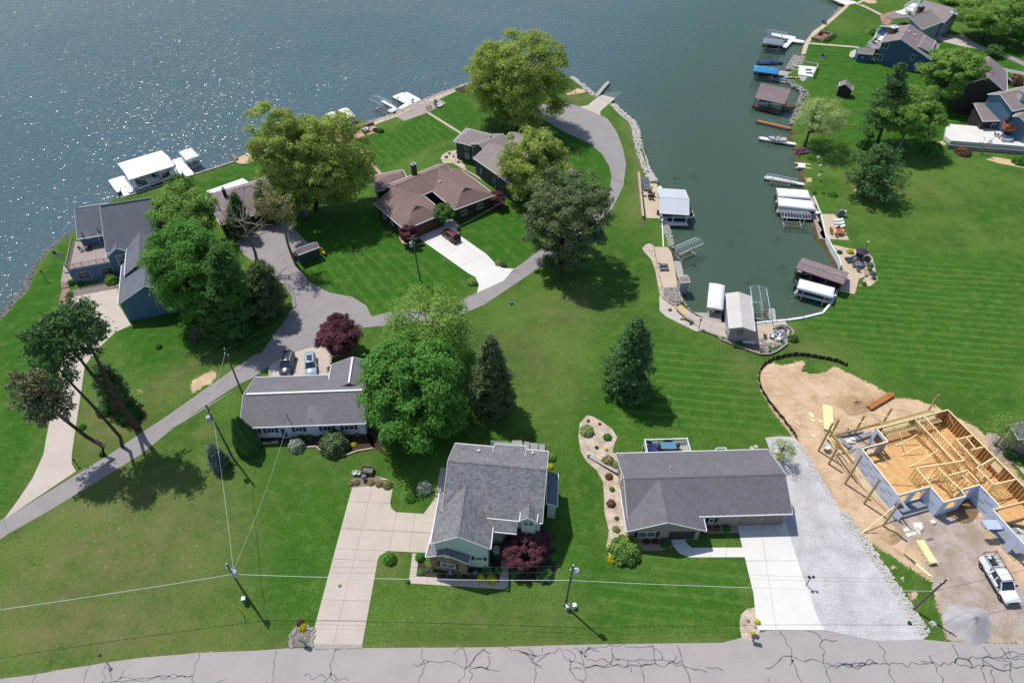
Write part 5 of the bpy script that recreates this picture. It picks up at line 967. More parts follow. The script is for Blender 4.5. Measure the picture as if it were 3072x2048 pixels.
def rocks(name, s, width, n, m, r=(.22, .5), z=-.35, slope=.0):
    """loose shore stones along a line: one mass"""
    pts = smooth_path(GL(s), 6); L = [0]
    for a, b2 in zip(pts, pts[1:]): L.append(L[-1] + (b2 - a).length)
    mb = MB()
    for i in range(n):
        q = random.uniform(0, L[-1]); j = max(k for k in range(len(L)) if L[k] <= q); j = min(j, len(pts) - 2)
        a, b2 = pts[j], pts[j + 1]; d = (b2 - a).normalized(); p = a + d * (q - L[j]); t = random.uniform(-.5, .5)
        rr = random.uniform(*r); mb.rock((p.x - d.y * t * width, p.y + d.x * t * width, z + slope * t), rr)
    o = put(name, mesh_of(name, mb, m)); o['kind'] = 'stuff'; tag(o, None, None); return o
rocks('riprap_stones', 'e -60 400 0 355 150 190 260 60 300 0 | a 330 1290 440 1130 560 1010 680 910', 3.2, 2100, mat('rock_shore', '8f8c88', '5d5a57', 1.2, 6, .9, .02), (.1, .27), -.25, .25)
rocks('riprap_stones', 'c 1650 800 1740 890 1845 990 1890 1190 1960 1390 2030 1510 | h 262 60 300 115', 2.0, 1500, M_ROCKW, (.14, .38), -.15, -.3)
rocks('riprap_stones', 'c 1262 552 1365 625 1470 722', 1.5, 260, M_ROCKW, (.15, .4), -.1)
rocks('riprap_stones', 'h 385 475 410 560 425 640', 2.0, 420, M_ROCK, (.15, .38), -.15, .2)
rocks('riprap_stones', 'd 540 450 510 500 470 560', 3.2, 260, M_ROCK, (.25, .6), -.2)
rocks('riprap_stones', 'd 450 640 500 680 560 720 590 760 560 830 500 1000', 2.6, 330, M_ROCK, (.2, .5), -.25)
rocks('riprap_stones', 'd 880 60 830 110 790 160', 1.4, 120, M_ROCK, (.25, .5), -.2)
rocks('riprap_stones', 'b 1250 664 1500 576 1740 462 2020 358 2200 294', 1.0, 420, M_ROCKW, (.12, .3), -.05)
rocks('beach_stones', 'h 500 1010 530 1085 600 1172 700 1225', 1.2, 120, M_ROCK, (.1, .25), -.4)
# the grey boulder slope at the inlet corner: every stone that shows is a part
bl = thing('boulder_slope', 'grey boulder slope at the inlet corner below the tan patio', 'rockery', G('h', 440, 1060)); pl = np.array([(p.x, p.y) for p in GL('h 378 988 495 992 505 1040 515 1112 470 1130 430 1100 388 1060')])
protos = []
for i in range(8): mb = MB().rock((0, 0, 0), .34); protos.append(mesh_of('stone', mb, M_ROCK))
cnt = 0
while cnt < 190:
    x, y = random.uniform(*(pl[:, 0].min(), pl[:, 0].max())), random.uniform(pl[:, 1].min(), pl[:, 1].max())
    if inside(np.array([x]), np.array([y]), pl)[0]:
        o = put('stone', random.choice(protos), bl, (x - bl.location.x, y - bl.location.y, .1 + random.uniform(-.08, .15))); o.rotation_euler = (random.uniform(-.4, .4), random.uniform(-.4, .4), random.random() * 6); o.scale = [random.uniform(.6, 1.25)] * 3; cnt += 1
# seawalls and shore paving
wall_line('seawall', 'C 240 735 330 705 830 550 1230 420 1344 385 | a 2165 258 2200 282 2262 284 2335 260 | b 225 965 290 928 500 850 740 790', .35, .14)
for i, s in enumerate(('a 2135 200 2170 258 2205 282', 'b 165 910 200 950 228 968', 'b 0 965 40 1010')): solo('timber_jetty', MB().bar(GL(s)[0] + Vector((0, 0, -.3)), GL(s)[1] + Vector((0, 0, -.1)), .5, 1.), M_WOOD, ('left timber groyne of the little sand beach', 'right timber groyne of the little sand beach', 'short timber groyne stub at the sand beach')[i], 'groyne')
sheet('beach_sand', 'b 20 1000 120 960 200 950 228 970 215 1005 140 1035 60 1042 20 1035', .03, mat('sand', 'cbb290', 'b0966f', .6, 7, .95, .03))
wall_line('seawall', 'b 1250 672 1500 586 1600 534 1740 470 2020 364 2110 325', .3, .08)
sheet('rock_strip', 'b 1245 672 1500 586 1600 534 1740 470 2020 364 2050 378 1900 450 1700 520 1500 615 1300 688 1265 690', .03, M_BEDP)
sheet('grey_terrace', 'b 1500 615 1640 555 1600 530 1650 510 1890 455 1955 490 1780 580 1570 655', .045, mat('terrace_grey', 'a29890', '8d837b', .4, 6))
sheet('mulch_square', 'b 2020 352 2120 320 2195 365 2100 398', .03, M_MULCH)
sheet('garden_path', 'b 1775 580 1800 573 2106 764 2084 774', .045, mat('path_beige', 'b9ab92', 'a3957d', .4, 6)); sheet('garden_path', 'b 1074 826 1104 822 1392 1165 1366 1176', .045, M_PINK)
sheet('brick_patio', 'b 800 800 890 788 1285 690 1348 748 1080 832 900 842', .05, M_PINK); sheet('lower_brick_deck', 'b 880 742 1010 690 1000 655 1040 672 1192 638 1243 680 1050 735 900 775', -.35, mat('deck_terra', 'b5795c', '9a6349', .5, 6, .85, wave=(.3, .4, .3, 'x')), .4)
thing_wall('garden_wall', 'b 1048 745 1278 685', .9, .75, mat('wall_brown_stone', '8d7a6c', '6e5d51', 1, 7), 'long brown stone wall between the two brick patio levels', 'garden wall'); thing_wall('garden_wall', 'b 870 785 1020 758', .8, .6, MATS['wall_brown_stone'], 'short brown stone wall half hidden by the tree', 'garden wall')
sheet('stone_bed', 'g 220 235 235 200 290 165 400 150 400 190 460 340 540 380 600 400 700 460 830 530 820 545 690 480 560 410 430 330 330 275 245 275', .03, M_BEDP)
sheet('mulch_bed', 'g 360 790 345 730 340 690 620 560 690 580 740 650 820 640 810 680 700 690 560 710 460 770 400 800', .03, M_MULCH); sheet('mulch_bed', 'f 1815 770 1850 740 1900 760 2010 780 1990 830 1900 870 1850 850', .03, MATS['bed_pebble_tan'])
sheet('mulch_bed', 'g 445 1350 500 1320 555 1375 560 1400 500 1400', .03, MATS['mulch_dark']); sheet('mulch_bed', 'g 710 1190 760 1170 820 1190 840 1230 800 1236 740 1210', .03, MATS['mulch_dark'])
sheet('entry_walk', 'g 280 750 320 770 372 780 365 870 340 890 240 860 260 800', .042, M_CONW)
# inlet: paving
slabs('west_patio', 'h 200 95 268 95 270 140 328 142 358 425 240 418', ['h 200 250 360 255', 'h 215 330 350 340'], .1, M_PATIO, .02); thing_wall('retaining_wall', 'h 176 70 192 240 210 425', .45, .9, M_WALLC, 'long timber retaining wall behind the loungers patio', 'retaining wall')
for i in range(5): sheet('timber_step', GL('h 200 %d 218 %d 218 %d 200 %d' % (418 + i * 14, 418 + i * 14, 426 + i * 14, 426 + i * 14)), .35 - i * .06, M_WOOD, .2)
wall_line('seawall', 'h 368 425 372 515 378 650', .22, .12, -1.6, M_TRIM)
slabs('tan_patio', 'h 305 652 408 655 440 690 460 765 497 992 372 982 345 870', ['h 320 760 465 770', 'h 345 880 490 890'], .1, M_PATIO, .02)
sheet('stone_bed', 'h 207 665 225 640 262 622 300 640 310 700 330 800 350 900 372 1000 385 1060 430 1105 470 1135 500 1165 480 1175 440 1140 380 1090 350 1040 330 940 315 850 280 750 225 695', .04, M_BEDP)
sheet('white_gravel_strip', 'h 345 1045 380 1085 440 1135 480 1170 540 1225 600 1265 690 1326 645 1337 500 1266 400 1216 348 1168', .05, M_BEDW); sheet('beach_sand', 'h 480 1145 515 1115 600 1182 540 1212', .04, MATS['sand'])
thing_wall('stone_curb', 'h 375 985 378 1065 425 1105 470 1130 490 1165 545 1215 610 1262', .25, .35, M_WALLC, 'pale curb winding down the boulder slope', 'curb'); thing_wall('stone_curb', 'h 500 1000 515 1060 530 1100', .25, .3, M_WALLC, 'short pale curb on the water side of the boulders', 'curb')
slabs('inlet_walk', 'h 540 1212 600 1180 650 1212 720 1237 900 1272 915 1340 890 1386 820 1372 690 1326 610 1265', ['h 680 1230 640 1300', 'h 790 1250 740 1350', 'h 600 1240 900 1330'], .07, M_CONG); sheet('wooden_ramp', 'h 620 1180 850 1190 848 1258 720 1236', .02, M_DOCKG, .15)
slabs('inlet_terrace', 'h 915 1300 1045 1292 1115 1270 1370 1256 1402 1330 1380 1420 1290 1450 1240 1490 1180 1490 1120 1430 1000 1405 890 1386', ['h 1115 1270 1060 1420', 'h 1050 1345 1280 1340', 'h 1180 1270 1150 1450'], .07, M_PATIO)
wall_line('seawall', 'h 1112 1272 1290 1254 1370 1248 1510 1228 1670 1188 1750 1092 1790 1005', .4, .22, -1.7, M_TRIM)
thing_wall('stone_curb', 'h 690 1330 820 1380 850 1410 930 1440 1060 1490 1160 1525 1240 1525 1300 1500 1380 1440', .3, .35, mat('curb_stone', 'a2968a', '857a6f', 1, 7), 'stone curb below the inlet terrace', 'curb')
sheet('terrace_bed', 'h 820 1380 900 1390 1000 1408 1110 1435 1175 1492 1160 1522 1060 1486 930 1436 850 1406', .06, MATS['bed_grey_rock']); sheet('terrace_steps', 'h 1130 1440 1190 1445 1235 1495 1220 1520 1170 1515', .14, M_WOOD, .2)
slabs('east_patio', 'h 1655 385 1790 390 1885 598 1700 590', ['h 1700 470 1830 480', 'h 1720 390 1790 595'], .09, M_PATIO, .02); sheet('rose_dock', 'h 1565 250 1596 243 1700 592 1645 584 1612 470 1590 400 1576 330', .0, M_ROSE, .25)
thing_wall('patio_curb', 'h 1597 243 1655 385 1703 590', .24, .18, M_TRIM, 'white capped curb between rose dock and east patio', 'curb', -.9)
sheet('retaining_bed', 'h 1735 630 1880 663 2030 690 2070 730 2092 800 2117 920 2060 967 1965 970 2020 890 2003 740 1940 712 1790 717', .06, M_BEDP)
slabs('corner_patio', 'h 1800 716 1940 712 2003 742 2012 893 1965 912 1930 1036 1795 1012 1868 905 1818 832', ['h 1800 830 2010 840', 'h 1900 715 1920 900', 'h 1870 900 1965 912'], .1, M_PATIO, .02)
wl2 = thing('retaining_wall', 'low block retaining wall behind the patio loungers', 'retaining wall', G('h', 2005, 820))
pa, pb = G('h', 1996, 790), G('h', 2018, 895)
for i in range(9):
    for j in range(3):
        c = pa.lerp(pb, (i + .5 * (j % 2)) / 9) + Vector((.12 * j, 0, .12 + j * .18)); part(wl2, 'block', MB().at(c, math.atan2((pb - pa).y, (pb - pa).x)).box((0, 0, 0), (.46, .3, .16)), mat('block_tan', 'b39c88', '8f7b69', 2, 8))
# the white fence along the inlet
fn = thing('white_fence', 'white slatted seawall fence curving from rose dock to corner patio', 'fence', G('h', 1750, 700)); fp = smooth_path(GL('h 1697 596 1742 690 1790 770 1810 832'), 8); mb = MB()
for a, b2 in zip(fp, fp[1:]): mb.bar(a + Vector((0, 0, .95)), b2 + Vector((0, 0, .95)), .24, .1)
part(fn, 'cap_rail', mb, M_TRIM)
for i in range(0, 100):
    t = i / 100 * (len(fp) - 1); j = int(t); p = fp[j].lerp(fp[min(j + 1, len(fp) - 1)], t - j); part(fn, 'slat', MB().bar(p + Vector((0, 0, -.9)), p + Vector((0, 0, .9)), .1), M_TRIM)
# right shore paving
sheet('shore_walk', 'd 548 440 558 400 582 338 640 258 722 200 800 140 905 45 940 42 905 78 822 152 732 228 652 292 612 352 582 442', .06, M_PATIO, .7); sheet('shore_walk', 'd 1000 38 1050 42 1180 105 1215 122 1180 122 1060 62', .05, M_PATIO); sheet('house_path', 'd 612 346 960 374 1012 380 1012 390 610 358', .045, M_PATIO)
slabs('lake_pier', 'd 700 -40 980 15 1000 30 910 46', ['d 790 -30 760 20', 'd 880 -10 850 40'], .12, M_CONW, .03, .4); sheet('pier_path', 'd 985 30 1000 40 1070 5 1060 -8', .05, M_PATIO); sheet('sand_oval', 'd 1060 8 1100 -6 1160 12 1155 28 1100 30 1065 20', .03, MATS['sand'])
sheet('fire_patio', 'x 542 130 592 92 705 108 655 165', .05, mat('patio_red_brown', '8e6a60', '75544c', .6, 6)); sheet('stone_bed', 'd 935 455 945 420 985 400 1010 430 1000 465 1060 480 1150 470 1160 490 1000 490', .03, M_BEDW); sheet('stepping_strip', 't 1100 480 1200 520 1290 520 1280 545 1180 540', .04, M_BEDP)
sheet('veg_soil', 'd 2045 1290 2100 1268 2349 1312 2349 1358 2150 1322', .02, MATS['sand']); sheet('south_walk_right', 'l 2230 930 2298 960 2320 1010 2298 1010', .05, M_BEDP)
# ---- docks
def posts(root, pts, z0=-3.2, z1=.35, r=.07, m=None, n=None):
    for p in pts: part(root, 'post', MB().tube([(p.x, p.y, z0), (p.x, p.y, z1)], r, 6), m or M_POST)
def dock(label, s, m, z=-.1, th=.2, name='dock', extra=(), post=True, group='docks along the shore'):
    pp = GL(s, z); c = sum(pp, Vector()) / len(pp); root = thing(name, label, 'dock', (c.x, c.y, ZW), group=group)
    part(root, 'deck', poly_mb(pp, z, th), m)
    for e in extra: part(root, 'deck', poly_mb(GL(e, z), z + .004, th), m)
    if post: posts(root, [p.lerp(c, .04) for p in pp])
    return root
dock('large pale deck dock shaped like an L with a lift arm', 'z 625 160 730 118 750 125 765 112 910 188 800 240 690 290 670 280 750 225', M_DOCKW, extra=('z 520 206 550 192 668 262 680 292 640 270',))
dock('small square white swim dock next to the L shaped dock', 'z 580 290 650 265 675 285 620 315', M_DOCKW); dock('narrow grey courtesy dock beside the boat ramp', 'c 1472 730 1595 592 1625 598 1505 740', M_DOCKG)
dock('white dock wrapping around the left end of the white double boathouse', 'C 60 495 275 430 410 640 340 670 300 595 235 620 190 672', M_DOCKW, extra=('C 228 622 300 592 356 692 272 706',)); dock('white dock joining boathouse and covered lift to the shore', 'C 915 225 1050 185 1150 310 1235 430 1130 472 1062 392 1030 430 955 300', M_DOCKW)
dock('grey T shaped dock with two bare lift frames', 'x 290 110 412 133 417 152 487 165 483 182 385 172 342 222 283 207 345 178 360 150 215 118 220 100', M_DOCKW); dock('grey dock beside the blue covered boats', 'x 285 398 372 410 430 404 428 425 365 422 350 445 270 432', M_DOCKG)
wd_ = dock('square grey wooden sun deck with railing on the right shore', 'x 442 360 585 372 550 450 432 430', M_DOCKW, .35, .4); dock('small grey landing below the wooden sun deck', 'x 432 433 508 448 482 487 452 480', M_DOCKG, .1)
dock('grey plank bridge to the wooden sun deck', 'x 395 350 452 362 448 375 385 362', M_DOCKG, .3); dock('long bare orange wooden dock', 'x 105 785 385 850 380 863 103 800', M_DOCKO); dock('long white dock with rowing boat alongside', 'A 45 80 60 78 345 130 342 145 45 95', M_DOCKW)
dock('long white dock below the kayaks with a metal rack alongside', 'A 90 390 100 387 412 449 410 463 90 408', M_DOCKW); dock('rose dock arm under the bare canopy frame', 'h 1335 385 1600 398 1612 425 1340 412', M_ROSE); dock('grey floating platform beside the tan patio', 'h 456 766 520 764 545 878 488 900', M_DOCKG)
dock('white side dock of the grey metal boathouse', 'h 330 158 365 158 376 300 384 440 580 452 580 474 384 470 362 420', M_DOCKW); dock('grey floating dock beside the largest bare canopy frame', 'h 1225 1150 1282 1148 1296 1246 1240 1248', M_DOCKG); dock('grey side dock of the tan boathouse', 'h 885 1040 905 1040 920 1260 895 1262', M_WOOD)
rl = MB(); pp = GL('x 480 352 585 372 550 450', .35)
for a, b2 in zip(pp, pp[1:]):
    rl.bar(a + Vector((0, 0, .9)), b2 + Vector((0, 0, .9)), .25, .1)
    for i in range(10): q = a.lerp(b2, i / 9); rl.bar(q, q + Vector((0, 0, .9)), .1)
part(wd_, 'railing', rl, M_DOCKG)
# ---- boathouses
def boathouse(label, k, r0, r1, zr, eL, eR, sl, roof, deckm=None, floor=None, trim=M_TRIM, wall=None, slips=(), name='boathouse', zf=-.1, post_m=None, **kw):
    c = (G(k, *r0, zr) + G(k, *r1, zr)) / 2; root = thing(name, label, 'boathouse', (c.x, c.y, ZW), group='boathouses')
    w = gable(root, k, r0, r1, zr, eL, eR, sl, roof, wall, walls=bool(wall), trim=trim, z0=-.3 if wall else 0, cap=kw.get('cap', True), og=kw.get('og', .3), ov=.3, thick=.1)
    if not wall:
        for s in np.linspace(.3, w.L - .3, kw.get('np', 4)):
            for t in (w.a - .35, -w.b + .35): p = w.pt(float(s), t, 0); part(root, 'post', MB().bar((p.x, p.y, -3), (p.x, p.y, zr - sl * abs(t) - .1), .18), post_m or M_TRIM)
        mb = MB()
        for t in (w.a - .35, -w.b + .35): mb.bar(w.pt(.2, t, zr - sl * abs(t) - .22), w.pt(w.L - .2, t, zr - sl * abs(t) - .22), .15, .25)
        part(root, 'beam', mb, post_m or M_TRIM)
    for f in floor or (): part(root, 'floor', poly_mb(GL(f, zf), zf, .25), deckm)
    return root, w
bh, w_ = boathouse('large white metal double boathouse at the left lake shore', 'C', (270, 366), (876, 182), 3.7, (800, 93), (955, 300), .22, M_RIB, M_DOCKW, ['C 290 470 400 435 470 605 405 640', 'C 520 400 690 350 770 500 615 550', 'C 860 290 950 300 1000 420 905 450', 'C 400 620 1000 405 1004 425 408 642', 'C 300 455 900 265 880 245 290 430'], np=4)
bh, w_ = boathouse('grey metal boathouse beside the loungers patio', 'h', (350, 246), (586, 261), 3.4, (560, 190), (597, 392), .3, M_RIBG, M_DOCKW, ['h 375 250 400 250 410 440 385 440'], np=3)
bhT, wT = boathouse('tan metal roofed boathouse with dark sun emblem on its gable', 'h', (990, 1016), (1022, 1298), 4.0, (1112, 1252), (889, 1030), .3, M_RIBT, wall=mat('siding_lilac_grey', 'a9a3a6', '989296', .4, 5, .7, wave=(.3, 0, .3, 'z')))
bhB, wB = boathouse('brown shingled open boathouse at the corner patio', 'h', (1478, 772), (1862, 900), 3.2, (1500, 735), (1845, 955), .42, SH_K, M_DOCKB, ['h 1475 880 1500 850 1560 880 1530 905', 'h 1600 900 1640 915 1640 940 1600 930', 'h 1740 930 1800 950 1780 990 1720 975'], trim=mat('trim_brown', '6b5648', '5a473a', 1, 6), np=4, post_m=mat('post_cedar', '8b5f45', '704a35', 2, 8))
bhR, wR6 = boathouse('large brown shingled boathouse on the right shore', 'x', (140, 498), (378, 548), 4.6, (387, 535), (325, 668), .55, SH_K, M_DOCKB, ['x 70 662 110 668 100 685 65 678', 'x 105 672 300 715 290 738 85 690', 'x 300 660 440 672 432 690 300 690'], trim=MATS['trim_brown'], np=3, post_m=mat('post_dark', '3d312b', '2f2520', 2, 8), zf=0.)
# sun emblem on the gable
e0, u_, o_ = wpt(wT, '1', 0, 2.5, .03); mb = MB()
def emb(pts2): return [e0 + u_ * a + Vector((0, 0, 1)) * c for a, c in pts2]
for i in range(12):
    a = i * pi / 6; mb.add(emb([(cos(a - .12) * .42, sin(a - .12) * .42), (cos(a + .12) * .42, sin(a + .12) * .42), (cos(a) * .75, sin(a) * .75)]), [(0, 1, 2)])
mb.add(emb([(cos(i * pi / 8) * r_, sin(i * pi / 8) * r_) for r_ in (.36, .22) for i in range(16)]), [(i, (i + 1) % 16, 16 + (i + 1) % 16, 16 + i) for i in range(16)])
part(bhT, 'sun_emblem', mb, M_DARKM)
sd_root = thing('dock_shed', 'small lilac grey storage hut on the tan patio dock', 'shed', G('h', 540, 1010, -.2)); gable(sd_root, 'h', (512, 904), (588, 900), 2.7, (588, 880), (592, 934), .35, SH_T, MATS['siding_lilac_grey'], ov=.1, og=.1, cap=False, z0=-.6)
sh2 = thing('garden_shed', 'dark green garden shed with yellow kayak at its end', 'shed', G('f', 1000, 1010)); gable(sh2, 'f', (873, 912), (1070, 840), 3.3, 1.1, ('f', 1112, 886), .75, SH_K, mat('siding_dark_green', '3d4a44', '323d38', .4, 5, .8), ov=.12, og=.1, cap=False)
sh3 = thing('garden_hut', 'small black hut with brown roof alone on the right lawn', 'shed', G('q', 470, 285)); gable(sh3, 'q', (487, 140), (478, 182), 3.6, ('q', 555, 228), ('q', 410, 200), .62, SH_K, SD_BLACK, ov=.15, og=.1, cap=False)
sh4 = thing('gambrel_shed', 'navy shed with grey gambrel roof below the blue house decks', 'shed', G('d', 1050, 470)); ws4 = gable(sh4, 'd', (1015, 380), (1138, 392), 3.6, 2.0, ('d', 1120, 442), .7, SH_T, SD_NAVY, ov=.15, og=.1, cap=False); win(ws4, 'R', 1.6, 1.4, .6, .5, 0, 0); win(ws4, 'R', 4.4, 1.4, .6, .5, 0, 0)
# ---- boats
def hull(mb, L, Wd, Hh, c=(0, 0, 0), n=7, blunt=.25):
    """boat hull along +x with its keel at c"""
    st_ = []
    for i in range(n):
        t = i / (n - 1); w = Wd / 2 * (1 - max(0, (t - .45) / .55) ** 2 * (1 - blunt * .3)) if t < 1 else Wd * .04; rise = Hh * .22 * t * t
        st_.append([(c[0] - L / 2 + L * t, c[1] + s * w * f, c[2] + z) for s, f, z in ((-1, 1, Hh + rise), (-1, .8, Hh * .35 + rise), (0, 0, rise * .9), (1, .8, Hh * .35 + rise), (1, 1, Hh + rise))])
    vs = [p for r in st_ for p in r]; fs = [(i * 5 + k, (i + 1) * 5 + k, (i + 1) * 5 + k + 1, i * 5 + k + 1) for i in range(n - 1) for k in range(4)] + [(4, 3, 2, 1, 0)]
    return mb.add(vs, fs)
def deckcap(mb, L, Wd, z, rise, c=(0, 0, 0), inset=.86, n=7, t0=0., t1=1.):
    pts = []
    for i in range(n):
        t = t0 + (t1 - t0) * i / (n - 1); w = inset * Wd / 2 * (1 - max(0, (t - .45) / .55) ** 2 * .95) + .02; pts.append((c[0] - L / 2 + L * t, w, z + rise * t * t))
    vs = [(x, c[1] - w, zz) for x, w, zz in pts] + [(x, c[1] + w, zz) for x, w, zz in pts]
    return mb.add(vs, [(i, i + 1, n + i + 1, n + i) for i in range(n - 1)])
GEL = paint('gel_white', 'e6e7e8'); GELB = paint('gel_black', '24262b'); VIN = mat('boat_seat', 'b9b4ab', 'a39d93', 1, 5, .6)
def pontoon(label, loc, rz, L=6.5, m=None, cat='boat', group='boats in the boathouses and lifts'):
    r = thing('pontoon_boat', label, cat, loc, rz, group)
    for s in (-.85, .85): part(r, 'pontoon', MB().tube([(-L / 2, s, .3), (L * .4, s, .3), (L / 2, s, .45)], [.3, .3, .05], 10), M_ALU, True, True)
    part(r, 'deck', MB().box((0, 0, .68), (L * .95, 2.4, .1)), M_DOCKG, local=True)
    for s in (-1, 1): part(r, 'side_panel', MB().box((0, s * 1.15, 1.08), (L * .85, .06, .65)), m or GELB, local=True)
    part(r, 'end_panel', MB().box((-L * .42, 0, 1.08), (.06, 2.2, .65)), m or GELB, local=True)
    for x, y in ((-L * .3, .75), (-L * .3, -.75), (L * .28, .75), (L * .28, -.75)): part(r, 'seat', MB().box((x, y, .98), (1.5, .6, .5)).box((x, y + .25 * (1 if y > 0 else -1), 1.3), (1.5, .14, .35)), VIN, local=True)
    part(r, 'console', MB().box((0, -.6, 1.15), (.6, .7, .85)), GEL, local=True); part(r, 'outboard', MB().box((-L / 2 - .15, 0, .95), (.5, .4, .7)).box((-L / 2 - .2, 0, .3), (.25, .15, .8)), GELB, local=True); return r
def runabout(label, loc, rz, L=6., m=None, cover=None, tower=False, group='boats in the boathouses and lifts'):
    r = thing('motor_boat', label, 'boat', loc, rz, group); part(r, 'hull', hull(MB(), L, 2.3, .95), m or GEL, local=True)
    if cover:
        mb = MB(); n = 8
        for i in range(n):
            t = i / (n - 1); w = 2.3 / 2 * (1 - max(0, (t - .45) / .55) ** 2 * .95) + .05; z = 1 + .2 * t * t; pk = .42 * sin(pi * min(1, t * 1.15)) + .05; x = -L / 2 + L * t
            mb.v += [Vector((x, -w, z - .12)), Vector((x, -w * .6, z + pk * .8)), Vector((x, 0, z + pk)), Vector((x, w * .6, z + pk * .8)), Vector((x, w, z - .12))]
        mb.f += [[i * 5 + k, (i + 1) * 5 + k, (i + 1) * 5 + k + 1, i * 5 + k + 1] for i in range(n - 1) for k in range(4)] + [[4, 3, 2, 1, 0]]; part(r, 'boat_cover', mb, cover, True, True)
    else:
        part(r, 'foredeck', deckcap(MB(), L, 2.3, .97, .22, t0=.6), m or GEL, local=True); part(r, 'cockpit_floor', deckcap(MB(), L, 2.3, .55, .1, inset=.78, t0=.03, t1=.6), VIN, local=True)
        part(r, 'windscreen', MB().bar((.6, -.9, 1.25), (.75, .9, 1.25), .05, .4), MATS['window_glass'], local=True)
        for y in (-.5, .5): part(r, 'seat', MB().box((-.2, y, .8), (.6, .6, .5)).box((-.5, y, 1.15), (.12, .6, .5)), VIN, local=True)
        part(r, 'engine_hatch', MB().box((-L * .36, 0, .85), (1.2, 1.5, .3)), VIN, local=True)
    if tower:
        mb = MB()
        for y in (-1.05, 1.05): mb.tube([(-.3, y, 1), (.1, y * .9, 2.3), (.6, y * .95, 1.1)], .05, 6)
        mb.tube([(.1, -.95, 2.3), (-.2, -.5, 2.5), (-.2, .5, 2.5), (.1, .95, 2.3)], .05, 6); part(r, 'tower', mb, M_DARKM, local=True)
    return r
def kayak(label, k, a, b, m, z=.25, W_=.75, group='kayaks', dz=0.):
    p, q = G(k, *a, z), G(k, *b, z); c = (p + q) / 2; L = (q - p).length; r = thing('kayak', label, 'kayak', (c.x, c.y, z - .2), math.atan2((q - p).y, (q - p).x), group); r.location.z += dz
    mb = MB(); n = 9
    for i in range(n):
        t = i / (n - 1); w = W_ / 2 * max(.03, sin(pi * t)) ** .75; x = -L / 2 + L * t; e = .15 * (2 * t - 1) ** 2
        mb.v += [Vector((x, -w, .25 + e)), Vector((x, -w * .6, .05 + e)), Vector((x, 0, e)), Vector((x, w * .6, .05 + e)), Vector((x, w, .25 + e)), Vector((x, 0, .36 + e))]
    mb.f += [[i * 6 + kk, (i + 1) * 6 + kk, (i + 1) * 6 + (kk + 1) % 6, i * 6 + (kk + 1) % 6] for i in range(n - 1) for kk in range(6)]
    part(r, 'hull', mb, m, True, True); part(r, 'cockpit', MB().at((-.1, 0, .33)).lathe([(.3, 0), (.32, .06), (.24, .06), (.22, -.02)], 10), M_DARKM, local=True); return r
# ---- boat lifts
def lift(label, k, e1, e2, zt, cover=None, bows=10, crown=.45, group=None, boat=None, skirt=.35, z0=None):
    c = [G(k, *p, zt) for p in (*e1, *e2)]; A, B = (c[0] + c[1]) / 2, (c[2] + c[3]) / 2; L = (B - A).length; Wd = ((c[1] - c[0]).length + (c[3] - c[2]).length) / 2
    d = (B - A).normalized(); Wd = abs((c[1] - c[0]).dot(Vector((-d.y, d.x, 0)))) * .5 + abs((c[3] - c[2]).dot(Vector((-d.y, d.x, 0)))) * .5; M0 = (A + B) / 2
    r = thing('boat_lift', label, 'boat lift', (M0.x, M0.y, ZW), math.atan2(d.y, d.x), group or ('boat lifts with canopies' if cover else 'bare boat lift frames')); h = zt - ZW
    for x in (-L * .3, L * .3):
        for y in (-Wd * .46, Wd * .46): part(r, 'post', MB().bar((x, y, -2.5), (x, y, h - .05), .12), M_ALU, local=True)
        part(r, 'cross_beam', MB().bar((x, -Wd * .46, .35), (x, Wd * .46, .35), .16), M_ALU, local=True)
    for y in (-Wd * .25, Wd * .25): part(r, 'bunk', MB().bar((-L * .34, y, .5), (L * .34, y, .5), .2, .14), M_WOOD, local=True)
    for y in (-1, 1): part(r, 'rail', MB().bar((-L / 2, y * Wd / 2, h), (L / 2, y * Wd / 2, h), .1), M_ALU, local=True)
    def arch(x, f=1.): return [(x, Wd / 2 * s, h + crown * f * (1 - abs(s) ** 2.4)) for s in np.linspace(-1, 1, 9)]
    if cover:
        mb = MB(); xs = [-L / 2, -L / 2 + .12, -L / 2 + .5, *np.linspace(-L / 2 + 1, L / 2 - 1, 8), L / 2 - .5, L / 2 - .12, L / 2]; n = 11
        for x in xs:
            f = min(1, ((L / 2 - abs(x)) / .6 + .02)) ** .5; ring = arch(x, f); sag = .03 * sin(x * 3.1)
            mb.v += [Vector((x, -Wd / 2 - .02, h - skirt)), *[Vector((p[0], p[1], p[2] + sag)) for p in ring], Vector((x, Wd / 2 + .02, h - skirt))]
        mb.f += [[i * n + kk, (i + 1) * n + kk, (i + 1) * n + kk + 1, i * n + kk + 1] for i in range(len(xs) - 1) for kk in range(n - 1)]; e = (len(xs) - 1) * n; mb.f += [list(range(n - 1, -1, -1)), list(range(e, e + n))]
        part(r, 'canopy', mb, cover, True, True)
    else:
        for x in np.linspace(-L / 2, L / 2, bows): part(r, 'bow', MB().tube(arch(float(x), 1 if abs(x) < L / 2 - .1 else .8), .035, 4), M_ALU, local=True)
        part(r, 'ridge_rail', MB().bar((-L / 2, 0, h + crown), (L / 2, 0, h + crown), .06), M_ALU, local=True)
    r['L'] = L; return r
def under(r, fn, label, *a, dz=.55, **kw): return fn(label, r.location + Vector((0, 0, dz)), r.rotation_euler.z, *a, **kw)
M_CBLUE = mat('canopy_bright_blue', '1f86c4', '1a74ad', .4, 4, .5, .01); M_CGREY = mat('canopy_blue_grey', '78848f', '6b7681', .4, 4, .5, .01); M_CNAVY = mat('cover_navy', '25406e', '1d335a', .5, 4, .6, .01); M_CCREAM = mat('canopy_cream', 'e6ded0', 'd8cfbf', .4, 4, .5, .01)
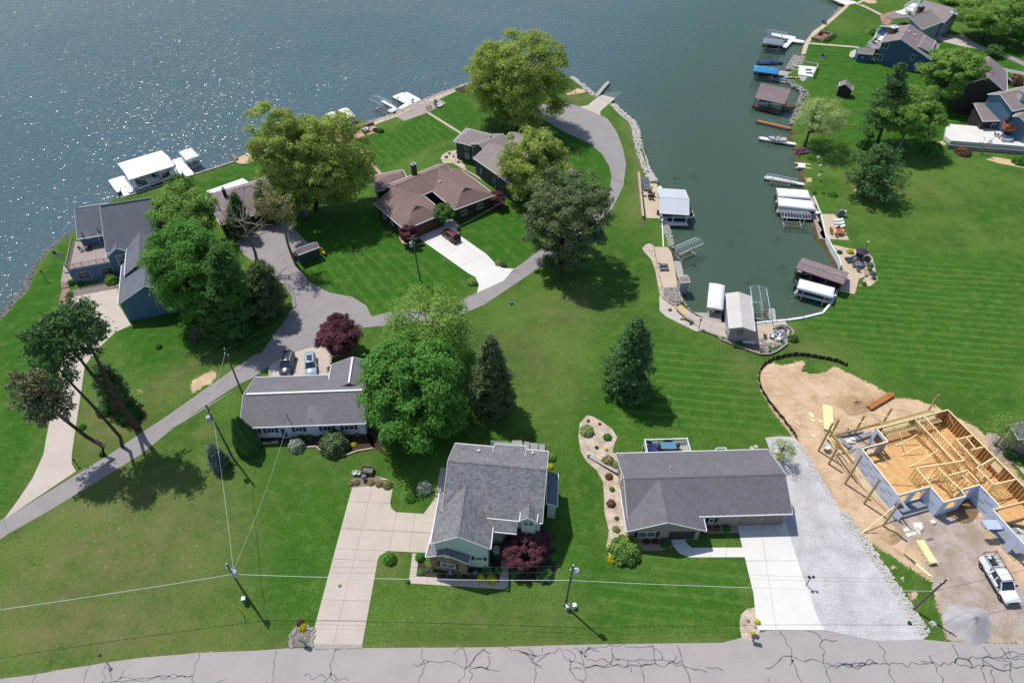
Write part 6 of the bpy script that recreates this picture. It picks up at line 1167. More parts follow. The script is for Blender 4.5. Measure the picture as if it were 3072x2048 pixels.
lift('white square covered lift next to the large white boathouse', 'C', ((1015, 120), (1180, 68)), ((1120, 240), (1280, 160)), 1.9, M_VINYL, skirt=.25)
r = lift('cream covered boat lift in front of the terracotta deck', 'b', ((965, 552), (1045, 532)), ((1035, 640), (1120, 606)), 1.9, M_CCREAM); under(r, runabout, 'dark boat under the cream canopy', 5.6, GELB)
lift('cream covered boat lift half hidden behind yellow green leaves', 'b', ((850, 592), (922, 563)), ((920, 662), (1002, 640)), 1.9, M_CCREAM)
lift('bare curved canopy frame at the L shaped dock', 'z', ((408, 182), (485, 150)), ((548, 250), (622, 212)), 2.2, None, 9)
r = lift('blue grey covered boat lift at the T shaped dock', 'x', ((162, 143), (153, 185)), ((322, 165), (318, 202)), 1.7, M_CGREY); under(r, runabout, 'dark motor boat under the blue grey canopy', 6, GELB)
lift('upper bare lift frame beside the T shaped dock', 'x', ((172, 97), (205, 74)), ((330, 120), (357, 106)), 1.6, None, 11, .3); lift('lower bare lift frame beside the T shaped dock', 'x', ((187, 136), (207, 120)), ((345, 168), (362, 152)), 1.2, None, 9, .25)
r = lift('bright blue covered boat lift on the right shore', 'x', ((84, 362), (80, 402)), ((282, 386), (270, 428)), 1.6, M_CBLUE); under(r, runabout, 'boat hidden under the bright blue canopy', 6, GELB)
g_ = G('x', 205, 362, .3); runabout('navy covered wake boat with black tower behind the bright blue canopy', g_, -.12, 7.2, GELB, M_CNAVY, True)
r1_ = lift('upper white covered lift by the rose dock', 'h', ((1302, 176), (1302, 238)), ((1558, 192), (1566, 258)), 1.9, M_VINYL); under(r1_, pontoon, 'pontoon boat under the upper white canopy')
r2_ = lift('lower white covered lift by the rose dock', 'h', ((1308, 254), (1312, 314)), ((1592, 278), (1606, 352)), 1.9, M_VINYL); under(r2_, pontoon, 'pontoon boat under the lower white canopy', 7, GEL)
lift('bare canopy frame over the rose dock arm', 'h', ((1322, 358), (1337, 412)), ((1557, 372), (1578, 428)), 1.9, None, 11)
r = lift('white covered lift standing beside the tan boathouse', 'h', ((752, 942), (876, 964)), ((734, 1140), (860, 1152)), 1.9, M_VINYL); under(r, runabout, 'blue white boat under the canopy beside the tan boathouse', 6, GEL)
r = lift('white covered lift below the brown open boathouse', 'h', ((1482, 908), (1466, 984)), ((1768, 986), (1756, 1058)), 1.7, M_VINYL); under(r, pontoon, 'pontoon boat under the canopy below the brown boathouse')
lift('largest bare canopy frame right of the tan boathouse', 'h', ((1080, 968), (1216, 986)), ((1116, 1186), (1250, 1200)), 2.0, None, 13); lift('bare canopy frame beside the tan patio', 'h', ((444, 664), (516, 700)), ((636, 572), (706, 628)), 1.9, None, 11)
lift('low bare rack along the white dock below the kayaks', 'A', ((110, 372), (104, 400)), ((345, 412), (340, 446)), .9, None, 11, .05)
# boats in the boathouses and on the shore
pontoon('dark pontoon boat in the grey metal boathouse', G('h', 480, 400, -.3), 0, 7.5); g_ = G('C', 500, 470, -.4); runabout('grey boat in the left slip of the white boathouse', g_, radians(160), 6, GEL); pontoon('pontoon boat in the right slip of the white boathouse', G('C', 815, 385, -.5), radians(70), 6, GEL)
runabout('grey boat in the brown boathouse on the right shore', G('x', 215, 655, -.1), -.2, 7, mat('hull_grey', '7c8790', '68727b', .5, 4, .4)); runabout('dark open boat left slip of the brown open boathouse', G('h', 1560, 890, -.3), -.45, 5.5, GELB); runabout('navy covered boat in the brown open boathouse', G('h', 1690, 930, -.4), -.45, 5, GELB, M_CNAVY)
def jetski(label, loc, rz, m):
    r = thing('jet_ski', label, 'jet ski', loc, rz, 'jet skis'); part(r, 'hull', hull(MB(), 3., 1.1, .5), m, local=True); part(r, 'saddle', MB().box((-.5, 0, .72), (1.3, .4, .35)), GELB, local=True); part(r, 'hood', deckcap(MB(), 3., 1.1, .55, .2, t0=.45, inset=.9), m, local=True); part(r, 'handlebar', MB().bar((.25, -.35, .95), (.25, .35, .95), .06).bar((.4, 0, .6), (.25, 0, .95), .1), GELB, local=True); return r
jetski('light blue covered jet ski on the floating pad', G('x', 312, 468, -.2), -.2, mat('cover_light_blue', '84c6d8', '6fb2c6', .6, 4, .6)); jetski('grey jet ski left of the light blue one', G('x', 265, 462, -.2), -.2, MATS['hull_grey']); dock('grey floating jet ski pad by the blue boats', 'x 240 470 262 445 345 462 330 498', M_DOCKG, -.45, .25, 'floating_pad', post=False)
jetski('white jet ski at the rose dock end', G('h', 1590, 390, -.2), -.1, GEL)
kayak('upper red kayak of the three on the shore', 'A', (303, 182), (440, 172), paint('kayak_red', 'b4463c')); kayak('blue kayak between two red kayaks', 'A', (335, 195), (460, 186), paint('kayak_blue', '2f5fae')); kayak('lower red kayak of the three on the shore', 'A', (340, 212), (455, 198), paint('kayak_red', 'b4463c'))
kayak('yellow kayak leaning behind the dark garden shed', 'f', (1108, 895), (1148, 960), paint('kayak_yellow', 'e8bf10'), .5); kayak('pale yellow canoe lying on the shore stones by the wooden deck', 'x', (348, 452), (448, 460), mat('canoe_cream', 'd8cda0', 'c4b88a', .6, 5, .5), .2); kayak('white paddle board by the brown boathouse', 'x', (445, 555), (482, 559), GEL, .15)
runabout('white rowing boat tied to the long white dock', G('A', 180, 122, -.75), radians(172), 4.4, mat('hull_alu', 'b5bcc2', 'a1a8ae', .5, 5, .4, metal=.2))
cat_ = thing('pedal_catamaran', 'cream pedal catamaran with two hulls at the shore', 'catamaran', G('A', 385, 312, -.5)); an_ = -.16
for a, b2 in (((322, 287), (455, 303)), ((330, 322), (462, 334))): p, q = G('A', *a, -.4), G('A', *b2, .0); part(cat_, 'float', MB().tube([p, p.lerp(q, .1), p.lerp(q, .9), q], [.05, .22, .22, .05], 8), mat('canoe_cream', 'd8cda0'))
part(cat_, 'platform', poly_mb(GL('A 352 290 408 292 412 326 356 322', .1), .15, .12), M_DOCKW)
solo('fire_ring', MB().at(G('q', 187, 617, 1.2)).lathe([(.8, 0), (.8, .12), (1.05, .12), (1.05, 0)], 18), mat('ring_rust', '8a7a6d', '6c5e53', 1, 6), 'round nest like ring hanging in the pale shore tree', 'ring', loc=G('q', 187, 617, 1.2))
# ================================================================ THE HOUSE BEING BUILT
M_STUD = mat('lumber_new', 'dfc38e', 'cea96c', .8, 7, .75); M_LUM = mat('lumber_pale', 'e8dcae', 'd6c68f', .8, 6, .8); M_OSB = mat('osb_floor', 'd4ac76', 'b5895a', 1.2, 9, .85, .004, var=.22)
M_SHEATH = mat('osb_sheathing', 'b0855a', '946a42', .8, 7, .85); M_WRAP = mat('house_wrap', 'c9d3e6', 'b2bfd6', .5, 3, .55, .02, .3, var=.3); M_FOUND = mat('foundation_grey', '8e9296', '777b80', .4, 5, .85)
M_PPOST = mat('treated_post', 'b39f72', '937f55', 1.2, 6, .85); M_INK = mat('print_ink', '20242c', '2b303a', 1, 5, .6)
ZT, ZF = 3.4, .7
cs = thing('house_under_construction', 'unfinished timber framed house with pale blue wrap and open roof', 'house', G('l', 1500, 900))
fc = bpy.data.curves.new('wrap_print', 'FONT'); fc.body = 'TYPAR'; fc.size = .46; fo = bpy.data.objects.new('wrap_print', fc); COL.objects.link(fo); bpy.context.view_layer.update()
fm_ = bpy.data.meshes.new_from_object(fo.evaluated_get(bpy.context.evaluated_depsgraph_get())); bpy.data.objects.remove(fo)
TV = [v.co.copy() for v in fm_.vertices]; TF = [tuple(p.vertices) for p in fm_.polygons]; TWD = max(v.x for v in TV)
nstud = [0]; extra = MB(); SMESH = {}
def stud(a, z0, z1, ang):
    nstud[0] += 1
    if nstud[0] > 299: extra.at((a.x, a.y, 0), ang).box((0, 0, (z0 + z1) / 2), (.05, .13, z1 - z0)); return
    h = round(z1 - z0, 2)
    if h not in SMESH: SMESH[h] = mesh_of('stud', MB().box((0, 0, h / 2), (.05, .13, h)), M_STUD)
    o = put('stud', SMESH[h], cs, (a.x - cs.location.x, a.y - cs.location.y, z0)); o.rotation_euler = (0, 0, ang)
def frame(a, b, openings=(), sheath=None, z0=ZF, zt=ZT, sp=.5, base=None, print_=True, side=-1):
    """stud wall from a to b (points on the plate line): plates, studs, headers, and sheathing on its outer face"""
    a = Vector((a.x, a.y, 0)); b = Vector((b.x, b.y, 0)); L = (b - a).length; d = (b - a).normalized(); n = Vector((-d.y, d.x, 0)) * side; ang = math.atan2(d.y, d.x)
    part(cs, 'top_plate', MB().bar(a + Vector((0, 0, zt - .04)), b + Vector((0, 0, zt - .04)), .16, .09), M_LUM); part(cs, 'bottom_plate', MB().bar(a + Vector((0, 0, z0 + .03)), b + Vector((0, 0, z0 + .03)), .14, .05), M_STUD)
    k = max(2, int(L / sp)); 
    for i in range(k + 1):
        s = L * i / k; op = [o for o in openings if o[0] < s < o[1]]
        if op:
            if op[0][3] < zt - .35: stud(a + d * s, op[0][3] + .2, zt - .085, ang)
            if op[0][2] > z0 + .3: stud(a + d * s, z0 + .05, op[0][2], ang)
        else: stud(a + d * s, z0 + .05, zt - .085, ang)
    for o in openings: part(cs, 'header', MB().bar(a + d * o[0] + Vector((0, 0, o[3] + .1)), a + d * o[1] + Vector((0, 0, o[3] + .1)), .12, .2), M_STUD)
    if sheath:
        mb = MB(); zb = base if base is not None else z0 - .3; off = n * .1
        def pan(s0, s1, q0, q1):
            if s1 - s0 > .02 and q1 - q0 > .02: mb.bar(a + d * s0 + off + Vector((0, 0, (q0 + q1) / 2)), a + d * s1 + off + Vector((0, 0, (q0 + q1) / 2)), .04, q1 - q0)
        s = -.1
        for o in sorted(openings): pan(s, o[0], zb, zt - .02); pan(o[0], o[1], zb, o[2]); pan(o[0], o[1], o[3], zt - .02); s = o[1]
        pan(s, L + .1, zb, zt - .02); part(cs, 'wall_sheet' if sheath is M_WRAP else 'sheathing', mb, sheath)
        if sheath is M_WRAP and print_:
            tb = MB(); f = n * .124; row = 0; z = zt - .55
            while z > zb + .4:
                s = .5 + (row % 2) * 1.1
                while s + TWD * .9 < L - .15:
                    if not any(o[0] - TWD < s < o[1] and o[2] - .5 < z < o[3] + .1 for o in openings):
                        m0 = a + d * (s if side == -1 else s + TWD) + f; sgn = 1 if side == -1 else -1
                        tb.add([m0 + d * (sgn * v.x) + Vector((0, 0, z + v.y * .9 + .22 * v.x)) for v in TV], TF)
                    s += 2.2
                z -= .85; row += 1
            if tb.v: part(cs, 'wrap_lettering', tb, M_INK, kind='stuff')
def T(x, y, k='l', z=ZT): return G(k, x, y, z)
A_, A2, A3, E_, F_, G_, H_, I_, J_, K_, B_, C_ = T(1105, 632), T(1195, 740), T(985, 797), T(1280, 1172), T(1540, 1100), T(1650, 1228), T(1825, 1180), T(1788, 1130), T(1940, 1087), T(2112, 1272), T(1682, 482), T(2330, 1135)
C2, L2, M2 = T(2560, 1370), T(2050, 1292), T(2330, 1600)
frame(A3, E_, [(8.2, 9.9, 1.5, 2.9)], M_WRAP, base=-.4); frame(E_, F_, [(.6, 2.0, 1.4, 2.9), (3.0, 4.5, .8, 2.9)], M_WRAP, base=-.0); frame(F_, G_, [], M_WRAP, base=-.2); frame(G_, H_, [(1.0, 2.4, 1.4, 2.9)], M_WRAP, base=-.2)
frame(H_, I_, [], M_WRAP, base=-.2); frame(I_, J_, [(.8, 1.8, 1.5, 2.8)], M_WRAP, base=0); frame(J_, K_, [], M_WRAP, base=-.2); frame(A2, A3, [(1.4, 3.0, 1.3, 2.9)], M_WRAP, base=-.4, print_=False); frame(A_, A2, [(.5, 1.9, 1.2, 2.9)], M_WRAP, base=-.4, print_=False)
LB = (B_ - A_).length; frame(B_, A_, [(LB * f - .8, LB * f + .8, 1.1, 3.0) for f in (.2, .32, .58, .7, .82)], M_SHEATH, print_=False); frame(C_, B_, [(4, 5.5, 1.6, 2.9)], M_SHEATH); frame(C2, C_, [(1, 2.4, 1.5, 2.9)], M_SHEATH)
frame(L2, M2, [(.8, 3.6, 0, 2.6), (4.6, 7.4, 0, 2.6)], M_WRAP, z0=.1, base=.1, print_=False, sp=1.2); part(cs, 'garage_beam', MB().bar(L2 + Vector((0, 0, -.2)), T(2420, 1195) + Vector((0, 0, -.2)), .2, .5), M_STUD); frame(K_, L2, [], M_WRAP, base=0, print_=False)
for x, y in ((1960, 1500 - 1050), ): pass
for i, (a, b2) in enumerate((((1955, 1375), (2080, 1372)), ((2195, 1500), (2290, 1490)))):   # small wrapped returns over the garage doors
    p, q = T(*a, z=2.9), T(*b2, z=2.9); mb = MB().slab([p, q, q + Vector((.5, -1.1, -.5)), p + Vector((.5, -1.1, -.5))], .06); part(cs, 'door_canopy', mb, M_WRAP)
fl = [A_, A2, A3, E_, F_, G_, H_, I_, J_, K_, C2, C_, B_]
part(cs, 'floor', poly_mb(fl, ZF, .25), M_OSB); part(cs, 'foundation', poly_mb([p + (p - cs.location) * .0 for p in fl], ZF - .26, .9), M_FOUND)
part(cs, 'porch_slab', poly_mb([T(1205, 1285, z=.35), T(1252, 1372, z=.35), T(1530, 1290, z=.35), T(1515, 1200, z=.35)], .35, .5), M_FOUND); part(cs, 'garage_slab', poly_mb([Vector((p.x, p.y, .12)) for p in (L2, M2, C2, K_)], .12, .3), M_FOUND)
# inner partitions
for pl in ('l 1410 550 1740 905', 'l 1490 535 1815 890', 'l 1750 722 1880 690', 'l 1750 722 1945 938', 'l 1740 905 1425 952', 'l 1425 952 1542 1090', 'l 1600 950 1788 1130', 'l 1690 1012 1840 970 1930 1066', 'l 1915 950 2058 1086', 'l 1915 950 2055 870', 'l 2058 1086 2228 1045', 'l 1870 805 1968 782', 'l 1830 705 1905 795', 'l 1740 905 1815 890', 'l 1800 1010 1850 1066'):
    pp = GL(pl, ZT)
    for a, b2 in zip(pp, pp[1:]): frame(a, b2, [((b2 - a).length * .4, (b2 - a).length * .4 + .9, ZF, 2.7)] if (b2 - a).length > 3.5 else [], None, sp=.45)
part(cs, 'stud', extra, M_STUD, kind='stuff')
# diagonal braces and loose boards on the floor
for a, b2, z0, z1 in (((1295, 855), (1470, 770), ZF + .05, ZF + 1.4), ((1370, 948), (1605, 805), ZF + .05, 2.6), ((1265, 770), (1435, 682), ZF + .05, 2.4), ((1350, 875), (1285, 650), ZF + .05, 3.2), ((1200, 912), (1110, 810), ZF + .05, 2.2), ((1760, 690), (1690, 520), ZF + .1, 3.3), ((1410, 1100), (1200, 1010), ZF + .05, 2.2), ((1700, 940), (1560, 800), ZF + .1, 3.2), ((1850, 860), (1700, 690), ZF + .1, 3.2), ((2110, 1210), (1980, 1020), ZF + .1, 3.2), ((2240, 1180), (2080, 1130), ZF + .1, 3.0), ((1640, 1010), (1760, 1160), ZF + .1, 2.9), ((1620, 640), (1600, 560), ZF + .1, 3.2)):
    part(cs, 'brace', MB().bar(T(*a, z=z0), T(*b2, z=z1), .1, .05), M_LUM)
for a, b2 in (((1100, 905), (1180, 950)), ((1480, 1055), (1580, 1010)), ((1500, 860), (1560, 855)), ((1250, 760), (1330, 775)), ((2290, 1380), (2330, 1440)), ((2240, 1440), (2330, 1500))): part(cs, 'loose_board', MB().bar(T(*a, z=ZF + .04), T(*b2, z=ZF + .04), .22, .05), M_LUM)
for i in range(11): p = T(2130 + i * 18, 1300 - i * 4, z=.16); part(cs, 'loose_joist', MB().bar(p, p + Vector((1.6, -1.5, 0)), .06, .12), M_STUD)
# deck frame behind and beside the house
ob = [T(1105, 605, z=2.2), T(1535, 487, z=2.2)]; part(cs, 'deck_beam', MB().bar(*ob, .15, .28), M_PPOST); dvec = Vector((.75, -2.2, 0))
for i in range(26): p = ob[0].lerp(ob[1], i / 25); part(cs, 'deck_joist', MB().bar(p, p + dvec, .09, .2), M_LUM)
for a, b2, z in (((745, 690), (918, 922), 3.0), ((760, 692), (1128, 594), 3.0)): part(cs, 'deck_beam', MB().bar(T(*a, z=z), T(*b2, z=z), .2, .34), mat('beam_tan', 'b08a55', '8e6c3e', 1, 6))
for (bx, by), (tx, ty) in (((630, 815), (762, 590)), ((705, 735), (840, 560)), ((912, 692), (1028, 528)), ((1160, 580), (1243, 472)), ((1525, 482), (1605, 360)), ((712, 922), (795, 792)), ((845, 1082), (1003, 850)), ((1000, 1242), (1150, 1046)), ((1155, 1422), (1320, 1230))):
    g_ = G('l', bx, by); t_ = tall(g_, 'l', tx, ty); solo('timber_post', MB().bar(g_ - Vector((0, 0, .3)), Vector((g_.x, g_.y, t_.z)), .22), M_PPOST, {630: 'tall post at the outer left corner of the deck frame', 705: 'second post behind the left corner of the deck frame', 912: 'post in the middle of the back deck beam', 1160: 'post behind the long joists at the dirt side', 1525: 'far post at the right end of the joists', 712: 'short post at the left deck corner by the gravel', 845: 'long post in front of the upper wrapped wall', 1000: 'post in front of the wrapped wall window', 1155: 'post at the front porch corner'}[bx], 'post', 'deck posts round the unfinished house', loc=g_)
for a, b2, z0, z1 in (((750, 655), (980, 1010), 2.6, 2.4), ((690, 690), (780, 800), 1.4, 2.6), ((780, 800), (1210, 1300), 2.6, .8), ((990, 590), (1060, 670), 4, 2.5), ((870, 545), (1005, 590), 3.4, 3.8), ((1225, 455), (1390, 490), 3., 2.8), ((660, 600), (800, 660), 1.5, 2.8), ((700, 700), (860, 800), 1, 2.4), ((985, 1480), (1240, 1270), .1, 2), ((1000, 1475), (1100, 1385), .1, 1.8), ((1570, 440), (1620, 490), 1.5, 3), ((1060, 500), (1270, 560), .6, 2.2), ((1525, 470), (1560, 440), .4, 2.2)):
    part(cs, 'brace', MB().bar(T(*a, z=z0), T(*b2, z=z1), .1, .06), M_LUM)
for a, b2 in (((895, 730), (1065, 675)), ((775, 690), (985, 655)), ((790, 720), (900, 800))): part(cs, 'grade_beam', MB().bar(T(*a, z=.25), T(*b2, z=.25), .7, .4), M_FOUND)
def pallet_ladder(a, b2, z, n, w, lab):
    p, q = T(*a, z=z), T(*b2, z=z + 1.2); d = (q - p).normalized(); s_ = Vector((-d.y, d.x, 0)).normalized() * w / 2; r = thing('ladder', lab, 'ladder', p); mb = MB()
    for sg in (-1, 1): part(r, 'stile', MB().bar(p + s_ * sg, q + s_ * sg, .07), M_ALU)
    for i in range(n): c = p.lerp(q, (i + .5) / n); part(r, 'rung', MB().bar(c - s_, c + s_, .06), M_ALU)
pallet_ladder((890, 840), (970, 760), .2, 9, .7, 'metal ladder on the ground beside the wrapped wall')
wr_ = solo('wheelbarrow_tub', MB().at(G('l', 690, 795, .35)).lathe([(.25, 0), (.5, .3), (.55, .5), (.5, .48), (.2, .1)], 10), M_VENT, 'white mixing tub lying by the deck posts', 'tub')
sand_ = solo('cement_bags', MB().at(G('l', 890, 745, .0)).box((0, 0, .15), (1.3, .7, .3)).box((.3, .3, .4), (.7, .5, .2)).box((-.5, -.2, .38), (.6, .4, .16)), M_VENT, 'pale pile of sacks inside the deck frame', 'sacks')
# ---- the worker
def skin_person(label, loc, rz, joints, edges, radii, skin_, parts):
    r = thing('person', label, 'person', loc, rz); me = bpy.data.meshes.new('body'); me.from_pydata(joints, edges, []); o = put('body', me, r)
    md = o.modifiers.new('skin', 'SKIN'); o.modifiers.new('sub', 'SUBSURF').levels = 1; o.modifiers['sub'].render_levels = 1
    for i, v in enumerate(me.skin_vertices[0].data): v.radius = (radii[i], radii[i]); v.use_root = (i == 0)
    me.materials.append(skin_); bpy.context.view_layer.update(); me2 = bpy.data.meshes.new_from_object(o.evaluated_get(bpy.context.evaluated_depsgraph_get())); o.modifiers.clear(); o.data = me2
    me2.materials.clear(); [me2.materials.append(x) for x in parts]; me2.shade_smooth()
    for p in me2.polygons:
        c = p.center; p.material_index = 1 if c.z < .82 and c.z > .12 else (2 if c.z > .82 and abs(c.y) < .34 and c.x < .50 else (3 if c.z <= .12 else 0))
    return r
J = [(0, 0, .92), (.14, 0, 1.08), (.30, 0, 1.22), (.36, 0, 1.27), (.47, 0, 1.32), (.56, 0, 1.36), (.30, .19, 1.20), (.36, .27, .95), (.50, .22, .74), (.57, .2, .66), (.30, -.19, 1.20), (.40, -.27, .96), (.55, -.2, .76), (.62, -.18, .68), (-.02, .1, .88), (.05, .13, .48), (-.06, .14, .09), (.10, .15, .05), (-.02, -.1, .88), (.10, -.14, .47), (.02, -.15, .09), (.18, -.16, .05)]
EJ = [(0, 1), (1, 2), (2, 3), (3, 4), (4, 5), (2, 6), (6, 7), (7, 8), (8, 9), (2, 10), (10, 11), (11, 12), (12, 13), (0, 14), (14, 15), (15, 16), (16, 17), (0, 18), (18, 19), (19, 20), (20, 21)]
RJ = [.15, .15, .16, .07, .09, .095, .075, .055, .042, .04, .075, .055, .042, .04, .1, .07, .05, .045, .1, .07, .05, .045]
wk = skin_person('person in white shirt and dark trousers bending over the deck beam', G('l', 868, 668, 0), radians(200), J, EJ, RJ, mat('skin', 'c08a6c', 'b07a5e', 3, 9, .6), [mat('skin', 'c08a6c'), mat('trousers_dark', '2b2e38', '22242c', 2, 9, .9), mat('shirt_white', 'e4e4e6', 'd4d4d8', 2, 9, .8), mat('boots_brown', '4a3526', '3a2a1e', 2, 9, .8)])
part(wk, 'cap', MB().at((.53, 0, 1.45)).lathe([(.11, -.03), (.105, .04), (.06, .09), (.01, .1)], 10).box((.11, 0, -.02), (.12, .14, .02)), mat('cap_grey', '6d7077', '5c5f66', 2, 9), local=True)
# ---- lumber and other piles
def stack(label, k, a, b2, nx_, nz_, bw, bh, m, z=0., bearers=True, name='lumber_stack'):
    p, q = G(k, *a, z), G(k, *b2, z); d = (q - p).normalized(); n = Vector((-d.y, d.x, 0)); r = thing(name, label, 'lumber', (p + q) / 2, group='lumber lying on the building site'); z0 = z + (.12 if bearers else .02)
    if bearers:
        for f in (.2, .5, .8): part(r, 'bearer', MB().bar(p.lerp(q, f) - n * (nx_ * bw * .65) + Vector((0, 0, .06)), p.lerp(q, f) + n * (nx_ * bw * .65) + Vector((0, 0, .06)), .1, .1), m)
    for j in range(nz_):
        for i in range(nx_):
            o = n * ((i - (nx_ - 1) / 2) * bw) + Vector((0, 0, z0 + bh * (j + .5))) + d * random.uniform(-.12, .12); part(r, 'board', MB().bar(p + o, q + o, bw * .94, bh * .92), m)
    return r
stack('tall pale board stack lying on the dirt behind the deck frame', 'l', (698, 460), (712, 660), 6, 3, .24, .1, M_LUM); stack('brown beam bundle lying at the dirt edge near the lawn', 'l', (1035, 478), (1225, 365), 3, 2, .3, .2, mat('lumber_brown', 'b07a40', '8d5c2c', .8, 6))
stack('thick pale board stack on the gravel lot near the truck', 's', (548, 395), (760, 745), 5, 4, .2, .12, M_LUM); stack('thin double board laid on the dirt beside the green strip', 's', (190, 490), (500, 735), 2, 1, .2, .09, mat('lumber_rose', 'cbae93', 'b4967a', .8, 6), bearers=False); stack('pair of pale boards below the rose coloured boards', 's', (330, 585), (745, 935), 2, 1, .2, .09, M_LUM, bearers=False)
for i, (k, a, b2, w) in enumerate((('l', (560, 505), (590, 545), .5), ('l', (570, 560), (605, 575), .35), ('l', (632, 568), (662, 580), .4), ('l', (440, 568), (480, 600), .15), ('l', (578, 690), (608, 702), .35), ('s', (680, 360), (785, 330), .3), ('s', (490, 140), (575, 270), .25))):
    p, q = G(k, *a, .05), G(k, *b2, .05); solo('scrap_board', MB().bar(p, q, w, .05), M_LUM if i != 5 else M_WOOD, ('wide scrap panel on the dirt slope', 'small orange scrap under the wide panel', 'square scrap beside the tall board stack', 'white strip lying on the dirt slope', 'small scrap left of the deck posts', 'dark short board alone on the gravel lot', 'scrap board beside the white rock on the lot')[i], 'board', 'scraps on the building site')
def mound(name, label, cat, k, x, y, rx, ry, h, m, rz=0., rough=.06, kind=None):
    c = G(k, x, y); n, q = 40, 14; V = []; 
    for j in range(q + 1):
        for i in range(n):
            t = j / q; a = 2 * pi * i / n; rr = t * (1 + .1 * sin(a * 3 + 1) + .06 * sin(a * 5)); z = h * (1 - t) ** 1.15 * (1 + random.uniform(-rough, rough)) - .05 * t
            px_, py_ = rx * rr * cos(a), ry * rr * sin(a); V.append((px_ * cos(rz) - py_ * sin(rz), px_ * sin(rz) + py_ * cos(rz), z))
    me = np_mesh(name, V, [(j * n + i, j * n + (i + 1) % n, (j + 1) * n + (i + 1) % n, (j + 1) * n + i) for j in range(q) for i in range(n)], m, True); return tag(put(name, me, None, c), label, cat, kind=kind)
mound('gravel_pile', 'large pale grey gravel pile beside the street', 'gravel pile', 'p', 1845, 1020, 2.9, 2.5, 1.75, mat('gravel_heap', 'bdb9ba', '9b9798', .8, 14, .95, .08, var=.25), .3)
mound('dirt_pile', 'rough brown dirt heap in the middle of the cleared ground', 'dirt pile', 'l', 930, 440, 3.6, 2.2, .55, mat('dirt_heap', 'bfa37f', 'a08463', .9, 6, .95, .12, var=.25), .2, .5)
mound('dirt_pile', 'low brown dirt heap in front of the porch', 'dirt pile', 'p', 1140, 220, 2., 1.2, .4, MATS['dirt_heap'], .4, .3); mound('dirt_pile', 'dark earth heap in the nook of the blue wrapped walls', 'dirt pile', 'l', 1800, 1290, 3.2, 2., .5, mat('dirt_dark', '9a7d5c', '71593f', .9, 6, .95, .1), .5, .3)
solo('boulder', MB().rock(G('p', 1385, 135, .1), .75), mat('rock_chalk', 'e6e2da', 'd2cdc4', 1, 6), 'white chalky rock on the gravel lot', 'rock'); solo('boulder', MB().rock(G('p', 1522, 1025, .1), .5), M_ROCKW, 'pale boulder in the green strip beside the gravel pile', 'rock'); solo('boulder', MB().rock(G('p', 1515, 92, .1), .5), MATS['rock_chalk'], 'small chalky rock near the dark earth heap', 'rock')
for s, lb in (('p 1240 150 1300 130 1310 165 1250 180', 'white sheet'), ('p 1260 195 1360 175 1365 200 1280 225', 'white dust')): sheet('lime_patch', s, .02, mat('lime_white', 'e2dfd8', 'cbc6bd', .8, 8))
rocks('white_edging_stones', 'p 690 0 760 110 900 290 1000 440 1120 620 1230 790 1340 950 1450 1110', 1.3, 900, M_ROCKW, (.09, .24), .03); rocks('white_edging_stones', 'k 1985 330 2060 420 2140 560 2298 800', .8, 260, M_ROCKW, (.06, .16), .03)
# ---- silt fence
sf = thing('silt_fence', 'black fabric silt fence curving along the edge of the dirt', 'fence', G('l', 140, 190))
def silt(s):
    pts = smooth_path(GL(s), 5); mb = MB(); vs = []
    for i, p in enumerate(pts): sg = .12 * sin(i * 1.9); vs += [(p.x + sg, p.y, -.05), (p.x + sg * .3, p.y + .03 * sin(i), .72 + .07 * sin(i * 1.3))]
    mb.add(vs, [(2 * i, 2 * i + 2, 2 * i + 3, 2 * i + 1) for i in range(len(pts) - 1)]); part(sf, 'fabric', mb, mat('silt_fabric', '24262b', '33363d', .6, 4, .45, .02, .5))
    for i in range(0, len(pts), 3): part(sf, 'stake', MB().bar(pts[i] + Vector((.05, -.06, -.2)), pts[i] + Vector((.05, -.06, .95)), .05), M_STUD)
silt('l 140 192 152 285 190 370 260 470 330 555 400 645 432 690 452 722'); silt('l 140 188 165 142 215 100 270 74 350 55 430 42 520 47 600 60 700 78 785 96 825 118 868 132')
# ================================================================ VEHICLES
TYRE = mat('tyre', '1c1c1e', '262628', 2, 9, .85); RIM = mat('rim_alloy', 'a9acb0', '8c8f94', 2, 9, .35, metal=.6); RED = paint('lamp_red', '8c1714', .2); CLR = paint('lamp_clear', 'd9dde0', .1)
def wheel(r, x, y, R=.36, wd=.25):
    mb = MB().at((x, y, R), 0, pi / 2).lathe([(R * .62, -wd / 2), (R * .94, -wd / 2), (R, -wd * .3), (R, wd * .3), (R * .94, wd / 2), (R * .62, wd / 2)], 18); t = part(r, 'wheel', mb, TYRE, local=True)
    mb = MB().at((x, y, R), 0, pi / 2).lathe([(.02, wd * .5), (R * .2, wd * .52), (R * .6, wd * .44), (R * .64, wd * .5), (R * .64, -wd * .5), (.02, -wd * .5)], 14); part(t, 'rim', mb, RIM, local=True)
def loft(secs):
    """body from cross sections (x, half width at sill, half width at shoulder, z sill, z shoulder, z top)"""
    mb = MB(); n = 10
    for x, ws, wh, z0, z1, z2 in secs: mb.v += [Vector((x, s * w, z)) for s, w, z in ((-1, ws * .86, z0), (-1, ws, z0 + .1), (-1, wh, (z0 + z1) / 2 + .05), (-1, wh * .98, z1), (-1, wh * .86, z2), (1, wh * .86, z2), (1, wh * .98, z1), (1, wh, (z0 + z1) / 2 + .05), (1, ws, z0 + .1), (1, ws * .86, z0))]
    m = len(secs); mb.f += [[i * n + k, i * n + (k + 1) % n, (i + 1) * n + (k + 1) % n, (i + 1) * n + k] for i in range(m - 1) for k in range(n)] + [list(range(n - 1, -1, -1)), list(range((m - 1) * n, m * n))]; return mb
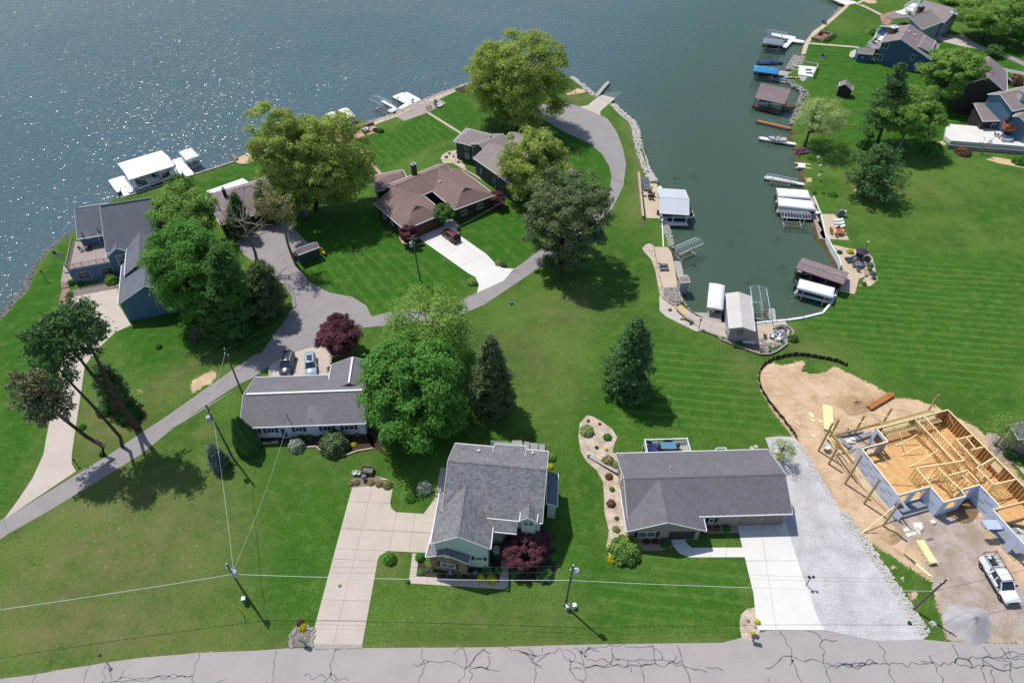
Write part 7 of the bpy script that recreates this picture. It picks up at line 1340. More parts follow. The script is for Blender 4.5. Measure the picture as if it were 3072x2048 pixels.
def quadp(r, name, pts, m, th=.03): part(r, name, MB().add([tuple(p) for p in pts], [tuple(range(len(pts)))]), m, local=True)
def suv(label, loc, rz, L, W_, Hh, m, trim=None, roofglass=False, rails=True, group='parked cars'):
    r = thing('car', label, 'car', loc, rz, group); h = L / 2; w = W_ / 2; zb = Hh * .6; gm = MATS['window_glass']
    part(r, 'body', loft([(-h, w * .8, w * .84, .45, zb * .75, zb * .8), (-h + .12, w * .92, w * .95, .3, zb * .92, zb), (-h + .7, w, w, .25, zb * .94, zb), (h * .25, w, w, .25, zb * .94, zb), (h * .42, w, w, .25, zb * .9, zb * .97), (h * .82, w * .95, w * .95, .27, zb * .76, zb * .85), (h - .1, w * .84, w * .86, .32, zb * .64, zb * .72), (h, w * .7, w * .74, .42, zb * .5, zb * .58)]), m, True, True)
    x0, x1, x2, x3 = -h + .1, -h + .5, h * .12, h * .46; wt = w * .72; wb_2 = w * .9; zt = Hh
    V = [(x0, -wb_2, zb), (x3, -wb_2, zb * .97), (x3, wb_2, zb * .97), (x0, wb_2, zb), (x1, -wt, zt - .06), (x2, -wt, zt - .06), (x2, wt, zt - .06), (x1, wt, zt - .06)]
    part(r, 'windows', MB().add(V, [(0, 1, 5, 4), (1, 2, 6, 5), (2, 3, 7, 6), (3, 0, 4, 7), (4, 5, 6, 7)]), gm, local=True)
    part(r, 'roof', loft([(x1 - .18, wt * .9, wt * .96, zt - .07, zt - .04, zt - .02), (x1 + .3, wt, wt * 1.02, zt - .07, zt - .02, zt + .02), (x2 - .3, wt, wt * 1.02, zt - .07, zt - .02, zt + .02), (x2 + .1, wt * .92, wt * .98, zt - .09, zt - .05, zt - .03)]), m, True, True)
    pl = MB()
    for s in (-1, 1):
        for f in (.36, .66): xb = x0 + (x3 - x0) * f; xt = x1 + (x2 - x1) * f; pl.bar((xb, s * wb_2, zb), (xt, s * wt, zt - .05), .08)
        pl.bar((x3, s * wb_2, zb * .97), (x2, s * wt, zt - .05), .08); pl.bar((x0, s * wb_2, zb), (x1, s * wt, zt - .05), .14)
    part(r, 'pillars', pl, m, local=True)
    if roofglass: part(r, 'sunroof', MB().box(((x1 + x2) / 2 + .1, 0, zt + .025), ((x2 - x1) * .66, wt * 1.25, .02)), gm, local=True)
    if rails:
        for s in (-1, 1): part(r, 'roof_rail', MB().bar((x1, s * wt * .95, zt + .06), (x2, s * wt * .95, zt + .06), .05), RIM, local=True)
    for x in (-h * .6, h * .6):
        for s in (-1, 1): wheel(r, x, s * (w - .11))
    for s in (-1, 1):
        part(r, 'headlight', MB().box((h - .12, s * w * .66, zb * .62), (.16, .4, .16)), CLR, local=True); part(r, 'tail_light', MB().box((-h + .06, s * w * .76, zb * .86), (.12, .3, .2)), RED, local=True); part(r, 'mirror', MB().box((x3 - .25, s * (w + .1), zb + .06), (.14, .22, .16)), m, local=True)
    part(r, 'bumper', MB().box((-h - .02, 0, .48), (.12, W_ * .82, .22)), TYRE, local=True); return r
def heading(k, a, b2): p, q = G(k, *a), G(k, *b2); return math.atan2((q - p).y, (q - p).x)
g_ = (G('P', 1329, 709.6) + G('P', 1353.3, 728)) / 2; hd = heading('P', (1353.3, 728), (1329, 709.6)); n_ = Vector((-sin(hd), cos(hd), 0)); suv('dark red sport utility car parked on the white ranch driveway', g_ - n_ * .9, hd, 4.8, 1.95, 1.72, paint('car_dark_red', '5a1518'))
suv('dark grey sport utility car left of two on the parking pad', G('i', 962, 462), heading('i', (990, 400), (960, 520)), 4.8, 1.95, 1.8, paint('car_dark_grey', '3a3b42', .2, .8)); suv('light blue silver car with panoramic roof right of two on the parking pad', G('i', 1178, 466), heading('i', (1176, 400), (1186, 520)), 4.6, 1.86, 1.62, paint('car_silver_blue', '9fb9cb', .2, .8), roofglass=True)
# white pickup with a rack
pr, pf = G('P', 2940, 1702), G('P', 2996, 1796); hd = math.atan2((pf - pr).y, (pf - pr).x); n_ = Vector((-sin(hd), cos(hd), 0)); c_ = (pr + pf) / 2 + n_ * .9
tk = thing('pickup_truck', 'white crew cab pickup truck with black ladder rack on the gravel lot', 'pickup truck', c_, hd); WH = paint('truck_white', 'eceded'); WB = 4.1; h = 3.05; w = 1.0
part(tk, 'body', loft([(-h + .02, w * .95, w, .62, 1.2, 1.26), (-h + .1, w, w, .55, 1.22, 1.28), (-.95, w, w, .5, 1.22, 1.28), (-.9, w, w, .5, 1.22, 1.26), (1.1, w, w, .5, 1.2, 1.24), (1.2, w, w, .5, 1.16, 1.24), (2.5, w * .97, w * .97, .5, 1.08, 1.18), (h - .12, w * .92, w * .93, .5, .98, 1.08), (h, w * .82, w * .85, .55, .8, .92)]), WH, True, True)
part(tk, 'bed', MB().box((-2.0, 0, 1.29), (1.95, 1.62, .03)), mat('bed_liner', '3a3b3e', '2c2d30', 2, 8), local=True)
for s in (-1, 1): part(tk, 'bed_rail', MB().box((-2.0, s * .9, 1.36), (2.0, .16, .16)), WH, local=True); part(tk, 'tool_box', MB().box((-2.05, s * .66, 1.48), (1.7, .3, .28)), M_ALU, local=True)
part(tk, 'tailgate', MB().box((-h + .06, 0, 1.3), (.08, 1.7, .26)), WH, local=True); part(tk, 'front_tool_box', MB().box((-1.15, 0, 1.5), (.45, 1.5, .32)), M_ALU, local=True); part(tk, 'hose_reel', MB().at((-2.6, -.1, 1.45)).lathe([(.1, 0), (.24, .02), (.24, .16), (.1, .18)], 10), M_VENT, local=True)
V = [(-.92, -.93, 1.22), (1.62, -.93, 1.2), (1.62, .93, 1.2), (-.92, .93, 1.22), (-.78, -.74, 1.9), (.75, -.74, 1.9), (.75, .74, 1.9), (-.78, .74, 1.9)]; part(tk, 'windows', MB().add(V, [(0, 1, 5, 4), (1, 2, 6, 5), (2, 3, 7, 6), (3, 0, 4, 7), (4, 5, 6, 7)]), MATS['window_glass'], local=True)
part(tk, 'roof', loft([(-.85, .68, .74, 1.88, 1.92, 1.95), (-.6, .74, .78, 1.88, 1.94, 1.98), (.5, .74, .78, 1.88, 1.94, 1.98), (.82, .68, .73, 1.84, 1.89, 1.92)]), WH, True, True); pl = MB()
for s in (-1, 1): pl.bar((-.85, s * .92, 1.2), (-.76, s * .74, 1.9), .3, .06); pl.bar((.2, s * .935, 1.2), (.1, s * .75, 1.9), .12, .06); pl.bar((1.6, s * .92, 1.2), (.76, s * .74, 1.9), .09)
part(tk, 'pillars', pl, WH, local=True); rk = MB()
for s in (-1, 1):
    rk.bar((-h, s * .88, 2.1), (.75, s * .78, 2.12), .06)
    for x in (-h + .05, -1.0): rk.bar((x, s * .9, 1.35), (x, s * .88, 2.1), .06)
for x in (-h, -2.1, -1.0, .75): rk.bar((x, -.86, 2.12), (x, .86, 2.12), .06)
rk.tube([(-h - .05, -.7, 2.1), (-h - .1, -.7, 2.4), (-h + .1, -.7, 2.4)], .03, 5).tube([(-h - .05, .7, 2.1), (-h - .1, .7, 2.4), (-h + .1, .7, 2.4)], .03, 5); part(tk, 'ladder_rack', rk, M_DARKM, local=True)
for x in (-WB / 2, WB / 2):
    for s in (-1, 1): wheel(tk, x, s * .88, .42, .28)
for s in (-1, 1): part(tk, 'headlight', MB().box((h - .08, s * .7, .95), (.12, .36, .18)), CLR, local=True); part(tk, 'tail_light', MB().box((-h + .04, s * .9, 1.05), (.1, .18, .4)), RED, local=True); part(tk, 'mirror', MB().box((1.2, s * 1.18, 1.42), (.16, .26, .26)).bar((1.2, s * .92, 1.35), (1.2, s * 1.1, 1.4), .05), TYRE, local=True); part(tk, 'running_board', MB().box((0, s * 1.0, .48), (2.6, .16, .06)), TYRE, local=True); part(tk, 'door_handle', MB().box((.05, s * 1.0, 1.12), (.2, .05, .05)).box((-.75, s * 1.0, 1.12), (.2, .05, .05)), TYRE, local=True)
part(tk, 'grille', MB().box((h - .03, 0, .82), (.1, 1.2, .28)), TYRE, local=True); part(tk, 'bumper', MB().box((h + .03, 0, .6), (.16, 1.75, .2)), RIM, local=True); part(tk, 'rear_bumper', MB().box((-h - .05, 0, .62), (.2, 1.8, .2)), RIM, local=True)
# ================================================================ POLES AND WIRES
M_POLE = mat('pole_wood', '6f6a62', '514c46', 1, 5, .9); M_TANK = mat('transformer_grey', 'b4bac0', '9aa0a7', 1, 5, .4); M_WIRE = mat('wire_light', 'd5d6d8', 'c2c3c5', 1, 3, .4); M_WIRED = mat('wire_dark', '55585c', '45484c', 1, 3, .5)
POLES = {}
def pole(key, label, k, bx, by, tx, ty, tank=None, arm=False, r=.15, cable=None):
    g_ = G(k, bx, by); t_ = tall(g_, k, tx, ty); root = thing('utility_pole', label, 'utility pole', g_, group='utility poles'); part(root, 'pole', MB().tube([g_ - Vector((0, 0, .3)), g_.lerp(t_, .5), t_], [r, r * .85, r * .7], 9), M_POLE)
    if tank:
        f, side_ = tank; p = g_.lerp(t_, f) + Vector((side_ * .42, -.15, 0)); tk_ = part(root, 'transformer', MB().lathe([(.28, -.55), (.32, -.5), (.32, .3), (.3, .36), (.1, .42)], 12, p), M_TANK); part(tk_, 'bushing', MB().lathe([(.06, .36), (.09, .45), (.05, .6)], 7, p), M_VENT)
    mb = MB()
    if arm: part(root, 'crossarm', MB().bar(t_ + Vector((-.9, 0, -.35)), t_ + Vector((.9, 0, -.35)), .1), M_WOOD)
    for i, f in enumerate((1., .9, .86)): p = g_.lerp(t_, f); part(root, 'insulator', MB().lathe([(.05, -.02), (.1, .03), (.06, .1), (.09, .15), (.03, .2)], 7, p + Vector((.0 if i == 0 else .2 * (-1) ** i, 0, 0))), M_VENT)
    POLES[key] = (g_, t_); return root
pole('B', 'utility pole on the left lawn between street and white ranch', 'P', 745.7, 1797, 680, 1692.7, (.8, 1)); pole('A', 'utility pole with white transformer on the lawn right of the grey house', 'P', 1695.5, 1817, 1720, 1696, (.9, 1)); pole('C', 'utility pole with grey transformer beside the arborvitae spires', 'P', 700, 1375, 617, 1214, (.78, -1))
pole('D', 'utility pole by the lane at the end of the white ranch roof', 'P', 727, 1178, 673.4, 1047, None); pole('E', 'dark utility pole on the lawn of the brown red ranch', 'f', 2025, 1200, 1950, 800, (.86, -1), True); pole('F', 'bare utility pole in the green strip beside the gravel pile', 'p', 1332, 892, 1648, 612, None)
def wire(label, a, b2, sag, r=.012, m=None, n=14):
    mb = MB().tube([a.lerp(b2, i / n) - Vector((0, 0, sag * 4 * (i / n) * (1 - i / n))) for i in range(n + 1)], r, 5); return solo('power_line', mb, m or M_WIRE, label, 'wire', 'overhead wires', loc=a)
def at_(k, f, dx=0.): g_, t_ = POLES[k]; return g_.lerp(t_, f) + Vector((dx, 0, 0))
LX = Vector((-75, 31, 7.5)); RX = Vector((85, 44, 9))
wire('thick white cable from the left lawn pole to the left picture edge', at_('B', .74), LX - Vector((0, 0, 1)), .5, 0.028); wire('thick white cable between the two street side poles', at_('B', .74), at_('A', .66), .45, 0.028); wire('thick cable from the transformer pole towards the gravel strip pole', at_('A', .66), at_('F', .62), .5, 0.025); wire('thick cable from the gravel strip pole to the right picture edge', at_('F', .62), RX - Vector((0, 0, 2.5)), .5, 0.022, M_WIRED)
wire('thin upper wire between the two street side poles', at_('B', 1), at_('A', 1), .6, 0.010, M_WIRED); wire('thin lower wire between the two street side poles', at_('B', .86), at_('A', .86), .6, 0.012, M_WIRED); wire('thin upper wire right of the transformer pole', at_('A', 1), at_('F', .98), .6, 0.009, M_WIRED); wire('thin lower wire right of the transformer pole', at_('A', .86), at_('F', .9), .6, 0.009, M_WIRED)
wire('left wire of three running up to the arborvitae pole', at_('B', .98, -.3), at_('C', .98, -.3), .5, 0.010, M_WIRED); wire('middle wire of three running up to the arborvitae pole', at_('B', .9), at_('C', .9), .5, 0.011, M_WIRED); wire('right white wire of three running up to the arborvitae pole', at_('B', .82, .3), at_('C', .8, .2), .5, 0.017); wire('service wire from the left lawn pole to the white ranch roof', at_('B', .82, .2), G('i', 968, 945, 4.2), .9, 0.012); wire('wire between arborvitae pole and lane pole', at_('C', .95), at_('D', .95), .4, 0.011); wire('wire from the lane pole over the lane towards the ranch lawn pole', at_('D', .97), at_('E', .9), .8, 0.010, M_WIRED); wire('lower wire from the lane pole over the dark trees', at_('D', .8), at_('E', .75), .9, 0.010, M_WIRED); wire('service wire from the ranch lawn pole to the ranch corner', at_('E', .8), G('g', 820, 610, 3), .6, 0.010)
# ================================================================ SMALL THINGS
def lamp_post(label, k, bx, by, hh, head='globe', m=None, name='lamp_post'):
    g_ = G(k, bx, by); r = thing(name, label, 'lamp post', g_, group='lamp posts'); part(r, 'pole', MB().tube([(0, 0, 0), (0, 0, hh)], .06, 7), m or M_DARKM, local=True)
    if head == 'two':
        for s in (-1, 1): part(r, 'lamp', MB().at((s * .28, 0, hh)).lathe([(.06, -.15), (.17, 0), (.19, .18), (.05, .3)], 9), M_DARKM, local=True)
        part(r, 'bracket', MB().bar((-.3, 0, hh - .12), (.3, 0, hh - .12), .06), M_DARKM, local=True)
    else: part(r, 'lamp', MB().at((0, 0, hh)).lathe([(.06, -.1), (.16, 0), (.17, .2), (.2, .22), (.05, .36)], 9), M_DARKM if head == 'dark' else M_VENT, local=True)
    return r
lamp_post('black double lamp post on the edge of the white driveway', 'k', 2075, 1500, 2.1, 'two'); lamp_post('dark lamp post on the lake dock at its left', 'z', 695, 285, 3, 'dark'); lamp_post('dark lamp post on the lake dock at its right', 'z', 907, 192, 3, 'dark'); lamp_post('thin lamp post at the corner patio bed', 'r', 1715, 910, 2.2); lamp_post('lamp post at the ranch walk beside the red car', 'P', 1371, 695, 1.9, 'dark'); lamp_post('short lamp post on the inlet walk', 'h', 665, 1315, 2., 'dark'); lamp_post('small lamp post on the left lake lawn beside the flag', 'a', 425, 1350, 2.0, 'dark'); lamp_post('small lamp at the concrete drive mouth', 'F', 178, 1068, 1.2, 'dark'); lamp_post('wooden lamp post at the street edge on the left', 'm', 985, 1375, 1.9, 'dark', M_STUD)
def mailbox(label, k, bx, by, m, hh=1.05, rz=-.4):
    r = thing('mailbox', label, 'mailbox', G(k, bx, by), rz, 'mailboxes'); part(r, 'post', MB().bar((0, 0, 0), (0, 0, hh), .12).bar((-.3, 0, hh - .06), (.3, 0, hh - .06), .08), M_DARKM, local=True); mb = MB(); n = 8; V = []
    for x in (-.42, .42): V += [(x, -.22, hh)] + [(x, .22 * -cos(pi * i / n), hh + .26 + .2 * sin(pi * i / n)) for i in range(n + 1)] + [(x, .22, hh)]
    q = n + 3; mb.add(V, [(i, (i + 1) % q, q + (i + 1) % q, q + i) for i in range(q)] + [tuple(range(q - 1, -1, -1)), tuple(range(q, 2 * q))]); part(r, 'box', mb, m, local=True); part(r, 'flag', MB().box((.1, .25, hh + .3), (.2, .02, .1)), RED, local=True); return r
mailbox('green mailbox in the stone ringed bed at the street', 'n', 660, 1215, paint('mail_green', '3d6b62', .3)); mailbox('dark grey mailbox in the pebble bed beside the white driveway', 'P', 2258, 1921, paint('mail_grey', '4a4e55', .3), rz=-.2)
sheet('pebble_bed', 'P 2274 1822 2262 1821 2240 1826 2224 1842 2219 1862 2219 1885 2226 1915 2230 1921 2255 1919 2268 1915 2280 1892 2284 1868 2280 1845', .04, M_BEDP)
shrub('P', 2272, 1862, 9, LEAF['gold'], 'round gold shrub alone in the pebble bed by the white driveway', .9); shrub('P', 2260, 1900, 9, LEAF['gold'], 'gold shrub under the dark grey mailbox', .9); shrub('P', 2244, 1860, 5, LEAF['tan'], 'small brown plant in the pebble bed by the white driveway', .9); solo('boulder', MB().rock(G('P', 2266, 1880, .05), .28), M_ROCK, 'pinkish rock in the pebble bed by the white driveway', 'rock')
mb_ = thing('stone_ring_bed', 'oval planting bed ringed with pale stones round the green mailbox', 'flower bed', G('n', 630, 1150)); rp = smooth_path(GL('n 545 1235 530 1190 550 1110 590 1065 660 1055 725 1070 735 1110 720 1190 715 1235'), 7); part(mb_, 'soil', poly_mb(rp, .03, .1), MATS['bed_grey_rock'])
for p in rp:
    for q in range(2): o = put('stone', random.choice(protos), mb_, (p.x - mb_.location.x + random.uniform(-.2, .2), p.y - mb_.location.y + random.uniform(-.15, .15), .05)); o.scale = [random.uniform(.4, .75)] * 3; o.rotation_euler = (0, 0, random.random() * 6)
# beds
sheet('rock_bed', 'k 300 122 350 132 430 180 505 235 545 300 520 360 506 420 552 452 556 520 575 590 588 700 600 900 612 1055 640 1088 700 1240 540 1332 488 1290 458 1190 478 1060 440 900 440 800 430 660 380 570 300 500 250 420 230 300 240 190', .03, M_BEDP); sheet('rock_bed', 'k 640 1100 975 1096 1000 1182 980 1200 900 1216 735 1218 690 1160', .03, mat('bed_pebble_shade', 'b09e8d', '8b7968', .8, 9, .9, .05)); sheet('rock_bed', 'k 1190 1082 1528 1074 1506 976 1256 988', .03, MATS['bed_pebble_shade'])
sheet('mulch_bed', 'j 790 1105 764 1308 1524 1360 1545 1160 1440 1150 1240 1180 860 1230', .025, M_MULCH); sheet('mulch_bed', 'j 1616 1165 1612 1350 1900 1370 2030 1290 2050 1050 2000 860 1920 860 1700 900', .025, M_MULCH); sheet('mulch_bed', 'i 640 1075 1660 1035 1740 1110 1760 1200 1600 1240 1330 1270 1250 1200 1140 1195 1000 1150 800 1160 690 1165', .025, M_MULCH); sheet('mulch_bed', 'j 130 470 150 430 200 400 420 390 550 440 550 505 380 480 170 505', .025, MATS['bed_grey_rock']); sheet('mulch_bed', 'i 1690 920 1760 1000 1800 1150 1860 1280 1720 1180 1670 1040', .025, M_MULCH)
thing_wall('log_edging', 'i 690 1168 800 1162 870 1150', .25, .25, M_WALLC, 'stone edging at the left of the white ranch bed', 'edging'); thing_wall('log_edging', 'i 1140 1200 1220 1195 1300 1260 1400 1280 1520 1265 1600 1235 1740 1212', .22, .22, M_WALLC, 'stone edging winding below the big olive shrub', 'edging')
spl = thing('splash_board', 'long grey downspout board lying in the rock bed', 'drain', G('k', 430, 510)); part(spl, 'trough', MB().bar(G('k', 325, 455, .2), G('k', 548, 582, .5), .5, .1), M_DOCKG); part(spl, 'outlet', MB().bar(G('k', 300, 455, .1), G('k', 335, 455, .15), .5, .15), M_DARKM)
# charcoal house deck
vd = thing('back_deck', 'white railed deck behind the charcoal roofed house', 'deck', G('k', 950, 400)); zd2 = 1.3; vp = [G('k', 768, 322, zd2 + .9), G('k', 1112, 312, zd2 + .9)]; vp = [Vector((p.x, p.y, zd2)) for p in vp]; dn = Vector((.1, -3.6, 0)); part(vd, 'deck', poly_mb([vp[0], vp[1], vp[1] + dn, vp[0] + dn], zd2, .2), M_DOCKG); rl = MB()
for a, b2, n in ((vp[0], vp[1], 46), (vp[0], vp[0] + dn, 20), (vp[1], vp[1] + dn, 20)):
    rl.bar(a + Vector((0, 0, .95)), b2 + Vector((0, 0, .95)), .16, .08); rl.bar(a + Vector((0, 0, .15)), b2 + Vector((0, 0, .15)), .08)
    for i in range(n): q = a.lerp(b2, i / n); rl.bar(q + Vector((0, 0, .12)), q + Vector((0, 0, .93)), .04)
part(vd, 'railing', rl, M_TRIM)
for f in (0, .33, .66, 1): q = vp[0].lerp(vp[1], f); part(vd, 'post', MB().bar((q.x, q.y, 0), (q.x, q.y, zd2 + 1.08), .16), M_TRIM)
v2 = thing('back_steps', 'small white railed landing behind the charcoal roof', 'steps', G('k', 1385, 400)); q0, q1 = G('k', 1350, 388, 2.1), G('k', 1425, 386, 2.1); part(v2, 'landing', poly_mb([q0, q1, q1 + Vector((.1, -1.5, 0)), q0 + Vector((0, -1.5, 0))], 1.2, .2), M_DOCKG); rl = MB().bar(q0, q1, .14, .08)
for i in range(14): q = q0.lerp(q1, i / 13); rl.bar(q - Vector((0, 0, .9)), q, .04)
part(v2, 'railing', rl.bar(q0, q0 + Vector((-.9, -1.2, -.5)), .12).bar(q1, q1 + Vector((.1, -1.5, 0)), .12), M_TRIM)
# ---- garden furniture
def lounger(label, k, x, y, rz, m, z=.1, group='sun loungers', back=.55):
    r = thing('sun_lounger', label, 'sun lounger', G(k, x, y, z), rz, group); part(r, 'seat', MB().box((.35, 0, .34), (1.3, .62, .08)), m, local=True); part(r, 'backrest', MB().at((-.3, 0, .34), 0, 0, back).box((-.36, 0, .0), (.72, .62, .08)), m, local=True)
    for x_ in (-.2, .85):
        for s in (-.25, .25): part(r, 'leg', MB().bar((x_, s, 0), (x_, s, .3), .05), M_DARKM, local=True)
    return r
def chair(label, k, x, y, rz, m, z=.1, group='patio chairs', wide=.55):
    r = thing('chair', label, 'chair', G(k, x, y, z), rz, group); part(r, 'seat', MB().box((0, 0, .42), (wide, wide, .06)), m, local=True); part(r, 'backrest', MB().at((-.26, 0, .42), 0, 0, -.2).box((0, 0, .3), (.06, wide, .6)), m, local=True)
    for a in (-.22, .22):
        for s in (-.22, .22): part(r, 'leg', MB().bar((a, s, 0), (a, s, .4), .05), m, local=True)
    for s in (-.3, .3): part(r, 'armrest', MB().box((.02, s, .62), (.5, .09, .04)), m, local=True)
    return r
def table(label, k, x, y, m, R=.6, z=.1, square=None, rz=0., umb=None, hh=.74):
    r = thing('table', label, 'table', G(k, x, y, z), rz, 'patio tables'); part(r, 'table_top', MB().box((0, 0, hh), (*square, .05)) if square else MB().at((0, 0, hh)).lathe([(R * .96, -.03), (R, 0), (R * .96, .03), (.02, .035)], 16), m, local=True)
    for a in range(4): q = ((square[0] * .42 * (1 if a % 2 else -1), square[1] * .42 * (1 if a // 2 else -1)) if square else (R * .6 * cos(a * pi / 2), R * .6 * sin(a * pi / 2))); part(r, 'leg', MB().bar((*q, 0), (*q, hh - .03), .06), M_DARKM, local=True)
    return r
def umbrella(label, k, x, y, m, z=.1, open_=False, lean=.0, hh=2.3):
    r = thing('umbrella', label, 'umbrella', G(k, x, y, z), 0., 'patio umbrellas'); r.rotation_euler = (0, lean, 0); part(r, 'pole', MB().tube([(0, 0, 0), (0, 0, hh)], .03, 6), M_WOOD, local=True); part(r, 'base', MB().lathe([(.25, 0), (.25, .06), (.06, .1)], 10), M_DARKM, local=True)
    part(r, 'canopy', MB().at((0, 0, hh)).lathe([(1.25, -.42), (.65, -.16), (.03, .08)], 8) if open_ else MB().at((0, 0, hh)).lathe([(.07, -1.15), (.13, -.8), (.1, -.2), (.02, .05)], 8), m, local=True); return r
F_BLK = mat('sling_black', '2c2e33', '3a3c42', 2, 9, .8); F_GRY = mat('sling_grey', '6c7078', '585c63', 2, 9, .8); F_WHT = mat('sling_white', 'dcdcde', 'cacace', 2, 9, .7); F_RED = mat('chair_red', '9c4038', '83332c', 2, 9, .7); F_TEAK = mat('teak', 'a5602f', '874a22', 1.5, 7, .7); F_DKB = mat('chair_dark_brown', '3c2b24', '2e211b', 2, 9, .8); F_NAV = mat('sling_navy', '2b3a6b', '222f58', 2, 9, .8)
for i, (x, y) in enumerate(((222, 104), (226, 122), (228, 142), (232, 160), (236, 176), (240, 192))): lounger(('farthest', 'second farthest', 'third farthest', 'third nearest', 'second nearest', 'nearest')[i] + ' grey lounger in the row on the west patio', 'h', x, y, 0.05, F_GRY, group='loungers on the west patio')
table('round dark table below the loungers on the west patio', 'h', 268, 232, F_DKB, .65); umbrella('folded red brown umbrella at the west patio table', 'h', 268, 232, mat('umbrella_brown', '6e3a30', '5a2e26', 2, 8), lean=.12, hh=2.4)
for i, (x, y, a) in enumerate(((225, 235, 0), (292, 240, pi), (262, 258, 1.4), (285, 262, 2))): chair(('white chair left of', 'dark chair right of', 'dark chair below', 'reclined dark chair lower right of')[i] + ' the round west patio table', 'h', x, y, a, F_WHT if i == 0 else F_DKB)
for i, (x, y) in enumerate(((370, 805), (378, 838))): lounger(('upper', 'lower')[i] + ' dark lounger on the tan patio', 'h', x, y, 0.0, F_GRY, group='loungers on the tan patio')
for i, (x, y) in enumerate(((1792, 444), (1800, 468), (1806, 494))): lounger(('farthest', 'middle', 'nearest')[i] + ' white lounger on the east patio', 'h', x, y, pi - .05, F_WHT, group='loungers on the east patio')
table('round reddish wood table on the east patio', 'h', 1800, 548, F_TEAK, .75); 
for i, (x, y, a) in enumerate(((1832, 545, pi), (1795, 520, -pi / 2), (1778, 566, .6), (1738, 520, 0), (1738, 542, 0.2))): chair(('right of the reddish table', 'behind the reddish table', 'below the reddish table', 'farther of two left on the east patio', 'nearer of two left on the east patio')[i] + ', slatted wood chair', 'h', x, y, a, F_TEAK)
def grill(label, k, x, y, m=None, s=1.): 
    r = thing('grill', label, 'grill', G(k, x, y, .1), .1); part(r, 'cabinet', MB().box((0, 0, .45 * s), (1.2 * s, .6 * s, .9 * s)), m or F_BLK, local=True); part(r, 'lid', MB().box((0, 0, 1.02 * s), (.8 * s, .58 * s, .26 * s)), m or F_GRY, local=True); part(r, 'side_shelf', MB().box((.75 * s, 0, .88 * s), (.4 * s, .5 * s, .05)), M_ALU, local=True); return r
grill('large grey covered grill at the top of the east patio', 'h', 1806, 398, F_GRY, 1.25); grill('black grill behind the corner patio table', 'r', 1620, 990)
lounger('upper black lounger on the corner patio', 'h', 1888, 752, pi + .1, F_BLK, group='loungers on the corner patio'); lounger('lower black lounger on the corner patio', 'h', 1904, 774, pi + .1, F_BLK, group='loungers on the corner patio'); lounger('black lounger standing across beside the block wall', 'h', 1975, 768, -pi / 2, F_BLK, group='loungers on the corner patio')
umbrella('open black umbrella on the corner patio', 'h', 1968, 742, F_BLK, open_=True, hh=2.1); table('round metal table on the corner patio', 'h', 1952, 812, F_GRY, .7)
for i, (x, y, a) in enumerate(((1918, 808, 0), (1985, 815, pi), (1950, 780, -pi / 2), (1952, 842, pi / 2))): chair(('left of', 'right of', 'behind', 'in front of')[i] + ' the round metal table, grey wire chair', 'h', x, y, a, F_GRY)
# fire circle on the inlet terrace
fcx = thing('fire_circle', 'round stone fire circle seat on the inlet terrace', 'fire pit', G('h', 1300, 1395)); fcz = thing('garden_bench', 'dark curved stone bench at the terrace corner', 'bench', G('h', 1350, 1345))
for i in range(16):
    a = i * 2 * pi / 16; o = put('stone', random.choice(protos), fcx, (cos(a) * .9, sin(a) * .75, .15)); o.rotation_euler = (0, 0, a); o.scale = (.7, .6, .6)
for i in range(18):
    a = -.6 + i * 3.4 / 18; o = put('stone', random.choice(protos), fcz, (cos(a) * 1.6, sin(a) * 1.5, .3)); o.rotation_euler = (0, 0, a); o.scale = (.9, .9, 1.2)
part(fcz, 'slate_paving', poly_mb(GL('h 1300 1345 1375 1335 1392 1380 1370 1412 1310 1412'), .1, .05), F_GRY); part(fcz, 'bench_top', MB().tube([G('h', 1298, 1310, .45), G('h', 1320, 1296, .45), G('h', 1355, 1296, .45), G('h', 1375, 1318, .45)], .22, 8), F_GRY)
rocks('wall_rubble', 'h 1180 1400 1195 1440 1240 1440 1300 1445 1380 1425', .8, 90, M_ROCK, (.12, .3), .1)
for i, (x, y, a) in enumerate(((1252, 1384, -.5), (1288, 1368, -.9), (1308, 1372, -2.2), (1312, 1408, 2.5))): chair(('leftmost white', 'upper left white', 'upper right white', 'lower right white')[i] + ' garden chair round the fire circle', 'h', x, y, a, F_WHT, wide=.8)
chair('dark metal chair left of the fire circle', 'h', 1200, 1385, -.4, F_BLK)
for i, (x, y) in enumerate(((1172, 1500), (1246, 1498))): solo('flower_pot', MB().at(G('h', x, y)).lathe([(.2, 0), (.34, .45), (.38, .5), (.3, .48), (.26, .3)], 12), F_GRY, ('left', 'right')[i] + ' grey flower pot at the terrace steps', 'flower pot', 'pots at the terrace steps')
ac = thing('heat_pump', 'grey heat pump box beside the sun emblem gable', 'heat pump', G('h', 900, 1345)); part(ac, 'casing', MB().box((0, 0, .45), (.9, .9, .9)), M_TANK, local=True); part(ac, 'fan_grille', MB().at((0, 0, .9)).lathe([(.36, 0), (.36, .04), (.1, .05)], 12), M_DARKM, local=True)
bn = thing('bench', 'white bench below the tan boathouse terrace', 'bench', G('h', 1065, 1440, .1), -.15, 'benches'); part(bn, 'seat', MB().box((0, 0, .45), (2, .5, .07)), F_WHT, local=True); part(bn, 'backrest', MB().box((0, -.22, .75), (2, .06, .5)), F_WHT, local=True); [part(bn, 'leg', MB().box((x, 0, .22), (.08, .45, .44)), F_WHT, local=True) for x in (-.9, .9)]
bn = thing('bench', 'grey timber bench along the white gravel strip', 'bench', G('h', 580, 1250, .05), -.7, 'benches'); part(bn, 'seat', MB().box((0, 0, .42), (2, .45, .07)), M_WOOD, local=True); [part(bn, 'leg', MB().box((x, 0, .2), (.08, .4, .4)), M_WOOD, local=True) for x in (-.8, .8)]
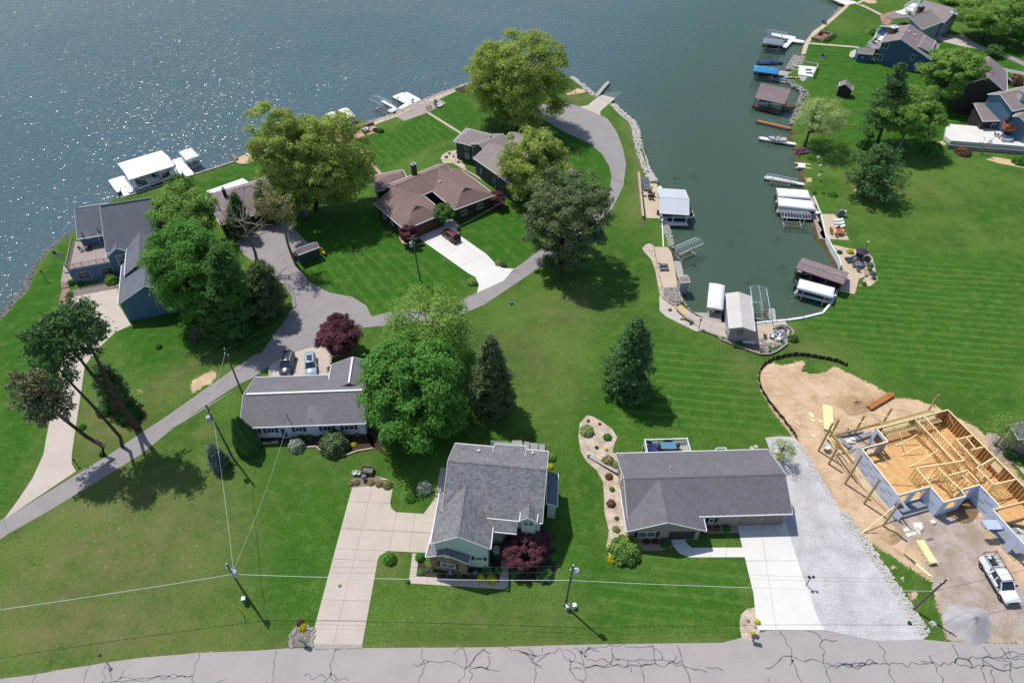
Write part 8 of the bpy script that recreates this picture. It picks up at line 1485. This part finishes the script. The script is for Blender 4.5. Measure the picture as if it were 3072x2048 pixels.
# lake patios
for i, (x, y) in enumerate(((1100, 703), (1118, 712), (1155, 690), (1140, 696))): chair(('first', 'second', 'third', 'fourth')[i] + ' red chair counted from the left on the terracotta deck', 'b', x, y, -.8, F_RED, -.3)
umbrella('folded red umbrella among the red chairs', 'b', 1120, 715, F_RED, -.3, hh=2.); table('pale round table on the upper brick patio', 'b', 1215, 748, F_WHT, .8)
for i, (x, y, a) in enumerate(((1190, 752, 0), (1245, 742, pi), (1208, 770, 1.5), (1222, 728, -1.5))): chair(('left of', 'right of', 'in front of', 'behind')[i] + ' the pale round table, grey chair', 'b', x, y, a, F_GRY)
def firepit(label, k, x, y, R, m): return solo('fire_pit', MB().at(G(k, x, y, .05)).lathe([(R, 0), (R * 1.05, .3), (R, .38), (R * .75, .36), (R * .7, .1)], 12), m, label, 'fire pit', 'fire pits')
firepit('dark fire pit on the brick patio', 'b', 1305, 742, .7, F_DKB); firepit('square grey fire table on the grey terrace', 'b', 1892, 517, .8, F_WHT)
for i, (x, y, a) in enumerate(((1785, 545, .2), (1812, 535, .2), (1855, 500, 0), (1862, 520, .5), (1868, 490, -.5))): chair(('left of the lone pair', 'right of the lone pair', 'left in the group by the fire table', 'nearest in the group by the fire table', 'farthest in the group by the fire table')[i] + ', dark brown chair on the grey terrace', 'b', x, y, a, F_DKB)
chair('white curved chair on the L shaped dock', 'z', 820, 212, 2.5, F_WHT, 0, wide=.9)
table('wooden picnic table on the grey sun deck', 'x', 510, 415, F_DKB, square=(1.6, 1.), z=.4); firepit('dark barrel at the corner of the grey sun deck', 'x', 538, 432, .4, F_BLK)
firepit('round fire pit on the red brown fire patio', 'd', 702, 283, .7, F_DKB)
for i, (s) in enumerate(('d 630 305 705 325', 'd 700 252 795 270', 'd 795 272 742 325')): solo('patio_bench', MB().bar(GL(s, .45)[0], GL(s, .45)[1], .5, .45), M_WOOD, ('lakeside', 'far', 'house side')[i] + ' timber bench edging the red brown fire patio', 'bench', 'benches at the fire patio')
hd_ = GL('d 735 330 780 292 820 285', .5); tag(put('hedge', np_mesh('hedge', *leafquads((lambda t: np.array([tuple(hd_[0].lerp(hd_[2], a)) for a in t]) + RN.normal(size=(len(t), 3)) * .35)(RN.uniform(0, 1, 900)), unit(900) + np.array([0, 0, .5]), .28), LEAF['mid'])), 'clipped hedge behind the red brown fire patio', 'hedge')
def flagpole(label, k, bx, by, hh, tilt=0.):
    r = thing('flag_pole', label, 'flag', G(k, bx, by), .0, 'flags'); part(r, 'pole', MB().tube([(0, 0, 0), (0, 0, hh)], .05, 6), M_ALU, local=True); fl_ = MB(); fw, fh = 1.7, 1.
    def fq(x0_, x1_, z0_, z1_, off): return [(x0_, off + .08 * sin(x0_ * 4), hh - z0_ - x0_ * .35), (x1_, off + .08 * sin(x1_ * 4), hh - z0_ - x1_ * .35), (x1_, off + .08 * sin(x1_ * 4), hh - z1_ - x1_ * .35), (x0_, off + .08 * sin(x0_ * 4), hh - z1_ - x0_ * .35)]
    rd, wt_, bl_ = MB(), MB(), MB()
    for i in range(13):
        for j in range(4): (rd if i % 2 == 0 else wt_).add(fq(.05 + fw * j / 4, .05 + fw * (j + 1) / 4, fh * i / 13, fh * (i + 1) / 13, 0), [(0, 1, 2, 3)])
    bl_.add(fq(.05, .05 + fw * .4, 0, fh * 7 / 13, -.012), [(0, 1, 2, 3)]).add(fq(.05, .05 + fw * .4, 0, fh * 7 / 13, .012), [(0, 1, 2, 3)])
    st = MB()
    for off in (-.018, .018):
        for i in range(5):
            for j in range(4): xx, zz = .12 + j * .16, .06 + i * .1; st.add(fq(xx, xx + .05, zz, zz + .04, off), [(0, 1, 2, 3)])
    f1 = part(r, 'flag', rd, mat('flag_red', 'a02233', '8b1c2b', 2, 9), local=True); part(f1, 'white_stripes', wt_, F_WHT, local=True); part(f1, 'blue_field', bl_, mat('flag_blue', '27305f', '20284f', 2, 9), local=True); part(f1, 'stars', st, F_WHT, local=True); return r
flagpole('striped flag on a pole on the right lawn', 'd', 686, 520, 3.0); flagpole('striped flag at the shore walk bend', 'd', 700, 232, 2.6); flagpole('striped flag beside the lake house deck', 'a', 575, 1260, 4.6)
for i, (x, y) in enumerate(((175, 1002), (196, 1090), (186, 1192))): r = thing('bird_box', ('farthest', 'middle', 'nearest')[i] + ' white box on a post along the right shore', 'box', G('q', x, y), .3, 'white boxes on posts'); part(r, 'post', MB().bar((0, 0, 0), (0, 0, 1), .08), M_WOOD, local=True); part(r, 'box', MB().box((0, 0, 1.15), (.5, .35, .4)), F_WHT, local=True); part(r, 'box_roof', MB().box((0, 0, 1.38), (.6, .45, .06)), M_ALU, local=True)
solo('post', MB().bar(G('q', 556, 962), G('q', 556, 962) + Vector((.3, 0, 2.1)), .22), M_PPOST, 'leaning wooden post beside the tall right pine', 'post')
for s, lb in (('P 733 1845 727 1790', 'yellow guy wire marker beside the left lawn pole'),): p = GL(s)[0]; solo('marker_post', MB().bar(p, p + Vector((-.6, .2, 2.6)), .07), paint('marker_yellow', 'c8b21e', .5, 0), lb, 'marker')
def pedestal(label, k, x, y, hh, m): r = thing('utility_box', label, 'utility box', G(k, x, y), .2, 'utility boxes'); part(r, 'cabinet', MB().box((0, 0, hh / 2), (.42, .42, hh)), m, local=True); part(r, 'lid', MB().box((0, 0, hh + .03), (.48, .48, .08)), M_VENT, local=True)
pedestal('green grey utility box beside the left lawn pole', 'P', 737, 1806, 1.1, mat('box_grey_green', '6d746c', '5c635b', 2, 6)); pedestal('white utility box right of the transformer pole base', 'o', 988, 872, .7, M_VENT); pedestal('small grey meter box at the transformer pole foot', 'o', 925, 885, .9, M_TANK)
bx = thing('planter_box', 'raised wooden planter box holding teal tarp behind the tan driveway', 'planter', G('j', 317, 355), -.12); part(bx, 'inner_tarp', MB().box((0, 0, .5), (1.5, .95, .06)), mat('tarp_teal', '3f6c68', '2d504d', 1.5, 5, .5, .02), local=True)
for x_, y_, w_2, d_2 in ((0, .52, 1.7, .08), (0, -.52, 1.7, .08), (.81, 0, .08, .96), (-.81, 0, .08, .96)): part(bx, 'side_board', MB().box((x_, y_, .4), (w_2, d_2, .8)), mat('planter_wood', '8d6a47', '6f5236', 1, 6), local=True)
for x, y, lb, m in ((200, 375, 'white rimmed pot farthest left behind the driveway', M_VENT), (235, 378, 'grey metal pot second from left behind the driveway', M_TANK), (300, 380, 'dark tub beside the raised planter', F_BLK)): solo('pot', MB().at(G('j', x, y)).lathe([(.24, 0), (.34, .5), (.38, .55), (.3, .53), (.26, .3)], 12), m, lb, 'pot', 'pots behind the driveway')
solo('kettle_grill', MB().at(G('j', 287, 425)).lathe([(.08, .0), (.1, .4), (.36, .6), (.42, .8), (.34, 1.02), (.1, 1.1)], 12), F_GRY, 'grey kettle barbecue behind the tan driveway', 'barbecue'); solo('plank', MB().bar(G('j', 435, 415, .1), G('j', 492, 422, .1), .12, .1), M_LUM, 'short pale plank in the brown grass bed', 'plank')
r = thing('garden_globe', 'blue glass globe on a stand under the brick gable', 'garden ornament', G('j', 1072, 1285)); part(r, 'stand', MB().lathe([(.16, 0), (.07, .15), (.1, .7)], 8), M_VENT, local=True); part(r, 'globe', MB().at((0, 0, .85)).lathe([(.03, -.17), (.13, -.11), (.17, 0), (.13, .11), (.03, .17)], 10), paint('globe_blue', '4a78b8', .1), True, True)
solo('garden_statue', MB().at(G('j', 1495, 1080)).lathe([(.5, 0), (.45, .2), (.15, .25), (.12, .6), (.5, .7), (.45, .78), (.1, .72)], 12), M_VENT, 'stone bird bath between the grey house and purple maple', 'bird bath')
for i, (x, y) in enumerate(((880, 985), (893, 1005))): r = thing('trash_bin', ('rear', 'front')[i] + ' black bin at the end of the dark garden shed', 'bin', G('f', x, y), .2, 'bins by the garden shed'); part(r, 'bin', MB().prism([(-.3, -.3), (.3, -.3), (.3, .3), (-.3, .3)], 0, 1.), F_BLK, local=True); part(r, 'lid', MB().box((0, 0, 1.04), (.66, .68, .08)), F_BLK, local=True)
solo('toy', MB().at(G('g', 868, 1562)).lathe([(.3, 0), (.35, .25), (.1, .4)], 8), paint('toy_blue', '2b6ea5'), 'small blue object left on the open grass', 'toy')
solo('drain_cover', MB().at(G('n', 980, 676, .05)).lathe([(.25, 0), (.25, .015), (.02, .02)], 14), F_GRY, 'round metal cover in the tan driveway', 'drain cover')
for i, (x, y) in enumerate(((1640, 388), (1672, 378))): solo('stepping_stone', MB().rock(G('k', x, y, .0), .45, .3), M_ROCKW, ('left', 'right')[i] + ' pale stone behind the charcoal house eave', 'stone', 'pale stones behind the charcoal house')
# terraces on the far right
g_ = G('u', 650, 735, .95); runabout('blue covered jet boat under the wooden balcony', g_, 1.4, 2.8, GEL, M_CNAVY); lounger('grey lounger on the white terrace under the brown roof', 'u', 470, 655, 0, F_GRY, .95, group='terrace seats'); chair('chair on the wooden balcony', 'u', 690, 630, -1.5, F_GRY, 3.2)
for i, (x, y) in enumerate(((600, 720), (575, 712))): chair(('right', 'left') [i] + ' thin wire chair on the white terrace', 'u', x, y, 0, F_GRY, .95)
b, t = bt('u', 470, 850, 'u', 480, 760); bare('bare_tree', 'leafless small tree against the terrace wall', b, max(3.4, t.z), Vector((b.x, b.y, max(3.2, t.z))), BARKP, 2.2, 9, 5, r0=.1, zmin=.2)
# blue house decks
table('small table on the blue house lower deck', 't', 130, 660, F_WHT, .5, 3.); chair('chair beside the blue house deck table', 't', 190, 640, 0, F_GRY, 3.); chair('second chair on the blue house upper deck', 't', 170, 510, 0, F_GRY, 3.4)
table('round table on the roof deck of the blue lake house', 'D', 350, 330, F_GRY, .5, 3.3); chair('chair on the roof deck near the blue wall', 'D', 285, 345, 0, F_GRY, 3.3); chair('chair at the roof deck glass door', 'D', 380, 320, 2., F_DKB, 3.3)
g2 = solo('stair_landing', MB().box((0, 0, 0), (.1, .1, .1)), M_TRIM, '', '') if False else None
# table set on the charcoal house deck
table('teal rectangular table on the white railed deck', 'P', 2003, 1345, mat('table_teal', '5b87a0', '4d778f', 2, 6, .4), square=(2.2, 1.2), z=1.3)
for i, (x, y, a) in enumerate(((1980, 1347, 0), (2028, 1345, pi), (1995, 1333, -pi / 2), (2007, 1332, -pi / 2))): chair(('left end', 'right end', 'far left side', 'far right side')[i] + ' metal chair at the teal deck table', 'P', x, y, a, F_DKB, 1.3)
lounger('navy lounger on the white railed deck', 'P', 1957, 1338, -.6, F_NAV, 1.3); lounger('second navy lounger near the roof edge on the white railed deck', 'P', 1953, 1350, -.2, F_NAV, 1.3)
# water weeds lying under the surface
for i, s in enumerate(('h 540 70 600 50 650 70 700 100 640 110 580 100', 'h 470 95 500 85 510 105 480 112', 'h 1150 820 1200 815 1215 845 1160 845', 'h 1040 940 1070 935 1075 965 1040 965', 'h 1380 945 1410 960 1390 985 1370 970', 'h 1290 575 1320 570 1325 595 1295 595', 'h 985 515 1020 515 1015 528 990 527', 'h 900 630 930 630 925 642 902 642', 'h 615 800 655 803 650 818 620 815', 'h 1100 890 1140 880 1130 930 1100 930', 'h 1330 810 1360 815 1350 830 1335 830')):
    pts = GL(s, ZW - .2); n = 220; q = np.array([(p.x, p.y) for p in pts]); w_ = RN.dirichlet(np.ones(len(q)), n); C = np.concatenate([w_ @ q, np.full((n, 1), ZW - .15) + RN.uniform(-.6, 0, (n, 1))], 1) + RN.normal(size=(n, 3)) * np.array([.35, .35, 0])
    tag(put('water_weeds', np_mesh('water_weeds', *leafquads(C, unit(n) + np.array([0, 0, .8]), .5), mat('weed_brown', '3a3620', '2a2716', 1, 5))), None, None, kind='stuff')
